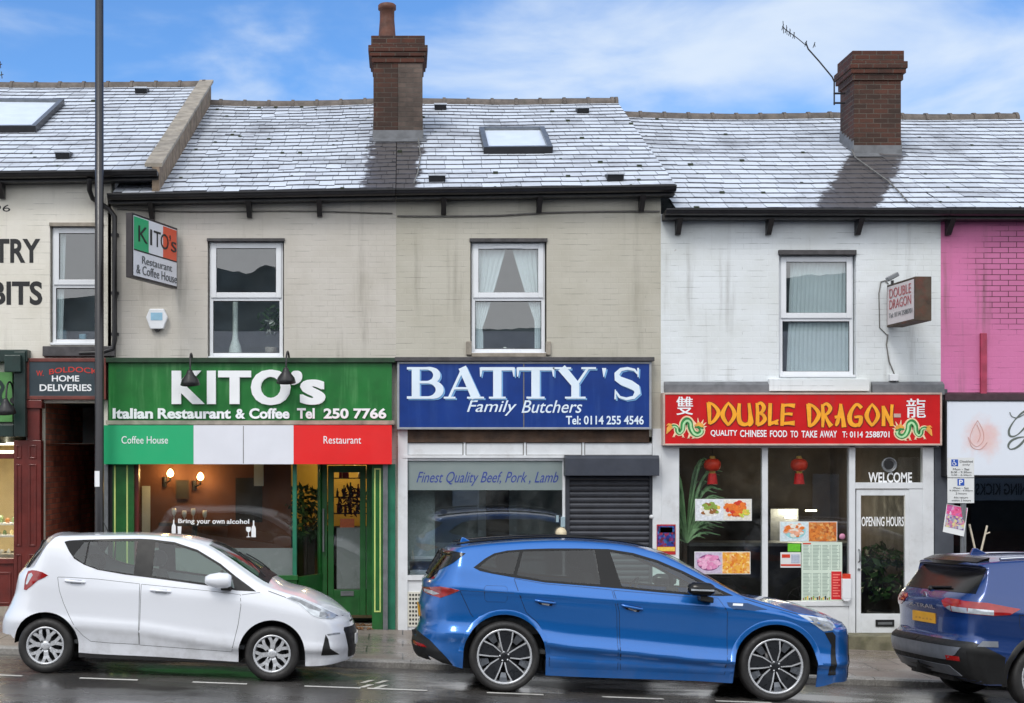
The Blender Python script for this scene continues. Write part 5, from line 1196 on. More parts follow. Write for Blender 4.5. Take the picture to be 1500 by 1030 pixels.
wx, wz = FX(1398,Yp), FZ(678,Yp); k = 0.0075
m.lathe([(0.0,0),(1.1*k,0)], (wx-0.8*k,Yp-0.004,wz+4.2*k), (0,1,0), 12)
m.strip([(wx-0.8*k,wz+2.8*k),(wx-0.5*k,wz),(wx+1.9*k,wz-0.2*k),(wx+3.0*k,wz-3.2*k)], [1.2*k]*4, Yp-0.0045, 0, 0.001)
m.strip([(wx+3.0*k*math.cos(R(a))-0.3*k, wz-1.4*k+3.0*k*math.sin(R(a))) for a in range(130, 345, 15)], [0.9*k]*15, Yp-0.005, 0, 0.001)
m.build('wheelchair_symbol', M['txt_white'], p1, off=po)
for s, a, b, c, d, par in (('Disabled',1406,1425,674.5,677.5,p1),('only',1410,1421,679.5,682.5,p1),('Mon - Sat',1396,1420,686,689,p1),('8.00 - 9.30am',1393,1423,690.3,693.2,p1),('4.00 - 6.30pm',1393,1423,694.8,697.7,p1),
                           ('Mon - Sat',1397,1419,713.5,716.5,p2),('9.30am - 4.00pm',1391,1425,717.6,720.4,p2),('2 hours',1400,1416,721.5,724.3,p2),('No return',1398,1418,727.5,730.3,p2),('within 2 hours',1394,1422,731.7,734.5,p2)):
    ptext(s, a, b, c, d, Yp-0.003, M['txt_black'], par, depth=0.001)
def paint(name, pal, scale=26, seedv=0):
    """printed picture of irregular colour patches"""
    t = NT(name); v = t.n('ShaderNodeTexVoronoi'); v.feature = 'F1'; v.inputs['Scale'].default_value = scale
    nd = t.n('ShaderNodeVectorMath', operation='ADD'); nn = t.n('ShaderNodeTexNoise'); nn.inputs['Scale'].default_value = scale*0.6
    t.l(t.coord(), nn.inputs['Vector']); sc_ = t.n('ShaderNodeVectorMath', operation='SCALE'); sc_.inputs['Scale'].default_value = 1.6/scale; t.l(nn.outputs['Color'], sc_.inputs[0])
    t.l(t.mapping((1,1,1),(seedv,seedv*0.7,0)), nd.inputs[0]); t.l(sc_.outputs[0], nd.inputs[1]); t.l(nd.outputs[0], v.inputs['Vector'])
    sr = t.n('ShaderNodeSeparateColor'); t.l(v.outputs['Color'], sr.inputs[0])
    rp = t.n('ShaderNodeValToRGB'); rp.color_ramp.interpolation = 'LINEAR'; e = rp.color_ramp.elements
    while len(e) < len(pal): e.new(0.5)
    for i, c in enumerate(pal): e[i].position = i/(len(pal)-1); e[i].color = lin(*c)
    t.l(sr.outputs[0], rp.inputs[0]); t.bsdf(rp.outputs[0], 0.35, coat=0.1); return t.mat
# poster tied to the post, slipped sideways
tp = thing('poster', (FX(1402,PY), PY-0.1, FZ(786,PY)), 'tilted pink and purple event poster tied to the parking sign post', 'poster')
Q = [(1389,738),(1420,744.5),(1412,786),(1381,779)]
for nm, q, dy, mt in (('sheet', [(0,0),(1,0),(1,1),(0,1)], 0, M['plate_white']), ('picture', [(0.03,0.02),(0.97,0.02),(0.97,0.36),(0.03,0.36)], -0.003, paint('poster_pink', ((196,44,108),(226,90,140),(180,60,150),(220,190,210)), 30)),
                  ('picture', [(0.06,0.37),(0.94,0.37),(0.94,0.80),(0.06,0.80)], -0.003, paint('poster_violet', ((190,190,200),(92,60,130),(200,120,150),(210,200,120),(150,140,190)), 34))):
    def bl(u, v):
        a = [(1-u)*Q[0][i]+u*Q[1][i] for i in range(2)]; b = [(1-u)*Q[3][i]+u*Q[2][i] for i in range(2)]
        return ((1-v)*a[0]+v*b[0], (1-v)*a[1]+v*b[1])
    pts = [bl(*p) for p in q]; m = MB(); Yt = PY-0.06+dy
    m.add([(FX(a,Yt),Yt+0.05*(1-w[1]),FZ(b,Yt)) for (a, b), w in zip(pts, q)], [(3,2,1,0)])
    m.build(nm, mt, tp)
for i, (a, b, c, d, br) in enumerate(((1420,768,1430,812,None),(1446,770,1436,812,(1450,780)))):
    m = MB(); Ys = -0.7-0.1*i; m.tube([(FX(a,Ys),Ys,FZ(b,Ys)),(FX((a+c)/2,Ys),Ys,FZ((b+d)/2,Ys)),(FX(c,Ys),Ys,FZ(d,Ys)),(FX(c+(c-a)*1.3,Ys),Ys-0.05,gz(6.5)+0.02)], 0.014, 8)
    if br: m.tube([(FX(442,Ys)+FX(1000,Ys)-FX(0,Ys),Ys,FZ(783,Ys)),(FX(br[0],Ys),Ys,FZ(br[1],Ys))], 0.010, 6)
    single('garden_stake', m, pm('pale_wood', (206,196,176), 0.6, 0.1, 9), ('pale wooden stake leaning right beside the parking post, plain end', 'pale wooden stake with a side prong behind the dark blue car')[i], 'stake')

# ------------------------------------------------------------------ television aerial
ar = thing('tv_aerial', (FX(1224,yf2), yf2+0.3, FZ(152,yf2+0.3)), 'bent thin television aerial bracketed to the right hand chimney', 'aerial')
ya = yf2+0.3; mb = MB(); a_ = lambda px, py: (FX(px,ya), ya, FZ(py,ya))
mb.tube([a_(1222,154),a_(1222,120),a_(1219,113),a_(1200,90),a_(1184,72),a_(1180,62)], 0.012, 6)
for py in (137, 151): mb.tube([a_(1221,py),a_(1238,py)], 0.016, 6)
mb.build('mast', M['black_metal'], ar)
mb = MB(); mb.tube([a_(1180,66),a_(1168,56),a_(1150,43),a_(1146,38)], 0.007, 6)
for px, py, l in ((1147,40,9),(1152,44,7),(1157,48,6),(1163,52,5),(1181,64,4),(1193,66,3)):
    mb.tube([a_(px,py-l),a_(px+1,py+l)], 0.006, 5); mb.tube([(FX(px,ya-0.12),ya-0.15,FZ(py,ya)),(FX(px,ya)+0.02,ya+0.15,FZ(py,ya))], 0.007, 5)
mb.build('antenna', M['black_metal'], ar)
ar2 = thing('tv_aerial', (FX(-3,6), 6, FZ(140,6)), 'dark aerial rods just showing over the ridge at the left edge', 'aerial')
mb = MB(); b_ = lambda px, py: (FX(px,6), 6, FZ(py,6)); mb.tube([b_(-6,160),b_(-5,80)], 0.014, 6)
for px, py in ((-4,92),(-2,95),(0,110)): mb.tube([b_(px-12,py+3),b_(px+5,py-1)], 0.008, 5); mb.tube([b_(px+2,py-5),b_(px+3,py+5)], 0.008, 5)
mb.build('mast', M['black_metal'], ar2)

# ------------------------------------------------------------------ posters in the takeaway windows
def poster(px0, px1, py0, py1, label, pics, Y=-0.012, cat='poster', name='poster', base=None):
    root = thing(name, (FX((px0+px1)/2), Y, FZ(py1)), label, cat)
    m = MB(); m.box(FX(px0),FX(px1),Y,Y+0.005,FZ(py1),FZ(py0)); m.build('sheet', base or M['plate_white'], root)
    for a, b, c, d, mt in pics:
        m = MB(); m.box(FX(a),FX(b),Y-0.003,Y,FZ(d),FZ(c)); m.build('picture', mt, root)
    return root
def dish(root, px, py, w, h, foodmats, platemat=None, Y=-0.016):
    """a printed dish: plate ellipse and a heap of food, flat on the poster"""
    m = MB()
    if platemat:
        m.prism([(FX(px)+w/105*math.cos(2*math.pi*k/20), FZ(py)+h/105*math.sin(2*math.pi*k/20)) for k in range(20)], Y, Y+0.0008, 0)
        m.build('printed_plate', platemat, root)
    m = MB(); rnd = random.Random(int(px)); w *= 1.2; h *= 1.15
    for i in range(46):
        a = rnd.random()*6.28; q = rnd.random()**0.6*0.72; x = FX(px)+w/105*q*math.cos(a); z = FZ(py-h*0.12)+h/105*q*math.sin(a); s = w/105*(0.13+0.12*rnd.random())
        m.prism([(x+s*(0.8+0.4*rnd.random())*math.cos(2*math.pi*k/7), z+s*0.7*(0.8+0.4*rnd.random())*math.sin(2*math.pi*k/7)) for k in range(7)], Y-0.0005-0.0001*i, Y-0.0002, rnd.randrange(len(foodmats)))
    m.build('printed_dish', foodmats, root)
cm = lambda n, c: M.setdefault(n, pm(n, c, 0.4, 0.12, 30))
red, orng, ylw, brn, grn, wht, pnk, prp, tea = cm('food_red',(206,60,36)), cm('food_orange',(228,120,44)), cm('food_yellow',(232,196,84)), cm('food_brown',(150,98,52)), cm('food_green',(140,164,70)), cm('food_white',(228,226,216)), cm('food_pink',(222,140,184)), cm('food_purple',(140,74,128)), cm('food_teal',(150,206,210))
wood_tbl = cm('print_cream',(226,222,212))
p = poster(1018, 1101, 731, 763, 'food poster with a noodle dish beside an orange chicken dish, upper left window', [(1019,1059,732,762,cm('print_pale',(220,224,230))),(1060,1100,732,762,wood_tbl)])
dish(p, 1040, 747, 16, 10, [brn, ylw, grn, wht], cm('print_white',(240,240,242))); dish(p, 1077, 748, 17, 13, [orng, red, orng]); dish(p, 1089, 753, 9, 7, [ylw, cm('food_lime',(196,206,80))])
p = poster(1017, 1099, 808, 841, 'food poster with pink prawn crackers beside golden noodles, lower left window', [(1018,1057,809,840,cm('print_lilac',(196,184,206))),(1058,1098,809,840,paint('food_gold', ((232,150,44),(240,190,80),(220,120,40),(250,220,150)), 34))])
dish(p, 1038, 824, 17, 12, [pnk, cm('food_rose',(232,176,206)), pnk], prp)
p = poster(1142, 1226, 764, 793.5, 'food poster with prawns on ice beside fried spring rolls, right window', [(1143,1183.5,765,793,cm('print_ice',(206,222,228))),(1184.5,1225,765,793,paint('food_rolls', ((196,96,36),(224,140,62),(160,70,30),(232,176,104)), 30, 3))])
dish(p, 1164, 778, 16, 11, [cm('food_prawn',(232,170,140)), wht, orng], tea)
m = MB(); pbox(m, 1154, 1172.5, 796.5, 808, -0.015, -0.011); single('sticker', m, cm('sticker_green',(104,190,50)), 'plain bright green sticker above the small red and white notice', 'sticker')
p = poster(1143, 1173, 809, 831.5, 'small red and white notice left of the big menu', [(1145,1157,812,817,red),(1143.5,1172.5,826.5,829,red),(1158.5,1171,812,825,cm('print_greyblue',(176,184,200)))], Y=-0.010)
M['menu_paper'] = pm('menu_paper', (208,222,208), 0.5, 0.04, 6)
mn = thing('menu_poster', (FX(1203), -0.02, FZ(880)), 'tall pale green printed menu with a red strip, in the right window', 'menu')
m = MB(); m.box(FX(1173.5),FX(1233),-0.022,-0.016,FZ(880),FZ(794)); m.build('sheet', M['menu_paper'], mn)
m = MB(); rnd = random.Random(4)
for col in range(4):
    for row in range(38):
        if row in (18, 19) or (col == 3 and row > 19): continue
        a = 1176+14*col; y = 798.5+2.05*row; m.box(FX(a), FX(a+7+3*rnd.random()), -0.0226, -0.0220, FZ(y+0.85), FZ(y), 0); m.box(FX(a+10.5), FX(a+12), -0.0226, -0.0220, FZ(y+0.85), FZ(y), 0)
m.build('printed_lines', pm('print_greygreen', (126,150,138), 0.6, 0.05, 9), mn)
m = MB(); pbox(m, 1176, 1188, 795.5, 797.5, -0.0232, -0.0222); m.build('heading', red, mn)
m = MB(); m.box(FX(1217),FX(1232),-0.0245,-0.0222,FZ(878),FZ(837)); m.build('red_strip', pm('strip_red', (206,34,40), 0.5, 0.06, 8), mn)
m = MB()
for row in range(9): m.box(FX(1219), FX(1230-3*(row%2)), -0.0252, -0.0246, FZ(842.5+3.9*row), FZ(840.8+3.9*row))
m.build('strip_print', cm('print_salmon',(238,130,120)), mn)
m = MB()
for k in range(14): m.box(FX(1175.5+2.9*k), FX(1177.5+2.9*k), -0.0245, -0.0222, FZ(878.5), FZ(876-1.5*(k%3)), k%4)
m.build('picture_row', [brn, grn, ylw, M['txt_black']], mn)
lh = thing('leaflet_box', (FX(1240), -0.12, FZ(880)), 'white leaflet box with a red top on the post right of the menu', 'leaflet box')
m = MB(); m.box(FX(1234,-.12),FX(1247,-.12),-0.12,-0.055,FZ(877,-.12),FZ(848,-.12)); m.prism([(FX(1234,-.12),FZ(877,-.12)),(FX(1247,-.12),FZ(877,-.12)),(FX(1244,-.12),FZ(881,-.12)),(FX(1237,-.12),FZ(881,-.12))], -0.12, -0.055); m.build('holder', M['upvc'], lh, bevel=0.006)
m = MB(); m.box(FX(1235,-.11),FX(1246,-.11),-0.11,-0.065,FZ(848,-.12),FZ(841,-.12)); m.build('leaflets', red, lh)
p = poster(961, 988.5, 768, 812, 'narrow blue and yellow cash poster on the white pier between shutter and takeaway window', [(962,987.5,770,800,paint('poster_blue', ((30,40,110),(44,60,150),(150,40,50),(30,30,70),(60,120,190)), 34)),(962,987.5,801,807,ylw),(966,984,772,780,cm('print_sky',(90,170,210)))], Y=-0.058, base=cm('poster_red',(176,40,44)))
m = MB(); m.lathe([(0,-0.004),(0.042,-0.004),(0.042,0.0)], (FX(1233.5),-0.006,FZ(786)), (0,1,0), 20); single('sticker', m, cm('sticker_mauve',(196,130,160)), 'small round mauve sticker right of the spring roll poster', 'sticker')

# lettering film in the restaurant window
bw = thing('window_lettering', (FX(315), -0.004, FZ(787)), 'white film lettering Bring your own alcohol between bottle and glass outlines', 'lettering')
for s, a, b, c, d in (('Bring',261,285,760,768.5),('your',288,308,762,769.5),('own',311,329,762,767.5),('alcohol',332,365,760.5,767.5)): ptext(s, a, b, c, d, -0.001, M['txt_white'], bw, bold=0.02, depth=0.002)
def bottle_cut(px, py0, py1, w, glassx, gy0, gy1, wine):
    m = MB(); x = FX(px); zt, zb = FZ(py0), FZ(py1); h = zt-zb; ww = w/105
    m.strip([(x,zb),(x,zb+h*0.5),(x,zb+h*0.62),(x,zb+h*0.72),(x,zt)], [ww,ww,ww*0.8,ww*0.34,ww*0.3], -0.003, 0, 0.002)
    xg = FX(glassx); zt, zb = FZ(gy0), FZ(gy1); h = zt-zb
    if wine: m.strip([(xg,zb),(xg,zb+h*0.06),(xg,zb+h*0.08),(xg,zb+h*0.5),(xg,zb+h*0.55),(xg,zb+h*0.7),(xg,zt)], [ww*0.9,ww*0.8,ww*.16,ww*.16,ww*.7,ww*1.1,ww*1.0], -0.0036, 0, 0.002)
    else: m.strip([(xg,zb),(xg,zt)], [ww*0.7,ww*1.0], -0.0036, 0, 0.002)
    m.build('bottle_outline', M['txt_white'], bw)
bottle_cut(254.5, 761.5, 782, 6, 263, 771, 784, False); bottle_cut(371.5, 762.5, 787, 6.5, 364, 772, 787, True)

# ------------------------------------------------------------------ curtains behind the upper windows
def curtain(edge0, edge1, z0, z1, Y, label, folds=9, amp=0.02, seed=1, cat='curtain', mat=None):
    """a hanging net: edge0/edge1 give left and right x at height share v (0 bottom, 1 top)"""
    nu, nv = folds*6, 14; rnd = random.Random(seed); ph = rnd.random()*6; vs = []
    for j in range(nv+1):
        v = j/nv; a, b = edge0(v), edge1(v)
        for i in range(nu+1):
            u = i/nu; vs.append((a+(b-a)*u, Y+amp*math.sin(2*math.pi*folds*u+ph+0.6*math.sin(5*v))*(0.6+0.4*math.sin(3*u+seed)), z0+(z1-z0)*v))
    m = MB(); m.add(vs, [(j*(nu+1)+i, j*(nu+1)+i+1, (j+1)*(nu+1)+i+1, (j+1)*(nu+1)+i) for j in range(nv) for i in range(nu)], 0, True)
    return single('net_curtain', m, mat or M['net'], label, cat)
X0, X1, Z0, Z1 = FX(694,.2), FX(796,.2), FZ(514,.2), FZ(360,.2)
def tie(v): # inner edge of a tied-back curtain
    return 0.10+0.16*min(1, max(0, (v-0.22)/0.78))**0.8 if v > 0.22 else 0.10+0.05*(0.22-v)
curtain(lambda v: X0, lambda v: X0+(0.11+0.35*max(0,(v-0.2)/0.8)**0.9 if v > 0.2 else 0.13), Z0, Z1, 0.14, "white net curtain tied back on the left of the butchers' upstairs window", 6, seed=2)
curtain(lambda v: X1-(0.11+0.35*max(0,(v-0.25)/0.75)**0.9 if v > 0.25 else 0.13), lambda v: X1, Z0, Z1, 0.14, "white net curtain tied back on the right of the butchers' upstairs window", 6, seed=5)
curtain(lambda v: FX(1157,.2)-0.06*(1-v), lambda v: FX(1245,.2), FZ(545,.2), FZ(378,.2), 0.14, "full white net curtain in gathered folds above the takeaway sign", 15, 0.022, 3)
curtain(lambda v: FX(80,.2), lambda v: FX(93,.2)+0.05*v, FZ(500,.2), FZ(336,.2), 0.14, 'white net curtain drawn to the left in the cream house window', 4, 0.02, 7)
m = MB(); m.box(FX(86,.4), FX(98,.4), 0.30, 0.42, FZ(500,.4), FZ(484,.4)); m.box(FX(118,.4), FX(128,.4), 0.3, 0.4, FZ(500,.4), FZ(490,.4)); single('ornament', m, cm('ornament_blue',(120,160,176)), 'pale blue boxes on the window ledge of the cream house', 'ornament', bevel=0.01)
m = MB(); xx = FX(345,.35)
m.lathe([(0.0,0.0),(0.10,0.0),(0.10,0.02),(0.08,0.12),(0.045,0.22),(0.038,0.3),(0.038,0.78),(0.03,0.80)], (xx,0.32,FZ(520,.3)), (0,0,1), 18); single('tall_vase', m, cm('vase_white',(206,214,206)), 'tall narrow white vase in the window above the restaurant sign', 'vase')
def leafy(m, c, r, n, s, seed, mi=0, flat=1.0):
    rnd = random.Random(seed)
    for i in range(n):
        d = Vector((rnd.gauss(0,1), rnd.gauss(0,1)*0.7, rnd.gauss(0,1)*flat)).normalized()*r*rnd.random()**0.45; p = Vector(c)+d
        u = Vector((rnd.gauss(0,1), rnd.gauss(0,1), rnd.gauss(0,1))).normalized(); w = u.orthogonal().normalized(); q = s*(0.6+0.8*rnd.random())
        m.add([p-u*q, p+w*q*0.4, p+u*q, p-w*q*0.4], [(0,1,2,3)], mi)
M['leaf'] = pm('leaf_green', (52,84,40), 0.5, 0.4, 9); M['leaf_lt'] = pm('leaf_pale', (112,140,70), 0.5, 0.3, 9); M['petal'] = pm('white_petal', (224,226,214), 0.6, 0.05, 9)
op_ = thing('potted_plant', (FX(392,.4), 0.4, FZ(522,.4)), 'orchid with white flowers in the window above the restaurant sign', 'plant')
m = MB(); leafy(m, (FX(398,.4),0.42,FZ(470,.4)), 0.22, 90, 0.05, 3, flat=2.0); m.build('foliage', M['leaf'], op_)
m = MB(); leafy(m, (FX(395,.35),0.34,FZ(480,.35)), 0.11, 26, 0.035, 4, flat=2.2); m.build('flowers', M['petal'], op_)
m = MB(); m.lathe([(0,0),(0.07,0),(0.09,0.14),(0.08,0.14)], (FX(397,.4),0.42,FZ(523,.4)), (0,0,1), 16); m.build('pot', M['stone_lt'], op_)
m = MB(); leafy(m, (FX(745,.3),0.3,FZ(513,.3)), 0.10, 30, 0.03, 9, flat=0.35); single('flowers', m, M['petal'], "white flowers lying on the sill inside the butchers' upstairs window", 'flowers')

# ------------------------------------------------------------------ restaurant
BULB = emit('warm_bulb', (1.0, 0.62, 0.22, 1), 34)
def wall_lamp(px, py, Y, label):
    x, z = FX(px,Y), FZ(py,Y); r = thing('wall_lamp', (x, Y+0.12, z-0.15), label, 'lamp', 'lit wall lamps in the restaurant')
    m = MB(); m.lathe([(0,-0.05),(0.035,-0.035),(0.05,0.0),(0.035,0.04),(0.015,0.065),(0,0.07)], (x,Y,z), (0,0,1), 16); m.build('bulb', BULB, r)
    m = MB(); m.tube([(x,Y,z-0.05),(x,Y,z-0.10),(x-0.06,Y+0.06,z-0.13),(x-0.10,Y+0.12,z-0.13)], 0.012, 8); m.cyl((x-0.10,Y+0.12,z-0.19),(x-0.10,Y+0.12,z-0.05),0.03); m.build('arm', M['black_metal'], r)
    ld = bpy.data.lights.new('bulb_light', 'POINT'); ld.energy = 8; ld.color = (1.0, 0.58, 0.22); ld.shadow_soft_size = 0.05
    lo = bpy.data.objects.new('bulb_light', ld); C.objects.link(lo); lo.parent = r; lo.location = (0.0, -0.20, 0.15)
m = MB(); m.box(FX(190,1.0), FX(426,1.0), 1.02, 1.10, gz(-3)+0.06, FZ(668,1)); m.build('partition', M['room_rust'], kito)
m = MB(); pbox(m, 345, 384, 700, 765, 1.0, 1.018); m.build('dark_panel', M['room_dark'], kito)
m = MB(); pbox(m, 372, 386, 680, 712, 0.985, 0.999); pbox(m, 208, 220, 712, 790, 0.99, 1.0); m.build('wall_notice', M['room_grey'], kito)
gd = MB(); 
pf = thing('picture', (FX(268,1), 1.0, FZ(730,1)), 'small dark framed picture between the lit wall lamps of the restaurant', 'picture')
m = MB(); pbox(m, 258, 276, 704, 730, 0.99, 1.018); m.build('canvas', M['room_dark'], pf); m = MB(); frame(m, FX(257,.98), FX(277,.98), FZ(731,.98), FZ(703,.98), 0.985, 0.989, 0.02); m.build('frame', M['dark_wood'], pf)
leafy(gd, (FX(515,1.6),1.6,FZ(735,1.6)), 0.24, 130, 0.05, 77, flat=0.9); single('hanging_garland', gd, pm('garland_rust', (92,44,30), 0.7, 0.4, 9), 'rust red garland hanging inside the restaurant door', 'garland')
wall_lamp(249.5, 694, 0.88, 'lit warm wall lamp nearest the left end of the restaurant window'); wall_lamp(293.5, 699, 0.88, 'lit warm wall lamp second from the left in the restaurant window')
ld = bpy.data.lights.new('alcove_light', 'POINT'); ld.energy = 30; ld.color = (1.0, 0.74, 0.36); ld.shadow_soft_size = 0.15
lo = bpy.data.objects.new('alcove_light', ld); C.objects.link(lo); lo.location = (-0.9, 3.1, 2.55)
M['tumbler'] = emit('glass_glint', (1.0, 0.8, 0.5, 1), 1.6)
gm = pm('glassware', (230,222,206), 0.08, 0.05, 9, metal=0.0, spec=1.0, coat=1.0)
tb = thing('dining_table', (FX(280,0.7), 0.7, gz(-3)+0.06), 'dark dining table laid inside the left part of the restaurant window', 'table')
m = MB(); m.box(FX(235,0.6), FX(335,0.6), 0.45, 0.98, FZ(770,0.6), FZ(765,0.6)); m.build('table_top', M['dark_wood'], tb)
m = MB(); m.cyl((FX(285,.7),0.72,gz(-3)+0.06),(FX(285,.7),0.72,FZ(769,.7)),0.04); m.build('pedestal', M['black_metal'], tb)
def wineglass(px, py, Y, i):
    x, z = FX(px,Y), FZ(py,Y); m = MB(); m.lathe([(0.03,-0.17),(0.006,-0.165),(0.006,-0.08),(0.025,-0.06),(0.036,-0.02),(0.032,0.03),(0.028,0.03),(0.03,-0.02),(0.0,-0.06)], (x,Y,z), (0,0,1), 14)
    single('wine_glass', m, gm, ['wine glass nearest the left on the restaurant table', 'wine glass second from the left on the restaurant table', 'wine glass third from the left on the restaurant table', 'wine glass nearest the right on the restaurant table'][i], 'glass', 'wine glasses on the restaurant table')
for i, px in enumerate((255, 270, 283, 300)): wineglass(px, 748+(i%2)*3, 0.6+0.05*i, i)
pl = thing('potted_plant', (FX(452,.9), 1.2, gz(-1.3)+0.06), 'tall leafy plant behind the angled glass beside the restaurant door', 'plant')
m = MB(); leafy(m, (FX(448,1.2),1.25,FZ(752,1.2)), 0.42, 260, 0.07, 21, flat=1.5); m.build('foliage', M['leaf'], pl)
m = MB(); leafy(m, (FX(446,1.2),1.12,FZ(745,1.2)), 0.36, 80, 0.055, 22, flat=1.5); m.build('pale_leaves', M['leaf_lt'], pl)
m = MB(); m.cyl((FX(448,1.2),1.25,gz(-1.3)+0.3),(FX(448,1.2),1.25,FZ(770,1.2)),0.025); m.build('stem', M['dark_wood'], pl)
m = MB(); m.lathe([(0,0),(0.16,0),(0.2,0.32),(0.18,0.32)], (FX(448,1.2),1.25,gz(-1.3)+0.06), (0,0,1), 18); m.build('pot', M['stone_dark'], pl)
bk = thing('bar_shelf', (FX(512,2.4), 2.9, gz(-1)+0.06), 'bar counter with shelves of bottles seen through the restaurant door', 'bar')
m = MB(); m.box(FX(486,2.6), FX(556,2.6), 2.5, 2.9, gz(-1)+0.06, FZ(772,2.5)); m.build('counter', M['dark_wood'], bk)
m = MB()
for py in (700, 728, 752): m.box(FX(486,2.9), FX(556,2.9), 2.95, 3.1, FZ(py+1.5,2.9), FZ(py,2.9))
m.build('shelf', M['dark_wood'], bk)
bcol = [cm('bottle_amber',(170,84,30)), cm('bottle_green',(60,90,50)), cm('bottle_clear',(220,214,196)), cm('bottle_red',(150,40,34))]
k = 0
for py in (700, 728, 752):
    for i in range(9):
        x = FX(488.5+7.4*i+2.5*math.sin(i*5.1+py), 2.9); z = FZ(py,2.9); s = 0.6+0.5*((i*7+py)%5)/5; m = MB()
        if (i*3+py) % 4 == 0: continue
        m.lathe([(0,0),(0.032*s,0),(0.032*s,0.13*s),(0.012*s,0.18*s),(0.012*s,0.23*s),(0,0.23*s)], (x,3.02,z), (0,0,1), 10)
        single('bottle', m, bcol[(i*3+k)%4], 'small bottle on the bar shelves behind the restaurant door', 'bottle', 'bottles on the bar shelves'); k += 1
m = MB(); m.box(FX(498,.66), FX(519,.66), 0.675, 0.68, FZ(774,.66), FZ(760,.66)); single('notice', m, cm('notice_orange',(222,110,66)), 'orange notice taped inside the restaurant door glass', 'notice')
# fallen leaves on the door step
m = MB(); rnd = random.Random(12)
for i in range(70):
    x = FX(515+34*rnd.random()); y = -0.25+0.5*rnd.random(); s = 0.02+0.025*rnd.random(); a = rnd.random()*6.28; z = (FZ(908,DY)-0.018 if y > -0.02 else gz(x)+0.006)
    m.add([(x+s*math.cos(a),y+s*math.sin(a),z),(x-s*0.5*math.sin(a),y+s*0.5*math.cos(a),z+0.012),(x-s*math.cos(a),y-s*math.sin(a),z+0.004),(x+s*0.5*math.sin(a),y-s*0.5*math.cos(a),z+0.014)], [(0,1,2,3)])
o = m.build('fallen_leaves', pm('dead_leaf', (128,88,52), 0.8, 0.4, 40)); tag(o, 'brown fallen leaves gathered at the restaurant door step', 'leaves', kind='stuff')

# ------------------------------------------------------------------ butcher's window
ct = thing('display_counter', (FX(640,.6), 0.6, gz(.5)+0.1), "pale display counter inside the left of the butchers' window", 'counter')
m = MB(); m.box(FX(600,.5), FX(800,.5), 0.5, 1.2, gz(1)+0.1, FZ(822,.5)); m.build('base', M['white_paint'], ct)
m = MB(); m.box(FX(602,.5), FX(798,.5), 0.48, 1.1, FZ(819,.5), FZ(815,.5)); m.build('shelf', M['upvc'], ct)
m = MB(); m.obox((FX(700,.5),0.6,FZ(808,.5)), (0.92,0,0), (0,0.006,0), (0,0.06,0.12)); m.build('glass_guard', M['shopglass'], ct)
m = MB(); m.box(FX(598,.5), FX(637,.5), 0.50, 0.53, FZ(835,.5), FZ(680,.5)); single('room_screen', m, cm('screen_grey',(176,186,184)), "pale grey screen standing at the left inside the butchers' window", 'screen')

# ------------------------------------------------------------------ takeaway window
def lantern(px, py, label):
    Y = 0.14; x, z = FX(px,Y), FZ(py,Y); r = thing('paper_lantern', (x, Y, z-0.21), label, 'lantern', 'red lanterns in the takeaway window')
    LR = M.setdefault('lantern_red', pm('lantern_red', (232,62,36), 0.45, 0.15, 14)); LG = M.setdefault('lantern_gold', pm('lantern_gold', (206,164,80), 0.4, 0.15, 12))
    m = MB(); prof = [(0.035,0.09)]+[(0.035+0.085*math.cos(R(a))**0.8, 0.085*math.sin(R(a))) for a in range(75,-76,-15)]+[(0.035,-0.09)]; n = 24; vs = []
    for q, h in prof:
        for k in range(n): rr = q*(1-0.06*(k%2)); vs.append((x+rr*math.cos(2*math.pi*k/n), Y+rr*math.sin(2*math.pi*k/n), z+h))
    m.add(vs, [(a*n+k, a*n+(k+1)%n, (a+1)*n+(k+1)%n, (a+1)*n+k) for a in range(len(prof)-1) for k in range(n)], 0, True); m.build('globe', LR, r, recalc=True)
    m = MB(); m.cyl((x,Y,z+0.085),(x,Y,z+0.125),0.045,0.035,16); m.cyl((x,Y,z-0.12),(x,Y,z-0.085),0.04,0.045,16); m.build('cap', LG, r)
    m = MB(); m.cyl((x,Y,z-0.27),(x,Y,z-0.12),0.075,0.055,16); m.build('tassel', M.setdefault('tassel_red', pm('tassel_red', (206,28,30), 0.6, 0.2, 40, bump=0.5)), r)
    m = MB(); m.cyl((x,Y,z+0.12),(x,Y,FZ(656,Y)),0.004,n=6); m.build('cord', M['black_plastic'], r)
lantern(1043.5, 681, 'red paper lantern in the left takeaway window, over the noodle poster'); lantern(1170.5, 681, 'red paper lantern in the middle takeaway window, over the spring roll poster')
pm_ = thing('palm_plant', (FX(1000,.5), 0.5, gz(4)+0.1), 'dark palm with long drooping fronds at the left of the takeaway window', 'plant')
fr = MB(); rnd = random.Random(31); xb, zb = FX(1004,.4), FZ(795,.4)
for i in range(80):
    side = -1 if rnd.random() < 0.35 else 1; spread = 0.2+0.35*rnd.random(); hh = 0.15+1.15*rnd.random(); yy = 0.26+0.16*rnd.random(); pts = []; ws = []
    for k in range(9):
        u = k/8; pts.append((xb+side*spread*u**1.2, yy+0.1*u*(rnd.random()-0.5), zb+hh*math.sin(min(1.0,u*1.15)*1.75)*1.0-0.12*u)); ws.append(0.006+0.026*math.sin(math.pi*min(1,u*0.95+0.03)))
    for k in range(8):
        a, b = Vector(pts[k]), Vector(pts[k+1]); d = (b-a).normalized(); n = Vector((-d.z, 0.35, d.x)).normalized()
        fr.add([a-n*ws[k]/2, a+n*ws[k]/2, b+n*ws[k+1]/2, b-n*ws[k+1]/2], [(0,1,2,3)])
fr.build('fronds', pm('palm_green', (128,168,118), 0.45, 0.35, 5), pm_)
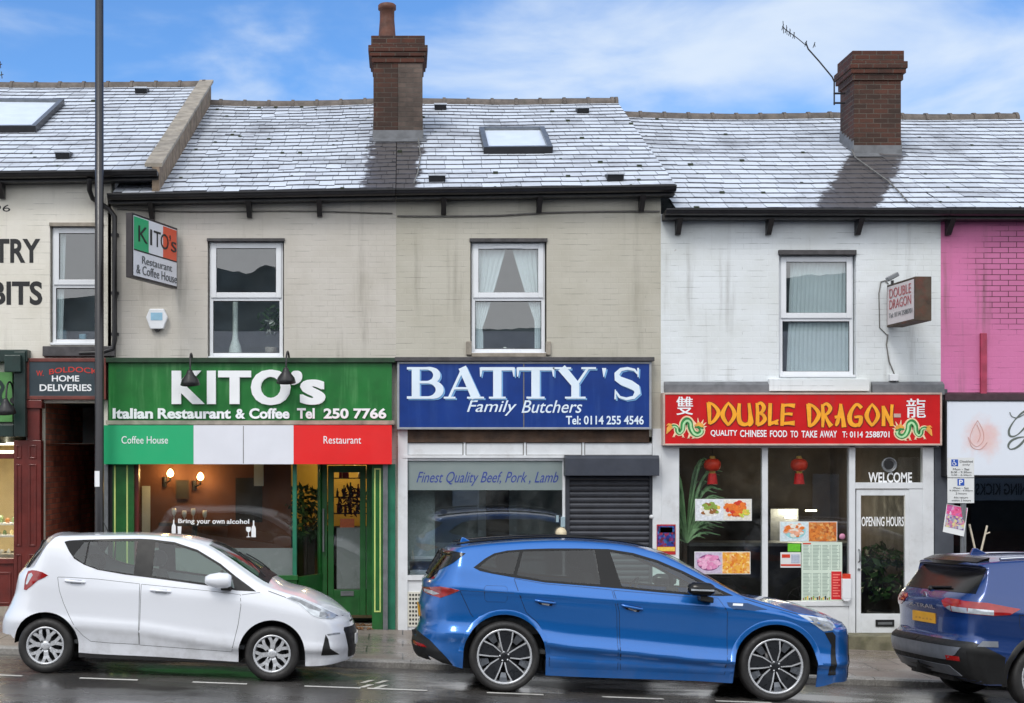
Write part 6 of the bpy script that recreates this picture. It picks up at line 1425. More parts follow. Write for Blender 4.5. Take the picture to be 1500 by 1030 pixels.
m = MB(); m.cyl((xb,0.48,gz(4)+0.35),(xb,0.48,zb+0.05),0.05,0.035); m.build('trunk', M['dark_wood'], pm_)
m = MB(); m.lathe([(0,0),(0.15,0),(0.19,0.32),(0.17,0.32)], (xb,0.48,gz(4)+0.1), (0,0,1), 18); m.build('pot', M['stone_dark'], pm_)
tc_ = thing('service_counter', (FX(1150,2.6), 2.8, gz(6)+0.1), 'service counter with grey top deep inside the takeaway', 'counter')
m = MB(); m.box(FX(1010,2.5), FX(1250,2.5), 2.5, 3.0, gz(6)+0.1, FZ(800,2.5)); m.build('counter_front', M['room_dark'], tc_)
m = MB(); m.box(FX(1008,2.5), FX(1252,2.5), 2.42, 3.05, FZ(800,2.5)+0.002, FZ(795,2.5)); m.build('counter_top', M['grey_metal'], tc_)
TUBE = emit('warm_tube', (1.0, 0.86, 0.6, 1), 6)
for i, (px, py) in enumerate(((1188, 748), (1158, 758))):
    m = MB(); m.box(FX(px-8,3.4), FX(px+8,3.4), 3.38, 3.42, FZ(py+1.2,3.4), FZ(py-1.2,3.4)); single('strip_light', m, TUBE, ('lit strip light at the back of the takeaway, the right one', 'lit strip light at the back of the takeaway, the left one')[i], 'lamp')
m = MB(); m.box(FX(1128,3.6), FX(1170,3.6), 3.6, 3.9, gz(6)+0.1, FZ(745,3.6)); single('steel_cabinet', m, M['grey_metal'], 'steel cabinet standing behind the takeaway counter', 'cabinet', bevel=0.01)
pp = thing('potted_plant', (FX(1292,.9), 0.9, gz(6.7)+0.1), 'large dim green plant behind the takeaway door glass', 'plant')
m = MB(); leafy(m, (FX(1292,.9),0.95,FZ(840,.9)), 0.42, 240, 0.08, 41, flat=1.6); m.build('foliage', M['leaf'], pp)
m = MB(); m.lathe([(0,0),(0.17,0),(0.2,0.3),(0.18,0.3)], (FX(1292,.9),0.95,gz(6.7)+0.1), (0,0,1), 18); m.build('pot', M['stone_dark'], pp)

# ------------------------------------------------------------------ lit shop at the left edge
sv = thing('display_counter', (FX(-10,.8), 0.8, gz(-5.5)+0.1), 'lit glass counter of goods in the window at the left edge', 'counter')
m = MB(); m.box(FX(-120,.6), FX(24,.6), 0.6, 1.3, gz(-5.7)+0.1, FZ(812,.6)); m.build('base', M['stone_lt'], sv)
goods = [cm('goods_cream',(230,210,160)), cm('goods_brown',(160,104,60)), cm('goods_white',(236,232,222)), cm('goods_green',(110,130,90))]
rnd = random.Random(6)
for row, py in enumerate((812, 785, 768)):
    m = MB(); m.box(FX(-120,.7), FX(24,.7), 0.7+0.15*row, 1.3, FZ(py+3,.7), FZ(py,.7)); m.build('shelf', M['upvc'], sv)
    for i in range(9):
        x = FX(-70+10.2*i,.8); z = FZ(py,.8); s = 0.03+0.015*rnd.random(); m = MB()
        m.lathe([(0,0),(s*0.9,0),(s,s),(s*0.7,s*(1.6+rnd.random())),(0,s*(1.8+rnd.random()))], (x,0.85+0.15*row,z), (0,0,1), 10); single('goods_jar', m, goods[rnd.randrange(4)], 'jar of goods on the lit counter shelves at the left edge', 'jar', 'jars on the lit counter')
for i, py in enumerate((648, 660)):
    m = MB(); m.box(FX(-110,1.0), FX(30,1.0), 1.0, 1.06, FZ(py+4,1), FZ(py,1)); single('strip_light', m, emit('shop_tube', (1.0,0.9,0.72,1), 5), ('upper lit strip light in the left edge shop', 'lower lit strip light in the left edge shop')[i], 'lamp')
ld = bpy.data.lights.new('shop_light', 'AREA'); ld.energy = 60; ld.color = (1.0, 0.88, 0.68); ld.shape = 'RECTANGLE'; ld.size = 1.2; ld.size_y = 0.3
lo = bpy.data.objects.new('shop_light', ld); C.objects.link(lo); lo.location = (FX(-40), 1.2, FZ(662))
ld = bpy.data.lights.new('takeaway_light', 'POINT'); ld.energy = 45; ld.color = (1.0, 0.86, 0.62); ld.shadow_soft_size = 0.2
lo = bpy.data.objects.new('takeaway_light', ld); C.objects.link(lo); lo.location = (FX(1175,3.2), 3.1, FZ(746,3.2))

# ------------------------------------------------------------------ cars
def lerp_tab(tab, x):
    if x <= tab[0][0]: return tab[0][1]
    for (a, b), (c, d) in zip(tab, tab[1:]):
        if x <= c: return b + (d-b)*(x-a)/(c-a) if c > a else d
    return tab[-1][1]
def smooth_tab(tab, n=6):
    """Catmull-Rom resampled polyline, sorted by its first coordinate"""
    out = []
    for i in range(len(tab)-1):
        p0, p1, p2, p3 = tab[max(i-1,0)], tab[i], tab[i+1], tab[min(i+2,len(tab)-1)]
        h = p2[0]-p1[0]
        m1 = (p2[1]-p0[1])/(p2[0]-p0[0]) if p2[0] > p0[0] else 0; m2 = (p3[1]-p1[1])/(p3[0]-p1[0]) if p3[0] > p1[0] else 0
        for k in range(n):
            u = k/n; out.append((p1[0]+h*u, (2*u**3-3*u**2+1)*p1[1]+(u**3-2*u**2+u)*h*m1+(-2*u**3+3*u**2)*p2[1]+(u**3-u**2)*h*m2))
    return out+[tab[-1]]
def inpoly(P, x, z):
    c = False; n = len(P)
    for i in range(n):
        a, b = P[i], P[(i+1)%n]
        if (a[1] > z) != (b[1] > z) and x < (b[0]-a[0])*(z-a[1])/(b[1]-a[1])+a[0]: c = not c
    return c
class Car:
    def __init__(s, name, label, Xc, Yc, group=None, yaw=0.0):
        n = Vector((0.036,0.042,1)).normalized(); s.f = Vector((math.cos(yaw),math.sin(yaw),0)); s.f = (s.f-n*s.f.dot(n)).normalized(); s.l = n.cross(s.f).normalized(); s.n = s.f.cross(s.l)
        z0 = roadz(Xc, Yc)
        s.M = Matrix(((s.f.x,s.l.x,s.n.x,Xc),(s.f.y,s.l.y,s.n.y,Yc),(s.f.z,s.l.z,s.n.z,z0),(0,0,0,1))); s.Mi = s.M.inverted()
        s.root = bpy.data.objects.new(name, None); C.objects.link(s.root); s.root.matrix_world = s.M; tag(s.root, label, 'car', group)
    def L(s, px, py, d):     # measured picture position on a plane d metres from the camera -> (x, z) on the car
        w = s.Mi @ Vector(((px-590)*d/2100, -CAM_D+d, CAM_H+(665-py)*d/2100)); return (w.x, w.z)
    def setup(s, W, top, crown, xf, xr, xsF, xsR, belt, bot, lo, sh, prof, arches, tum=0.36, rr=0.06, pF=2.6, pR=3.0, sill=0.22):
        s.W=W; s.top=top; s.crown=crown; s.xf=xf; s.xr=xr; s.xsF=xsF; s.xsR=xsR; s.belt_=belt; s.bot_=bot; s.lo_=lo; s.sh_=sh; s.prof=prof; s.arches=arches; s.tum=tum; s.rr=rr; s.pF=pF; s.pR=pR; s.sill=sill
    def ze(s, x): return lerp_tab(s.top, x)
    def lines(s, x):
        ze = s.ze(x); zb = min(lerp_tab(s.belt_, x), ze-0.035); zc = min(lerp_tab(s.sh_, x), zb-0.03); zl = min(lerp_tab(s.lo_, x), zc-0.1); return ze, zb, zc, zl
    def base(s, x, z):
        ze, zb, zc, zl = s.lines(x)
        if z < zl: t = max(-1, (z-zl)/(zl-s.sill))
        elif z < zc: t = (z-zl)/(zc-zl)
        elif z < zb: t = 1+(z-zc)/(zb-zc)
        else: t = 2
        y = s.W + lerp_tab(s.prof, t)
        if z > zb:
            q = z-zb; y -= s.tum*q + 0.10*q*q
        r = min(s.rr, (ze-zb)*0.8)
        if z > ze-r:
            k = min(1, (z-(ze-r))/r); y -= r*1.1*(1-math.sqrt(max(0,1-k*k)))
        return max(y, 0.02)
    def endf(s, x, z):
        if x > s.xsF: v = min(1, (x-s.xsF)/max(1e-4, lerp_tab(s.xf, z)-s.xsF)); p = s.pF
        elif x < s.xsR: v = min(1, (s.xsR-x)/max(1e-4, s.xsR-lerp_tab(s.xr, z))); p = s.pR
        else: return 1
        return max(0, 1-v**p)**(1/p)
    def hw(s, x, z): return s.base(x, z)*s.endf(x, z)
    def zbot(s, x):
        z = lerp_tab(s.bot_, x)
        for ax, az, ar in s.arches:
            if abs(x-ax) < ar: z = max(z, az+math.sqrt(ar*ar-(x-ax)**2))
        return z
    def side_pt(s, x, z, e):
        y = s.hw(x, z); h = 0.008
        gx = (s.hw(x+h,z)-s.hw(x-h,z))/(2*h); gz_ = (s.hw(x,z+h)-s.hw(x,z-h))/(2*h)
        n = Vector((-max(-6,min(6,gx)), 1, -max(-3,min(3,gz_)))).normalized()
        return Vector((x+n.x*e, -(y+n.y*e), z+n.z*e))
    def end_pt(s, y, z, e, front):
        xs, p = (s.xsF, s.pF) if front else (s.xsR, s.pR); xe = lerp_tab(s.xf if front else s.xr, z)
        def X(yy, zz):
            xe = lerp_tab(s.xf if front else s.xr, zz); q = min(0.999, abs(yy)/max(0.05, s.base(xs, zz))); return xs+(xe-xs)*max(0,1-q**p)**(1/p)
        h = 0.01; sg = 1 if front else -1
        dy = (X(y+h,z)-X(y-h,z))/(2*h); dz = (X(y,z+h)-X(y,z-h))/(2*h); n = Vector((1,-max(-6,min(6,dy)),-max(-4,min(4,dz)))).normalized()*sg
        return Vector((X(y,z),y,z))+n*e
    def top_pt(s, x, q, e):      # q: share of the half width, -1 near side .. 1 far side
        ze = s.ze(x); y = s.hw(x, ze); zc = lerp_tab(s.crown, x); z = ze+(zc-ze)*(1-abs(q)**2.2); h = 0.02
        dz = ((s.ze(x+h)+lerp_tab(s.crown,x+h))-(s.ze(x-h)+lerp_tab(s.crown,x-h)))/(4*h); n = Vector((-dz,0,1)).normalized()
        return Vector((x, y*q, z))+n*e
    def body(s, paint, dlo=(), ws=None, trim=None, lower_black=None):
        xs = []
        x = s.xsR
        while x < s.xsF: xs.append(x); x += 0.04
        xs.append(s.xsF)
        for ax, az, ar in s.arches:
            xs = [q for q in xs if not (ax-ar-0.02 < q < ax+ar+0.02)] + [ax+ar*math.cos(math.pi*k/28) for k in range(29) if s.xsR < ax+ar*math.cos(math.pi*k/28) < s.xsF] + [q for q in (ax-ar-0.004, ax+ar+0.004) if s.xsR < q < s.xsF]
        xs = sorted(set(round(q,5) for q in xs)); nv = 18
        st = [('R', math.sin(math.pi/2*k/nv)) for k in range(nv, 0, -1)] + [('M', q) for q in xs] + [('F', math.sin(math.pi/2*k/nv)) for k in range(1, nv+1)]
        def X(S, z):
            k, v = S
            if k == 'M': return v
            return s.xsF+v*(lerp_tab(s.xf,z)-s.xsF) if k == 'F' else s.xsR-v*(s.xsR-lerp_tab(s.xr,z))
        rows = []; mt = 9
        for S in st:
            z = 1.0
            for _ in range(12): z = s.ze(X(S, z))
            zt = z; z = 0.4
            for _ in range(14): z = 0.5*z+0.5*s.zbot(X(S, z))
            zb0 = min(s.zbot(X(S, z)), zt-0.06)
            xm = X(S, zt); ze, zb, zc, zl = s.lines(xm); ze = zt
            zs = [s.sill+(zl-s.sill)*k/6 for k in range(7)]+[zl+(zc-zl)*k/12 for k in range(1,13)]+[zc+(zb-zc)*k/4 for k in range(1,5)]
            r = min(s.rr, (ze-zb)*0.8); zs += [zb+(ze-r-zb)*k/9 for k in range(1,10)]+[ze-r+r*math.sin(math.pi/2*k/5) for k in range(1,6)]
            o = [max(q, zb0+0.0015*k) for k, q in enumerate(zs)]
            if zb0 < s.sill: o[0] = zb0
            for k in range(1, len(o)): o[k] = max(o[k], o[k-1]+0.0005) if k < len(o)-1 else max(zt, o[k-1]+0.0005)
            row = []
            for q in o:
                x = X(S, q); e = 1.0
                if S[0] != 'M': p = s.pF if S[0] == 'F' else s.pR; e = max(0, 1-S[1]**p)**(1/p)
                row.append((x, -s.base(x, q)*e, q))
            xt, yt, zt2 = row[-1]; zcw = max(lerp_tab(s.crown, xt), zt2)
            for k in range(1, mt+1): q = 1-k/mt; row.append((xt, yt*q, zt2+(zcw-zt2)*(1-q**2.2)))
            row += [(a, -b, c) for a, b, c in row[-2::-1]]
            rows.append(row)
        ns = len(zs); n = len(rows[0]); mb = MB(); vs = [p for r in rows for p in r]; mb.v = vs
        for i in range(len(rows)-1):
            for k in range(n-1):
                f = (i*n+k, (i+1)*n+k, (i+1)*n+k+1, i*n+k+1); P = [vs[q] for q in f]; mi = 0
                k2 = min(k, n-2-k)
                if k2 < ns-1:
                    cz = sum(p[2] for p in P)/4; cx = sum(p[0] for p in P)/4
                    if lower_black and lower_black(cx, cz): mi = 1
                elif ws:
                    cx = sum(p[0] for p in P)/4; j = k2-(ns-1)
                    if any(a < cx < b for a, b in ws) and j >= 1: continue
                mb.f.append(list(f)); mb.m.append(mi); mb.s.append(True)
        b = mb.build('body', [paint, trim or M['black_plastic']], None); b.parent = s.root
        me = b.data; bm = bmesh.new(); bm.from_mesh(me); bmesh.ops.remove_doubles(bm, verts=bm.verts, dist=0.0004); bmesh.ops.recalc_face_normals(bm, faces=bm.faces)
        # recalc on an open shell can flip: make the roof point up
        up = max(bm.faces, key=lambda f: f.calc_center_median().z)
        if up.normal.z < 0: bmesh.ops.reverse_faces(bm, faces=bm.faces)
        # cut the window openings exactly along their outline
        for D in dlo:
            for i in range(len(D)):
                p, q = D[i], D[(i+1)%len(D)]; xa, xb = min(p[0],q[0])-0.03, max(p[0],q[0])+0.03; za, zb = min(p[1],q[1])-0.03, max(p[1],q[1])+0.03
                fs = [f for f in bm.faces if abs(f.calc_center_median().y) > 0.35 and max(v.co.x for v in f.verts) > xa and min(v.co.x for v in f.verts) < xb and max(v.co.z for v in f.verts) > za and min(v.co.z for v in f.verts) < zb]
                es = {e for f in fs for e in f.edges}; vs_ = {v for f in fs for v in f.verts}
                bmesh.ops.bisect_plane(bm, geom=list(vs_)+list(es)+fs, dist=1e-5, plane_co=(p[0],0,p[1]), plane_no=(q[1]-p[1],0,-(q[0]-p[0])))
            dl = [f for f in bm.faces if abs(f.calc_center_median().y) > 0.35 and inpoly(D, f.calc_center_median().x, f.calc_center_median().z)]
            bmesh.ops.delete(bm, geom=dl, context='FACES')
        bm.to_mesh(me); bm.free(); s.bodyo = b
        # wheel wells and floor
        w = MB()
        for ax, az, ar in s.arches:
            for sg in (-1, 1):
                y1 = sg*(s.W-0.42); N = 20; vs = []; cs = [(ax+(ar+0.006)*math.cos(math.pi*k/N), az+(ar+0.006)*math.sin(math.pi*k/N)) for k in range(N+1)]
                vs += [(a, sg*max(s.W-0.40, min(s.W-0.055, s.hw(a, b)-0.03)), b) for a, b in cs]; vs += [(a, y1, b) for a, b in cs]
                w.add(vs, [(k,k+1,N+2+k,N+1+k) for k in range(N)], 0); w.add([(ax-ar-.01,y1,0.2),(ax+ar+.01,y1,0.2)]+[(ax+(ar+0.012)*math.cos(math.pi*k/N),y1,az+(ar+0.012)*math.sin(math.pi*k/N)) for k in range(N+1)], [tuple(range(N+3))], 0)
        a0, a1 = s.arches[0], s.arches[1]
        w.box(a0[0]+a0[2], a1[0]-a1[2], -(s.W-0.08), s.W-0.08, s.sill-0.02, s.sill+0.1)
        w.box(s.xsR-0.2, s.xsF+0.15, -(s.W-0.43), s.W-0.43, s.sill+0.02, s.sill+0.2)
        u = w.build('underbody', M['car_black'], None); u.parent = s.root
        return b
    def patch(s, poly, mat, name, e=0.003, holes=(), g=0.05, skirt=0.01, parent=None, mode='side', both=False, smooth_poly=True):
        """a panel lying e metres proud of the body: poly in (x,z) for the side, (y,z) for an end, (x,q) for the top"""
        bm = bmesh.new(); bm.faces.new([bm.verts.new((a,0,b)) for a, b in poly])
        xs = [p[0] for p in poly]; zs = [p[1] for p in poly]
        def cut(co, no):
            bmesh.ops.bisect_plane(bm, geom=bm.verts[:]+bm.edges[:]+bm.faces[:], dist=1e-6, plane_co=co, plane_no=no)
        k = math.floor(min(xs)/g)+1
        while k*g < max(xs): cut((k*g,0,0), (1,0,0)); k += 1
        gz_ = g*0.6; k = math.floor(min(zs)/gz_)+1
        while k*gz_ < max(zs): cut((0,0,k*gz_), (0,0,1)); k += 1
        for H in holes:
            for i in range(len(H)):
                a, b = H[i], H[(i+1)%len(H)]; cut((a[0],0,a[1]), (b[1]-a[1],0,-(b[0]-a[0])))
            dl = [f for f in bm.faces if inpoly(H, f.calc_center_median().x, f.calc_center_median().z)]
            bmesh.ops.delete(bm, geom=dl, context='FACES')
        for f in bm.faces: f.smooth = True
        bd = [q for q in bm.edges if len(q.link_faces) == 1]
        for q in bd: q.smooth = False
        flat = {v: (v.co.x, v.co.z) for v in bm.verts}
        def mp(a, b, ee):
            if mode == 'side': return s.side_pt(a, b, ee)
            if mode == 'top': return s.top_pt(a, b, ee)
            return s.end_pt(a, b, ee, mode == 'front')
        if skirt:
            r = bmesh.ops.extrude_edge_only(bm, edges=bd); nvs = [q for q in r['geom'] if isinstance(q, bmesh.types.BMVert)]
            for v in nvs: v.co = mp(v.co.x, v.co.z, e-skirt)
            for q in r['geom']:
                if isinstance(q, bmesh.types.BMFace): q.smooth = False
        for v, (a, b) in flat.items(): v.co = mp(a, b, e)
        bmesh.ops.recalc_face_normals(bm, faces=bm.faces)
        ref = max(bm.faces, key=lambda f: f.calc_area()); want = Vector((0,-1,0)) if mode == 'side' else Vector((0,0,1)) if mode == 'top' else Vector((1 if mode == 'front' else -1,0,0))
        if ref.normal.dot(want) < 0: bmesh.ops.reverse_faces(bm, faces=bm.faces)
        outs = []
        for m in ((1,-1) if both else (1,)):
            me = bpy.data.meshes.new(name)
            if m < 0:
                for v in bm.verts: v.co.y = -v.co.y
                bmesh.ops.reverse_faces(bm, faces=bm.faces)
            bm.to_mesh(me); me.materials.append(mat); o = bpy.data.objects.new(name, me); C.objects.link(o); o.parent = parent or s.root; outs.append(o)
        bm.free(); return outs[0]
    def seam(s, path, w=0.006, e=0.0015, name='panel_gap', parent=None, mat=None, both=False):
        pts = []
        for (a, b), (c, d) in zip(path, path[1:]):
            k = max(1, int(math.hypot(c-a, d-b)/0.04)); pts += [(a+(c-a)*i/k, b+(d-b)*i/k) for i in range(k)]
        pts.append(path[-1]); m = MB(); vs = []
        for i, p in enumerate(pts):
            a, b = pts[max(i-1,0)], pts[min(i+1,len(pts)-1)]; d = Vector((b[0]-a[0], b[1]-a[1])).normalized(); nx, nz_ = -d.y*w/2, d.x*w/2
            vs += [s.side_pt(p[0]+nx, p[1]+nz_, e), s.side_pt(p[0]-nx, p[1]-nz_, e)]
        m.add(vs, [(2*i, 2*i+1, 2*i+3, 2*i+2) for i in range(len(pts)-1)], 0, True)
        if both:
            m.add([(a,-b,c) for a, b, c in map(tuple, vs)], [(2*i+2, 2*i+3, 2*i+1, 2*i) for i in range(len(pts)-1)], 0, True)
        o = m.build(name, mat or M['car_black'], None); o.parent = parent or s.root; return o
    def local(s, mb, name, mats, parent=None, **k):
        o = mb.build(name, mats, None, **k); o.parent = parent or s.root; return o
    def wheel(s, x, z, sg, r, rim_r, style, rot=0.0, w=0.2, hubmat=None):
        yo = s.W-0.035; m = MB(); h = w/2; c = Vector((x, sg*(yo-h), z)); ax = (0, sg, 0)
        prof = [(rim_r,h-0.03),(rim_r+0.008,h-0.008),(rim_r+0.03,h),(r-0.05,h+0.004),(r-0.018,h-0.006),(r-0.004,h-0.028),(r,h-0.05),(r,-h+0.05),(r-0.02,-h),(rim_r,-h+0.01)]
        m.lathe(prof, c, ax, 56); t = s.local(m, 'wheel', M['tyre'])
        g = MB(); g.lathe([(rim_r+0.004,h-0.012),(rim_r-0.006,h-0.006),(rim_r-0.016,h-0.014),(rim_r-0.022,h-0.06),(rim_r-0.03,-h+0.02)], c, ax, 56, 0)
        g.lathe([(rim_r-0.025,h-0.13),(0.0,h-0.13)], c, ax, 40, 1)
        g.lathe([(rim_r*0.72,h-0.125),(rim_r*0.72,h-0.105),(0.0,h-0.105)], c, ax, 40, 2)
        u0 = Vector((1,0,0)); w0 = Vector((0,0,1)); d0 = Vector(ax)
        def P(a, q, hh): return c+u0*q*math.cos(a)*1.0+w0*q*math.sin(a)+d0*hh
        def blade(a0, a1, q0, q1, wa, wb, h0, h1, mi, th=0.02):
            """tapered spoke from radius q0 (angle a0, width wa) to q1 (angle a1, width wb)"""
            vs = []
            for a, q, ww, hh in ((a0,q0,wa,h0),((a0+a1)/2,(q0+q1)/2,(wa+wb)/2,(h0+h1)/2+0.004),(a1,q1,wb,h1)):
                for o_, k in ((-1,0),(1,0),(1,-th),(-1,-th)):
                    vs.append(P(a+o_*ww/2/q, q, hh+k-(0.006 if k else 0)))
            for j in range(2):
                b = 4*j; g.add(vs[b:b+8], [(0,1,5,4),(1,2,6,5),(3,0,4,7)], mi)
        if style == 'twin':      # silver: seven forked spokes
            n = 7
            for k in range(n):
                a = rot+2*math.pi*k/n
                blade(a, a, 0.03, rim_r*0.56, 0.045, 0.05, h-0.035, h-0.022, 0)
                for q in (-1, 1): blade(a+q*0.05, a+q*0.25, rim_r*0.50, rim_r-0.012, 0.034, 0.036, h-0.024, h-0.020, 0)
            g.lathe([(0.052,h-0.05),(0.05,h-0.026),(0.03,h-0.020),(0.0,h-0.019)], c, ax, 20, 0)
            for k in range(4): a = rot+0.4+math.pi*k/2; g.lathe([(0.011,h-0.034),(0.009,h-0.015),(0.0,h-0.014)], P(a,0.058,0), ax, 8, 1)
        else:                    # dark aero blades, each edged by two bright machined lines
            n = 5
            for k in range(n):
                a = rot+2*math.pi*k/n
                blade(a, a+0.10, 0.05, rim_r-0.014, 0.05, 0.155, h-0.04, h-0.022, 2, 0.03)
                for q, tw in ((-1, 0.0), (1, 0.0)):
                    blade(a+q*0.46, a+0.10+q*0.285, 0.052, rim_r-0.010, 0.011, 0.016, h-0.034, h-0.014, 0, 0.02)
                blade(a+0.10+0.62, a+0.10+0.62, rim_r*0.60, rim_r-0.014, 0.05, 0.09, h-0.055, h-0.035, 3, 0.02)
            g.lathe([(0.062,h-0.06),(0.06,h-0.03),(0.034,h-0.024),(0.0,h-0.024)], c, ax, 20, 2)
            for k in range(5): a = rot+0.3+2*math.pi*k/5; g.lathe([(0.011,h-0.034),(0.009,h-0.022),(0.0,h-0.021)], P(a,0.047,0), ax, 8, 0)
        s.local(g, 'rim', [M['alloy'], M['car_black'], M['rim_dark'], M['rim_grey']], t)
        return t
def seat(m, x, y, z, hh=0.62):
    """seat back, cushion and headrest"""
    m.obox((x,y,z+hh*0.5), (0.055,0,0.0), (0,0.23,0), (-0.09,0,hh*0.46)); m.obox((x+0.25,y,z+0.02), (0.26,0,0.03), (0,0.24,0), (0,0,0.07))
    m.lathe([(0,-0.09),(0.07,-0.08),(0.105,-0.03),(0.11,0.03),(0.08,0.085),(0,0.1)], (x-0.10,y,z+hh+0.10), (0,0,1), 14)
M['car_black'] = pm('car_black', (16,16,17), 0.55, 0.15, 9)
M['car_gloss_black'] = pm('car_gloss_black', (12,12,13), 0.22, 0.1, 4, spec=0.35)
M['tyre'] = pm('tyre_rubber', (34,33,33), 0.6, 0.2, 14, bump=0.15, dirt=0.3, dirtcol=(70,66,60))
M['alloy'] = pm('alloy_silver', (204,206,210), 0.28, 0.05, 9, metal=0.45, dirt=0.2)
M['rim_dark'] = pm('rim_dark', (44,46,50), 0.3, 0.15, 9, metal=0.4)
M['rim_grey'] = pm('rim_grey', (104,108,114), 0.3, 0.12, 9, metal=0.6)
M['chrome'] = pm('chrome', (214,216,220), 0.12, 0.03, 6, metal=1.0)
M['car_glass'] = glass('car_glass_green', (0.72,0.84,0.79), 1.95)
M['car_glass_dark'] = glass('car_glass_tinted', (0.24,0.26,0.26), 1.75)
M['car_seat'] = pm('car_seat_cloth', (74,77,80), 0.85, 0.2, 12); M['car_lining'] = pm('car_lining', (128,130,128), 0.8, 0.1, 8)
M['lamp_red'] = pm('lamp_red', (150,22,22), 0.12, 0.2, 10, coat=0.8); M['lamp_clear'] = pm('lamp_clear', (196,202,208), 0.08, 0.2, 12, coat=1.0, metal=0.3); M['lamp_dark'] = pm('lamp_inner', (138,142,148), 0.2, 0.3, 16, coat=0.6)
def carpaint(name, col, metal, rough=0.28, dirtk=0.3):
    t = NT(name); c = lin(*col); sep = t.n('ShaderNodeSeparateXYZ'); t.l(t.coord(), sep.inputs[0])
    road = t.math('MULTIPLY', t.rng(sep.outputs['Z'], 0.2, 0.62, 1, 0), t.rng(t.noise(5, 7, 0.65), 0.35, 0.7, 0.1, 1.0))   # dried road spray on the sills
    cc = t.mix(t.math('MULTIPLY', road, dirtk), c, lin(104,98,90)); fl = t.noise(420, 2)
    if metal > 0.2: cc = t.mix(t.rng(fl, 0.35, 0.7, 0, 0.3), cc, tuple(min(1,x*1.7+0.01) for x in c[:3])+(1,))
    beads = t.bump(t.rng(t.noise(150, 3, 0.6), 0.60, 0.70), 0.10, 0.002)
    q = t.bsdf(cc, t.math('ADD', t.math('MULTIPLY', road, 0.3), rough), metal, 1.0, 0.5, None); q.inputs['Coat Roughness'].default_value = 0.04
    t.l(beads, q.inputs['Coat Normal']); return t.mat

# ---- white hatchback
d, dc = 15.1, 15.9
wc = Car('hatchback_car', 'small white five door hatchback parked before the Italian restaurant', (230.5-590)*d/2100, -4.07)
L = lambda px, py: wc.L(px, py, d); Lc = lambda px, py: wc.L(px, py, dc)
top = smooth_tab([L(44,832),L(60,805),L(75,787),L(90,785.3),L(120,784.8),L(160,784.5),L(200,784.5),L(240,787),L(270,792),L(297,800),L(330,820.5),L(360,841.5),L(380,854.5),L(393,861),L(418,869.5),L(440,876),L(472,890),L(492,902),L(508,911)])
crown = smooth_tab([Lc(50,829),Lc(74,785),Lc(116,780.5),Lc(160,779.5),Lc(200,779.5),Lc(250,781.5),Lc(280,785),Lc(310,792),Lc(329,799),Lc(345,807.5),Lc(382,829),Lc(416,852.5),Lc(432,857.5),Lc(451,862),Lc(477,874),Lc(498,888),Lc(512,899.5)])
XF = sorted([(Lc(508,899)[1],Lc(509.5,899)[0]),(Lc(516,907)[1],Lc(516,907)[0]),(Lc(521,922)[1],Lc(521,922)[0]),(Lc(521,940)[1],Lc(521,940)[0]),(Lc(519,961)[1],Lc(519,961)[0]),(Lc(512,970)[1],Lc(512,970)[0])])
XR = sorted([(z, x) for x, z in (Lc(74.6,785),Lc(71.5,800),Lc(57,815),Lc(44,829),Lc(36,838),Lc(30,866),Lc(23,882),Lc(14,897),Lc(10.5,912),Lc(11,932),Lc(19,943))])
fw, rw = L(397.3,961.6), L(64,945.3); zw = 0.292
belt = smooth_tab([L(60,800),L(90,806),L(105,818),L(125,831),L(160,838),L(200,844.5),L(260,853),L(345,866),L(375,868.5),L(480,890)])
lo = [L(100,918),L(200,926),L(340,950),L(480,955)]; shl = [L(40,850),L(100,862),L(220,868),L(350,882),L(500,915)]
bot = smooth_tab([L(11,932),L(20,943),L(112,957),L(230,963.5),L(350,971),L(446,977),L(480,976),L(512,971)])
prof = [(-1,-0.075),(-0.5,-0.055),(-0.15,-0.028),(0,-0.004),(0.12,0.0),(0.3,-0.012),(0.6,-0.010),(0.9,-0.004),(1.0,-0.004),(1.5,-0.014),(2,-0.032)]
AR = 0.352
wc.setup(0.83, top, crown, XF, XR, fw[0]+0.40, rw[0]-0.02, belt, bot, lo, shl, prof, [(rw[0],zw+0.005,AR),(fw[0],zw+0.005,AR)], tum=0.36, rr=0.05, pF=2.3, pR=2.6, sill=0.20)
white = carpaint('white_car_paint', (228,231,238), 0.0, 0.3, 0.35)
DLO = [L(a,b) for a, b in ((90.4,794),(97,792.3),(116.5,791.3),(160,790.3),(198,790),(217,791),(250,795),(285,806.5),(320,827),(343,845),(374,867),(345.5,865.6),(310.5,859.5),(260,852.5),(219.6,847),(180,842),(140,835),(121,828),(106,819),(98,808))]
xw0, xw1 = L(300,800)[0], L(384,856)[0]
wc.body(white, [DLO], [(xw0, xw1)])
rearg = [L(a,b) for a, b in ((126.5,794.2),(196,793.2),(193.5,841.8),(145,834.6),(122.5,827.6))]
quart = [L(a,b) for a, b in ((118,795),(124,794.5),(120,826),(104,815.5))]
frontg = [L(a,b) for a, b in ((222,795),(250,798.5),(284,809.5),(318,829.5),(338,845.5),(342,862.5),(310.5,856.5),(260,849.8),(221,844.3))]
wc.patch(DLO, M['car_gloss_black'], 'window_trim', 0.004, [rearg, quart, frontg], both=True)
for q in (rearg, quart, frontg): wc.patch(q, M['car_glass'], 'side_window', 0.001, skirt=0, both=True)
wsx0, wsx1 = L(299,799.6)[0], L(386,857)[0]
wc.patch([(wsx0,-0.90),(wsx1,-0.90),(wsx1+0.02,0),(wsx1,0.90),(wsx0,0.90),(wsx0-0.02,0)], M['car_glass'], 'windscreen', 0.004, mode='top', g=0.06, skirt=0.006)
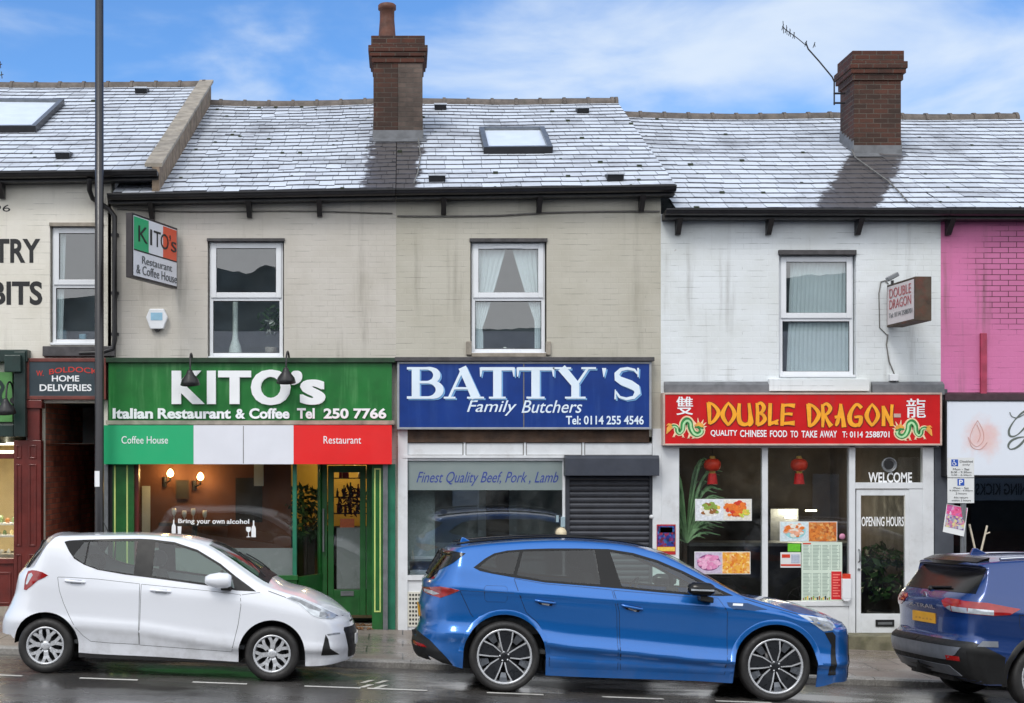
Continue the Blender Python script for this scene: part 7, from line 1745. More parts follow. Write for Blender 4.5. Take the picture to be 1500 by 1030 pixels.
wc.patch([(wsx1-0.09,-0.88),(wsx1+0.03,-0.88),(wsx1+0.05,0),(wsx1+0.03,0.88),(wsx1-0.09,0.88)], M['car_black'], 'scuttle', 0.006, mode='top', g=0.06)
zr0, zr1 = Lc(46,827)[1], Lc(73,790)[1]
wc.patch([(-0.52,zr0),(0.52,zr0),(0.47,zr1),(-0.47,zr1)], M['car_glass_dark'], 'rear_window', 0.004, mode='rear', g=0.05)
wc.patch([(-0.70,zr0),(-0.54,zr0),(-0.50,zr1),(-0.585,zr1)], M['car_gloss_black'], 'rear_window_trim', 0.004, mode='rear', g=0.04)
# doors stand 2 mm proud with dark gaps round them, each with its handle
rd = [L(a,b) for a, b in ((83,846),(100,846.5),(140,849),(203,856),(201.5,944.5),(160,942.5),(131,940),(120,931.5),(110,920),(100,902),(92,884),(86,866))]
fd = [L(a,b) for a, b in ((206,856.5),(260,862),(310,867),(351,872),(352,888),(348,915),(338.5,955),(280,951),(203,945.5))]
for D, hb in ((rd, (94,123,851)), (fd, (219,249,865))):
    o = wc.patch(D, white, 'door', 0.003, both=False, g=0.05, skirt=0.007)
    wc.seam(D+[D[0]], 0.009, 0.0012, 'panel_gap', o)
    a, b, z = hb; h = MB(); p0, p1 = L(a, z), L(b, z+2.5)
    pts = [wc.side_pt(p0[0]+(p1[0]-p0[0])*k/8, p0[1]+(p1[1]-p0[1])*k/8, 0.006+0.028*math.sin(math.pi*k/8)**0.7) for k in range(9)]
    h.tube(pts, 0.0125, 8); wc.local(h, 'handle', white, o)
    cup = [L(a+6,z-1.5),L(b-5,z-0.5),L(b-6,z+5),L(a+8,z+4.2)]; wc.patch(cup, M['lamp_dark'], 'handle_recess', 0.0042, parent=o, skirt=0)
wc.seam([L(353,872),L(380,868.5)], 0.004)
wc.seam([L(392,866.5),L(418,876)], 0.006); wc.seam([L(474,897.5),L(492,904.5),L(500,906)], 0.008)
# lamps
hl = [L(a,b) for a, b in ((419,876.8),(426,874.6),(440.4,878),(456,884),(472.5,892),(491,903.2),(489,907),(485,908.6),(468,906.5),(459,903),(453,899),(446,892.5),(438,885.5))]
o = wc.patch(hl, M['lamp_clear'], 'headlight', 0.006, g=0.03, both=True)
wc.patch([L(a,b) for a, b in ((421,877.3),(427,875.8),(440,879.5),(455,886),(470,893.5),(468,896.5),(452,892),(437,883))], M['lamp_dark'], 'headlight_reflector', 0.0075, parent=o, skirt=0)
wc.patch([L(a,b) for a, b in ((468,897),(476,898),(480,903),(474,906),(467,904))], M['lamp_dark'], 'headlight_lens', 0.0076, parent=o, skirt=0)
tl = [L(a,b) for a, b in ((36.5,837.5),(44,836),(51.3,836.3),(60,838.5),(68.4,843),(62,847),(53.6,850.6),(46,857),(35.5,865),(31.5,864.5),(33,850))]
wc.patch(tl, M['lamp_red'], 'tail_light', 0.006, g=0.03, both=True)
wc.patch([L(a,b) for a, b in ((38.5,842),(43,840),(46,843),(37,857),(35,856))], M['lamp_clear'], 'reversing_light', 0.0075, skirt=0, both=True)
# front: intakes, grille, plate, emblem
fv = [L(a,b) for a, b in ((476.5,930.5),(480,937),(483,951),(496,961.5),(470,961)) ]
wc.patch(fv, M['car_black'], 'fog_intake', 0.003, both=True, g=0.03)
wc.patch([L(a,b) for a, b in ((478,930),(490,928.5),(497,929),(497,931),(480,932))], M['lamp_dark'], 'intake_crease', 0.002, skirt=0, g=0.03)
zg0, zg1 = Lc(519,957)[1], Lc(518,914)[1]
wc.patch([(-0.44,zg0),(0.44,zg0),(0.58,zg1-0.03),(0.56,zg1),(-0.56,zg1),(-0.58,zg1-0.03)], M['car_black'], 'grille', 0.004, mode='front', g=0.05)
zm = (zg0+zg1)/2+0.02
pl_ = wc.patch([(-0.26,zm-0.055),(0.26,zm-0.055),(0.26,zm+0.055),(-0.26,zm+0.055)], M['plate_white'], 'number_plate', 0.022, mode='front', g=0.2, skirt=0.012)
wc.patch([(-0.30,zg1+0.045),(0.30,zg1+0.045),(0.30,zg1+0.06),(-0.30,zg1+0.06)], M['car_black'], 'bonnet_gap', 0.003, mode='front', g=0.05)
m = MB(); ex_, ez_ = lerp_tab(XF, zg1+0.08), zg1+0.08; m.lathe([(0.0,0.012),(0.05,0.010),(0.055,0.0)], (ex_-0.006,0,ez_), (1,0,0.35), 18); wc.local(m, 'emblem', M['chrome'])
# mirrors
for sg in (1, -1):
    m = MB(); mx, mz = L(322,850); yb = wc.hw(mx+0.12, mz-0.05)
    prof_ = [(0.0,-0.15),(0.05,-0.145),(0.085,-0.10),(0.092,0.0),(0.085,0.09),(0.06,0.125),(0.0,0.13)]
    mm = MB(); mm.lathe(prof_, (0,0,0), (1,0,0), 18); sc3 = [(p[0], p[1]*0.75, p[2]*(0.92 if p[0] > -0.05 else 0.75)) for p in mm.v]
    m.add([(mx+a, -sg*(yb+0.15)+b, mz+c) for a, b, c in sc3], mm.f, 0, True); o = wc.local(m, 'door_mirror', white)
    m = MB(); m.obox((mx+0.07, -sg*(yb+0.05), mz-0.085), (0.05,0,0.0), (0,0.09,0), (0,0,0.018)); wc.local(m, 'mirror_arm', M['car_black'], o)
# wiper, aerial, roof
m = MB(); pts = [wc.top_pt(wsx1-0.03-0.30*k/6, -0.05+0.55*k/6, 0.02) for k in range(7)]; m.tube(pts, 0.008, 6); pts = [wc.top_pt(wsx1-0.03-0.33*k/6, -0.75+0.55*k/6, 0.02) for k in range(7)]; m.tube(pts, 0.008, 6); wc.local(m, 'wiper', M['car_black'])
m = MB(); p = wc.top_pt(L(133,780)[0], 0, 0); m.tube([p, p+Vector((-0.09,0,0.17))], [0.007,0.003], 6); wc.local(m, 'roof_aerial', M['car_black'])
# cabin
m = MB(); xa, xb = L(60,0)[0], L(400,0)[0]; m.box(rw[0]+0.05, fw[0]-0.3, -0.70, 0.70, 0.32, 0.36); m.box(xw1-0.25, xw1+0.1, -0.66, 0.66, 0.62, 0.90); m.box(rw[0]-0.1, rw[0]+0.28, -0.6, 0.6, 0.36, 0.85)
for x, hh in ((L(262,0)[0],0.56),): 
    for y in (-0.36, 0.36): seat(m, x-0.12, y, 0.55, hh)
for y in (-0.4, 0, 0.4): seat(m, L(150,0)[0]-0.02, y, 0.58, 0.46)
wc.local(m, 'cabin', M['car_seat'])
m = MB(); m.lathe([(0.165,0.0),(0.18,0.012),(0.19,0.0),(0.18,-0.012),(0.165,0.0)], (L(322,0)[0], 0.36, 0.95), (-0.85,0,0.5), 28); wc.local(m, 'steering_wheel', M['car_black'])
for x in (rw[0], fw[0]):
    for sg in (-1, 1): wc.wheel(x, zw, sg, 0.292, 0.196, 'twin', 0.35 if x < 0 else 0.62, 0.18)

# ---- blue family car
d, dc = 14.9, 15.8
bc = Car('estate_car', 'bright blue tall estate car with dark glass parked before the butchers', (939.1-590)*d/2100, -4.165)
L = lambda px, py: bc.L(px, py, d); Lc = lambda px, py: bc.L(px, py, dc)
top = smooth_tab([L(622,845),L(648,809),L(668,803.5),L(694,799.5),L(748,795),L(808.6,792.5),L(848.6,793),L(897,796.3),L(933.6,801),L(970,810.3),L(994.3,820.5),L(1018.6,833.5),L(1043.5,847.5),L(1077,866.5),L(1092,874),L(1117,881),L(1144,888.5),L(1172,898),L(1200,903),L(1216,908),L(1226,915)])
crown = smooth_tab([Lc(634,842),Lc(655,803),Lc(672,797.5),Lc(700,793.5),Lc(748,789.5),Lc(808,787.5),Lc(848,788),Lc(890,791),Lc(926,796),Lc(960,805),Lc(984,815),Lc(1008,828.5),Lc(1036,845.5),Lc(1060,860),Lc(1075,868),Lc(1092,871.5),Lc(1117,874),Lc(1144,878.5),Lc(1166,884),Lc(1188,891),Lc(1210,901),Lc(1224,910.5)])
XF = sorted([(z, x) for x, z in (Lc(1222,908),Lc(1227,914),Lc(1230,922),Lc(1231,940),Lc(1231,957),Lc(1230,978),Lc(1230,990),Lc(1235,995),Lc(1228,1002),Lc(1205,1006))])
XR = sorted([(z, x) for x, z in (Lc(655,802.5),Lc(645.5,807.5),Lc(648,811),Lc(625.5,843),Lc(618,847),Lc(618.5,858),Lc(612.5,884),Lc(615,906),Lc(607,930),Lc(603,938),Lc(607,955),Lc(640,969),Lc(660,976))])
fw, rw = L(1138.4,980.4), L(739.8,961); zw = 0.370
belt = smooth_tab([L(640,826),L(694,835),L(720,841),L(750,847),L(800,855.5),L(909,864.5),L(1006,873.5),L(1079,877),L(1225,912)])
shl = smooth_tab([L(640,862),L(674,865.5),L(808.6,872.5),L(900,879.5),L(1020,886.5),L(1075,892),L(1126,896.5),L(1180,906),L(1225,922)])
lo = smooth_tab([L(660,930),L(760,934),L(822,947),L(920,957),L(1020,968),L(1075,972),L(1225,975)])
bot = smooth_tab([L(604,938),L(607,955),L(640,968),L(663,976.5),L(680,981),L(800,991),L(1020,999),L(1077,1002.5),L(1200,1008),L(1228,1002)])
prof = [(-1,-0.085),(-0.8,-0.066),(-0.55,-0.048),(-0.42,-0.060),(-0.2,-0.045),(-0.05,-0.006),(0,0.0),(0.04,-0.003),(0.13,-0.030),(0.25,-0.048),(0.45,-0.050),(0.65,-0.036),(0.82,-0.022),(0.93,-0.018),(0.98,-0.005),(1.0,0.0),(1.06,-0.006),(1.5,-0.030),(2,-0.050)]
AR = 0.432
bc.setup(0.935, top, crown, XF, XR, fw[0]+0.47, rw[0]-0.46, belt, bot, lo, shl, prof, [(rw[0],zw+0.005,AR),(fw[0],zw+0.005,AR)], tum=0.40, rr=0.055, pF=2.4, pR=2.4, sill=0.24)
blue_p = carpaint('blue_car_paint', (9,96,174), 0.4, 0.28, 0.22)
DLO = [L(a,b) for a, b in ((694.4,832),(700,828),(712,819),(726,811.5),(745.4,807.5),(775,805.5),(808.6,804.6),(850,804.6),(897,805.6),(933.6,811.4),(970,822.3),(1006.4,838),(1030,850),(1055,863),(1077,873.4),(1054.7,874),(1006.4,871.8),(960,867.8),(909.3,862.8),(850,858),(800,854),(750,846),(722,841),(704,837))]
xw0, xw1 = L(975,813)[0], L(1085,871)[0]
bc.body(blue_p, [DLO], [(xw0, xw1)])
g1 = [L(a,b) for a, b in ((702,832.5),(716,820.5),(729,813.5),(747,810),(764,808.8),(753,842.5),(722,838.5))]
g2 = [L(a,b) for a, b in ((769,808.6),(876,806.8),(882,857),(850,855),(800,851),(758,843.5))]
g3 = [L(a,b) for a, b in ((899,809.5),(932,815),(968,825.5),(1004,841),(1026,853),(1029,869.5),(1006,868.5),(960,864.5),(913,860))]
g4 = [L(a,b) for a, b in ((1034,856.5),(1054,866),(1064,871.5),(1036,870.5))]
bc.patch(DLO, M['car_gloss_black'], 'window_trim', 0.004, [g1, g2, g3, g4], both=True)
for q in (g1, g2): bc.patch(q, M['car_glass_dark'], 'side_window', 0.001, skirt=0, both=True)
for q in (g3, g4): bc.patch(q, M['car_glass'], 'side_window', 0.001, skirt=0, both=True)
bc.patch([(xw0-0.02,-0.90),(xw1+0.03,-0.90),(xw1+0.05,0),(xw1+0.03,0.90),(xw0-0.02,0.90),(xw0-0.04,0)], M['car_glass'], 'windscreen', 0.004, mode='top', g=0.06, skirt=0.006)
zr0, zr1 = Lc(624,845)[1], Lc(647.5,811)[1]
bc.patch([(-0.66,zr0),(0.66,zr0),(0.56,zr1),(-0.56,zr1)], M['car_glass_dark'], 'rear_window', 0.004, mode='rear', g=0.05)
bc.patch([L(a,b) for a, b in ((646,808),(652,806.6),(683,811.5),(664,826),(628,846.5),(625.5,844.5))], M['car_gloss_black'], 'spoiler_blade', 0.005, g=0.03, both=True)
m = MB(); zs_ = L(800,793)[1]
pts = [(x, -bc.hw(x, bc.ze(x))*0.94, bc.ze(x)+0.035) for x in [L(700,0)[0]+(L(985,0)[0]-L(700,0)[0])*k/24 for k in range(25)]]; m.tube(pts, 0.013, 6); bc.local(m, 'roof_rail', M['car_gloss_black']); m = MB(); m.tube([(a,-b,c) for a, b, c in pts], 0.013, 6); bc.local(m, 'roof_rail', M['car_gloss_black'])
rd = [L(a,b) for a, b in ((754.5,848.5),(800,856.5),(850,860.8),(897.8,865.5),(904.5,896.6),(906.6,992.3),(850,988.5),(806,985.5),(806,960),(800,935),(790,914),(772,897.5),(762,872))]
fd = [L(a,b) for a, b in ((901,866),(960,871),(1006.4,875.2),(1054,877.2),(1066.8,896),(1067,956),(1062.5,997.5),(1000,995.5),(910.8,992.7),(908.9,896.6))]
for D, (a, b, za, zb_) in ((rd, (785,814,880,884)), (fd, (912,942,887,893))):
    o = bc.patch(D, blue_p, 'door', 0.003, g=0.045, skirt=0.007); bc.seam(D+[D[0]], 0.010, 0.0012, 'panel_gap', o)
    h = MB(); p0, p1 = L(a, za), L(b, zb_)
    bc.patch([L(a+1,za-1.5),L(b-1,zb_-3),L(b-5,zb_+4.5),L(a+6,za+6)], M['car_black'], 'handle_recess', 0.0042, parent=o, skirt=0, g=0.03)
    pts = [bc.side_pt(p0[0]+(p1[0]-p0[0])*k/10, p0[1]+(p1[1]-p0[1])*k/10, 0.006+0.026*math.sin(math.pi*k/10)**0.6) for k in range(11)]; h.tube(pts, 0.014, 8); bc.local(h, 'handle', blue_p, o)
    bc.patch([L(a+9,za+4),L(b-8,zb_+1.5),L(b-9,zb_+4),L(a+10,za+6)], M['chrome'], 'handle_plate', 0.0052, parent=o, skirt=0, g=0.03)
ff = [L(a,b) for a, b in ((713,858.5),(741,859.5),(743.5,862),(743.5,879),(741,882.5),(714,882),(711,879),(710,862))]
bc.patch(ff, blue_p, 'fuel_flap', 0.002, skirt=0.005); bc.seam(ff+[ff[0]], 0.006, 0.001)
wb = [L(a,b) for a, b in ((1067,883),(1098,884.5),(1126,893.6),(1108,894.8),(1076,893),(1069,889))]
o = bc.patch(wb, pm('wing_trim', (38,66,104), 0.35, 0.1, 8, metal=0.3), 'wing_badge', 0.003, skirt=0.004, g=0.03); bc.patch([L(a,b) for a, b in ((1076,884.6),(1091,885.3),(1090,888.6),(1075,887.8))], M['chrome'], 'badge_plate', 0.0045, parent=o, skirt=0, g=0.03)
bc.seam([L(674,865.5),L(754,869.5)], 0.003, 0.0008)
bc.seam([L(1093,878),L(1126,888),L(1172,901)], 0.006); bc.seam([L(674,866),L(690,900),L(694,905)], 0.005)
# arch lips
for ax in (rw[0], fw[0]):
    m = MB(); vs = []; N = 30; bad = []
    for k in range(N+1):
        a = R(4)+(math.pi-R(8))*k/N
        for q, e in ((AR+0.002,0.004),(AR+0.045,0.004),(AR+0.052,0.0)):
            vs.append(bc.side_pt(ax+q*math.cos(a), zw+0.005+q*math.sin(a), e))
    m.add(vs, [(3*k+j, 3*k+j+1, 3*k+4+j, 3*k+3+j) for k in range(N) for j in range(2)], 0, True); bc.local(m, 'arch_lip', blue_p)
hl = [L(a,b) for a, b in ((1171.9,901.2),(1190,903.5),(1210,907),(1222,910),(1226,914),(1228,921),(1220,924),(1208.7,925.5),(1202,921),(1195,915.5),(1183,908))]
o = bc.patch(hl, M['lamp_clear'], 'headlight', 0.006, g=0.03, both=True)
bc.patch([L(a,b) for a, b in ((1202,910),(1218,912),(1224,917),(1222,921),(1208,922),(1202,916))], M['lamp_dark'], 'headlight_lens', 0.0075, parent=o, skirt=0, g=0.03)
bc.patch([L(a,b) for a, b in ((1186,904.5),(1200,906.5),(1206,917),(1203,919),(1195,913))], M['lamp_dark'], 'headlight_reflector', 0.0075, parent=o, skirt=0, g=0.03)
tl = [L(a,b) for a, b in ((620,864.5),(632,862),(646,860.4),(660,862.3),(673.5,865.2),(660,871.5),(646,877),(634,874.5),(622,871))]
o = bc.patch(tl, M['lamp_red'], 'tail_light', 0.006, g=0.03, both=True); bc.patch([L(a,b) for a, b in ((622,866.5),(634,867),(645,871),(636,873.5),(624,870))], M['lamp_clear'], 'reversing_light', 0.0075, parent=o, skirt=0, g=0.03)
bc.patch([L(a,b) for a, b in ((604,933),(614,931),(630,940),(652,962),(664,976),(650,973),(625,962),(606,953))], M['car_black'], 'rear_bumper_trim', 0.006, g=0.03, both=True)
bc.patch([L(a,b) for a, b in ((606,946),(622,948),(627,951.5),(608,951))], M['lamp_red'], 'rear_reflector', 0.009, skirt=0, g=0.03, both=True)
zz = Lc(607,950)[1]; bc.patch([(-0.7,zz-0.05),(0.7,zz-0.05),(0.7,zz+0.16),(-0.7,zz+0.16)], M['car_black'], 'rear_diffuser', 0.006, mode='rear', g=0.05)
zz = Lc(612,884)[1]; bc.patch([(-0.27,zz-0.12),(0.27,zz-0.12),(0.27,zz),(-0.27,zz)], M.setdefault('plate_yellow', pm('plate_yellow', (222,160,30), 0.4, 0.05, 6)), 'number_plate', 0.012, mode='rear', g=0.2)
zg0, zg1 = Lc(1229,985)[1], Lc(1230,924)[1]
bc.patch([(-0.58,zg0),(0.58,zg0),(0.62,zg1),(-0.62,zg1)], M['car_gloss_black'], 'grille', 0.006, mode='front', g=0.05)
bc.patch([L(a,b) for a, b in ((1210,927.5),(1222,926.5),(1227,932),(1228,960),(1228,990),(1216,990.5),(1220,965),(1221,946))], M['car_black'], 'front_air_curtain', 0.004, g=0.03, both=True)
for sg in (1, -1):
    mx, mz = L(1026,863); yb = bc.hw(mx+0.05, mz-0.06)
    mm = MB(); mm.lathe([(0.0,-0.145),(0.05,-0.14),(0.085,-0.09),(0.09,0.0),(0.08,0.09),(0.05,0.13),(0.0,0.14)], (0,0,0), (1,0,0), 18)
    m = MB(); m.add([(mx+p[0], -sg*(yb+0.17)+p[1]*0.8, mz+p[2]*(0.85 if p[2] > 0 else 0.8)) for p in mm.v], mm.f, 0, True); o = bc.local(m, 'door_mirror', M['car_gloss_black'])
    m = MB(); m.obox((mx+0.06, -sg*(yb+0.07), mz-0.10), (0.07,0,-0.01), (0,0.10,0), (0,0,0.03)); bc.local(m, 'mirror_arm', M['car_black'], o, bevel=0.012)
    m = MB(); vs = []
    for k in range(9):
        xx = mx-0.12+0.24*k/8; q = 0.0735*max(0.2, 1-((xx-mx)/0.165)**4); vs += [(xx, -sg*(yb+0.17+q+0.001), mz+0.004), (xx, -sg*(yb+0.17+q+0.001), mz-0.014)]
    m.add(vs, [(2*k,2*k+1,2*k+3,2*k+2) for k in range(8)], 0, True); bc.local(m, 'indicator', M['lamp_clear'], o)
m = MB(); p = bc.top_pt(L(720,0)[0], 0, 0); m.prism([(p.x-0.09,p.z-0.02),(p.x+0.10,p.z-0.02),(p.x-0.04,p.z+0.055),(p.x-0.07,p.z+0.055)], -0.018, 0.018); bc.local(m, 'roof_aerial', blue_p, bevel=0.008)
m = MB(); m.box(rw[0]+0.05, fw[0]-0.45, -0.76, 0.76, 0.40, 0.44); m.box(xw1-0.45, xw1-0.05, -0.72, 0.72, 0.70, 0.98); m.box(rw[0]-0.3, rw[0]+0.25, -0.7, 0.7, 0.44, 1.0)
for y in (-0.40, 0.40): seat(m, L(925,0)[0]-0.10, y, 0.62, 0.66)
for y in (-0.45, 0, 0.45): seat(m, L(800,0)[0]-0.02, y, 0.66, 0.56)
bc.local(m, 'cabin', M['car_seat'])
m = MB(); m.lathe([(0.165,0.0),(0.18,0.012),(0.19,0.0),(0.18,-0.012),(0.165,0.0)], (L(985,0)[0], 0.40, 1.04), (-0.85,0,0.5), 28); m.lathe([(0.165,0.0),(0.18,0.012),(0.19,0.0),(0.18,-0.012),(0.165,0.0)], (L(985,0)[0], -0.40, 1.04), (-0.85,0,0.5), 28) if False else None; bc.local(m, 'steering_wheel', M['car_black'])
for x, r0 in ((rw[0], 1.46), (fw[0], 1.62)):
    for sg in (-1, 1): bc.wheel(x, zw, sg, 0.370, 0.285, 'aero', r0, 0.24)

# ---- dark blue crossover, only its tail in the frame
d, dc = 15.0, 15.95
yw = R(6); nx0 = 5.59; nc = Car('crossover_car', 'dark navy crossover with yellow rear plate, cut by the right frame edge', nx0+2.3*math.cos(yw), -4.32+2.3*math.sin(yw), yaw=yw)
X = lambda v: v-2.3        # from the rear bumper
top = smooth_tab([(X(.36),1.505),(X(.5),1.535),(X(.8),1.565),(X(1.3),1.60),(X(1.8),1.60),(X(2.3),1.55),(X(2.8),1.40),(X(3.2),1.18),(X(3.5),1.06),(X(4.0),0.99),(X(4.35),0.93),(X(4.62),0.86)])
crown = smooth_tab([(X(.36),1.545),(X(.5),1.585),(X(.8),1.615),(X(1.3),1.64),(X(1.8),1.635),(X(2.3),1.585),(X(2.8),1.43),(X(3.2),1.22),(X(3.5),1.11),(X(4.0),1.05),(X(4.35),0.98),(X(4.62),0.88)])
XR = [(0.24,X(.34)),(0.34,X(.13)),(0.44,X(.04)),(0.52,X(.0)),(0.66,X(-.01)),(0.70,X(.05)),(0.74,X(.10)),(0.93,X(.10)),(0.99,X(.09)),(1.05,X(.07)),(1.10,X(.085)),(1.16,X(.12)),(1.20,X(.18)),(1.47,X(.46)),(1.485,X(.33)),(1.53,X(.33)),(1.56,X(.40))]
XF = [(0.24,X(4.48)),(0.40,X(4.60)),(0.60,X(4.65)),(0.80,X(4.64)),(0.9,X(4.60))]
belt = [(X(.4),1.20),(X(.9),1.17),(X(1.5),1.10),(X(2.5),1.06),(X(3.2),1.03),(X(4.5),0.9)]; shl = [(X(.1),1.02),(X(.5),1.02),(X(2),0.95),(X(4.5),0.85)]; lo = [(X(.1),0.62),(X(1.3),0.5),(X(3.3),0.5),(X(4.5),0.5)]
bot = [(X(0),0.40),(X(.3),0.26),(X(4.3),0.24),(X(4.5),0.3)]
prof = [(-1,-0.07),(-0.5,-0.04),(-0.1,-0.012),(0,0.0),(0.1,-0.006),(0.4,-0.02),(0.8,-0.012),(0.97,0.0),(1.0,0.0),(1.5,-0.022),(2,-0.045)]
zw = 0.35; ARn = 0.41; rwx, fwx = X(1.0), X(3.67)
nc.setup(0.92, top, crown, XF, XR, X(4.15), X(.40), belt, bot, lo, shl, prof, [(rwx,zw,ARn),(fwx,zw,ARn)], tum=0.42, rr=0.06, pF=2.4, pR=3.0, sill=0.24)
navy = carpaint('navy_car_paint', (20,54,112), 0.4, 0.26, 0.35)
DLO = [(X(.78),1.27),(X(1.05),1.40),(X(1.4),1.475),(X(1.9),1.49),(X(2.3),1.45),(X(2.75),1.31),(X(3.1),1.09),(X(2.5),1.09),(X(1.5),1.135),(X(.9),1.22)]
nc.body(navy, [DLO], [(X(2.42), X(3.16))])
ga = [(X(.90),1.265),(X(1.08),1.375),(X(1.30),1.43),(X(1.25),1.19),(X(.95),1.235)]; gb = [(X(1.34),1.435),(X(1.88),1.465),(X(1.86),1.14),(X(1.30),1.175)]; gc_ = [(X(1.98),1.46),(X(2.29),1.42),(X(2.7),1.29),(X(2.98),1.11),(X(1.96),1.135)]
nc.patch(DLO, M['car_gloss_black'], 'window_trim', 0.004, [ga, gb, gc_], both=True)
for q in (ga, gb): nc.patch(q, M['car_glass_dark'], 'side_window', 0.001, skirt=0, both=True)
nc.patch(gc_, M['car_glass'], 'side_window', 0.001, skirt=0, both=True)
nc.patch([(X(2.4),-0.9),(X(3.18),-0.9),(X(3.18),0.9),(X(2.4),0.9)], M['car_glass'], 'windscreen', 0.004, mode='top', g=0.06, skirt=0.006)
nc.patch([(-0.80,1.20),(0.80,1.20),(0.70,1.468),(-0.70,1.468)], M['car_gloss_black'], 'rear_window', 0.004, mode='rear', g=0.045)
m = MB(); pr = []
for y in [-0.60+1.2*k/12 for k in range(13)]:
    q = 1-(abs(y)/0.66)**3*0.5; xr = X(.30)+0.07*(abs(y)/0.6)**2; pr.append([(xr,y,1.512+0.02*q),(xr+0.10,y,1.552+0.025*q),(X(.52),y,1.562+0.032*q),(X(.50),y,1.49),(xr+0.02,y,1.485)])
vs = [p for q in pr for p in q]; m.add(vs, [(5*k+j, 5*k+(j+1)%5, 5*k+5+(j+1)%5, 5*k+5+j) for k in range(12) for j in range(5)], 0, False); m.poly(pr[0]); m.poly(pr[-1][::-1]); nc.local(m, 'spoiler', M['car_gloss_black'], recalc=True, bevel=0.006)
for ax in (rwx, fwx):
    m = MB(); vs = []; N = 30
    for k in range(N+1):
        a = R(-14)+(math.pi+R(28))*k/N
        for q, e in ((ARn+0.002,0.003),(ARn+0.055,0.008),(ARn+0.062,0.0)): vs.append(nc.side_pt(ax+q*math.cos(a), max(0.245, zw+q*math.sin(a)), e))
    m.add(vs, [(3*k+j, 3*k+j+1, 3*k+4+j, 3*k+3+j) for k in range(N) for j in range(2)], 0, True); nc.local(m, 'arch_cladding', M['car_black'])
nc.patch([(rwx+ARn+0.03,0.245),(fwx-ARn-0.03,0.245),(fwx-ARn-0.03,0.44),(rwx+ARn+0.03,0.44)], M['car_black'], 'sill_cladding', 0.006, both=True)
# tail lights run from the tailgate round the corner onto the wing
def corner(pts_end, pts_side, mat, e=0.006, name='tail_light'):
    for sg in (-1, 1):
        o = nc.patch([(sg*a, b) for a, b in pts_end] if sg > 0 else [(-a, b) for a, b in pts_end][::-1], mat, name, e, mode='rear', g=0.04)
    nc.patch(pts_side, mat, name, e, g=0.03, both=True); return o
corner([(0.40,1.10),(0.46,1.135),(0.66,1.13),(0.86,1.105),(0.86,0.995),(0.60,1.00),(0.48,1.04)], [(X(.16),1.12),(X(.34),1.115),(X(.60),1.075),(X(.70),1.062),(X(.58),1.0),(X(.40),0.985),(X(.17),0.995)], M['lamp_red'])
nc.patch([(-0.50,1.04),(-0.585,1.06),(-0.585,1.005),(-0.52,1.025)], M['lamp_dark'], 'lamp_divider', 0.0078, mode='rear', g=0.04, skirt=0)
nc.patch([(-0.60,1.005),(-0.60,1.055),(-0.80,1.05),(-0.80,0.998)], M['lamp_clear'], 'reversing_light', 0.008, mode='rear', g=0.04, skirt=0)
nc.patch([(X(.18),1.0),(X(.40),0.99),(X(.40),1.04),(X(.18),1.05)], M['lamp_clear'], 'reversing_light', 0.008, skirt=0, g=0.03)
yp = M.get('plate_yellow')
o = nc.patch([(-0.26,0.845),(0.26,0.845),(0.26,0.955),(-0.26,0.955)], yp, 'number_plate', 0.012, mode='rear', g=0.2, skirt=0.012)
for k in range(5): nc.patch([(-0.20+0.085*k,0.875),(-0.15+0.085*k,0.875),(-0.15+0.085*k,0.925),(-0.20+0.085*k,0.925)], pm('plate_blur', (186,128,32), 0.4, 0.1, 9), 'plate_mark', 0.0135, mode='rear', g=0.2, parent=o, skirt=0)
# emblem ring and bar, lettering across the tailgate
m = MB(); xe = lerp_tab(XR, 1.135)-0.006; m.lathe([(0.036,0.0),(0.042,0.007),(0.048,0.0)], (xe,0,1.13), (-1,0,0), 26)
m.box(xe-0.006, xe+0.002, -0.052, 0.052, 1.124, 1.136); nc.local(m, 'emblem', M['chrome'])
xl = lerp_tab(XR, 1.03)-0.010
lt = text('X-TRAIL', 0, 0.62, 0, 0.042, 0, M['chrome'], None, bold=0.01, depth=0.004, flat=(Vector((xl, 0.31, 1.005)), Vector((0,-1,0)), Vector((-0.25,0,1)).normalized(), Vector((-1,0,0)))); lt.parent = nc.root
nc.patch([(-0.83,0.40),(0.83,0.40),(0.85,0.70),(-0.85,0.70)], M['car_black'], 'rear_bumper', 0.008, mode='rear', g=0.05)
nc.patch([(X(.02),0.30),(X(.3),0.27),(X(.58),0.28),(X(.545),0.40),(X(.54),0.56),(X(.22),0.70),(X(.06),0.69)], M['car_black'], 'bumper_corner', 0.008, g=0.04, both=True)
skd = pm('skid_silver', (120,124,132), 0.35, 0.1, 8, metal=0.4)
nc.patch([(-0.60,0.50),(0.60,0.50),(0.74,0.56),(0.80,0.64),(-0.80,0.64),(-0.74,0.56)], skd, 'skid_plate', 0.014, mode='rear', g=0.05); nc.patch([(-0.70,0.34),(0.70,0.34),(0.62,0.44),(-0.62,0.44)], skd, 'skid_plate', 0.013, mode='rear', g=0.05)
for sg in (-1, 1): nc.patch([(sg*0.62,0.50),(sg*0.78,0.50),(sg*0.78,0.545),(sg*0.62,0.545)], M['lamp_red'], 'rear_reflector', 0.015, mode='rear', g=0.05, skirt=0)
nc.patch([(X(.24),0.66),(X(.46),0.66),(X(.46),0.72),(X(.30),0.72)], skd, 'bumper_step', 0.010, g=0.04, both=True)
nc.patch([(-0.05,0.655),(0.05,0.655),(0.05,0.685),(-0.05,0.685)], M['car_black'], 'tow_eye_cover', 0.014, mode='rear', g=0.05)
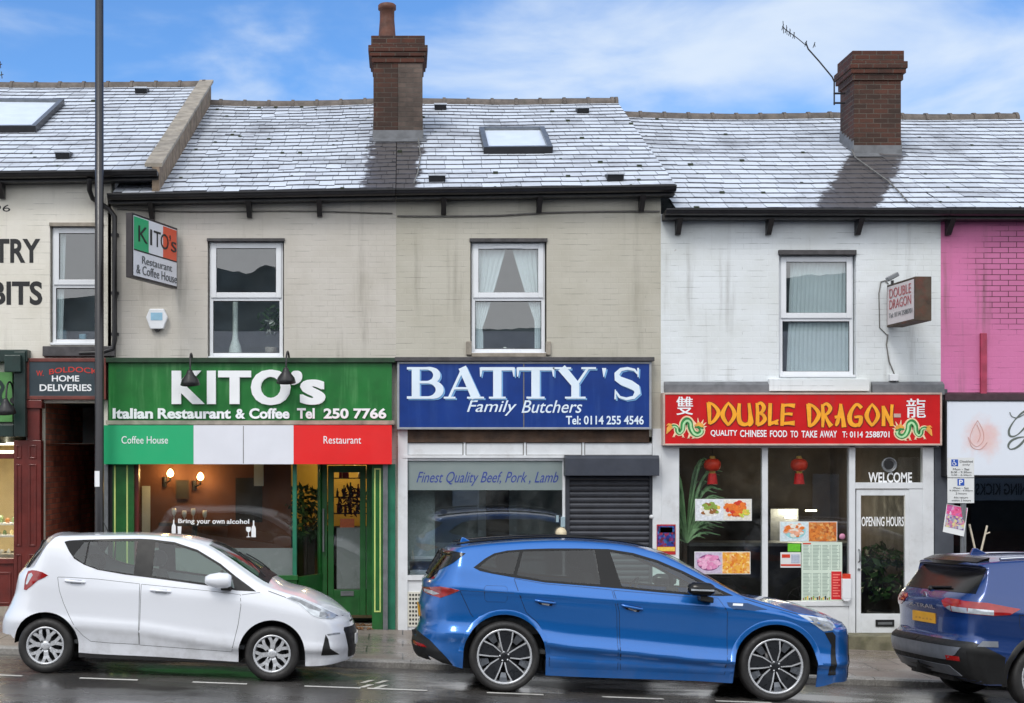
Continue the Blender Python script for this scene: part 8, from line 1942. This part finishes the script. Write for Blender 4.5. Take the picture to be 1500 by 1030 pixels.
m = MB(); pts = [(x, -nc.hw(x, nc.ze(x))*0.97, nc.ze(x)+0.02) for x in [X(.62)+k*0.1 for k in range(17)]]; m.tube(pts, 0.016, 6); nc.local(m, 'roof_rail', M['chrome']); m = MB(); m.tube([(a,-b,c) for a, b, c in pts], 0.016, 6); nc.local(m, 'roof_rail', M['chrome'])
m = MB(); p = nc.top_pt(X(.70), 0, 0); m.prism([(p.x-0.10,p.z-0.02),(p.x+0.16,p.z-0.02),(p.x-0.02,p.z+0.062),(p.x-0.06,p.z+0.062)], -0.02, 0.02); nc.local(m, 'roof_aerial', navy, bevel=0.008)
m = MB(); m.tube([nc.end_pt(0.0,1.215,0.02,False), nc.end_pt(-0.38,1.235,0.02,False)], 0.012, 6); m.lathe([(0,0.04),(0.03,0.03),(0.035,0)], nc.end_pt(0.02,1.21,0.0,False), (-1,0,0), 12); nc.local(m, 'rear_wiper', M['car_black'])
nd = [(X(1.05),1.10),(X(1.40),1.08),(X(2.0),1.04),(X(2.0),0.36),(X(1.50),0.36),(X(1.47),0.62),(X(1.28),0.86)]
o = nc.patch(nd, navy, 'door', 0.003, skirt=0.007); nc.seam(nd+[nd[0]], 0.01, 0.0012, 'panel_gap', o)
nd = [(X(2.02),1.04),(X(3.0),1.03),(X(3.05),0.6),(X(2.98),0.36),(X(2.02),0.36)]; o = nc.patch(nd, navy, 'door', 0.003, skirt=0.007); nc.seam(nd+[nd[0]], 0.01, 0.0012, 'panel_gap', o)
ff = [(X(.68),1.0),(X(.84),1.0),(X(.86),0.86),(X(.70),0.86)]; nc.seam(ff+[ff[0]], 0.006, 0.001)
m = MB(); m.box(rwx+0.05, fwx-0.45, -0.74, 0.74, 0.40, 0.44); m.box(X(2.9), X(3.2), -0.7, 0.7, 0.7, 1.0)
for y in (-0.40, 0.40): seat(m, X(2.1), y, 0.62, 0.62)
for y in (-0.45, 0, 0.45): seat(m, X(1.3), y, 0.64, 0.56)
nc.local(m, 'cabin', M['car_seat'])
for x in (rwx, fwx):
    for sg in (-1, 1): nc.wheel(x, zw, sg, 0.35, 0.25, 'aero', 0.3, 0.22)
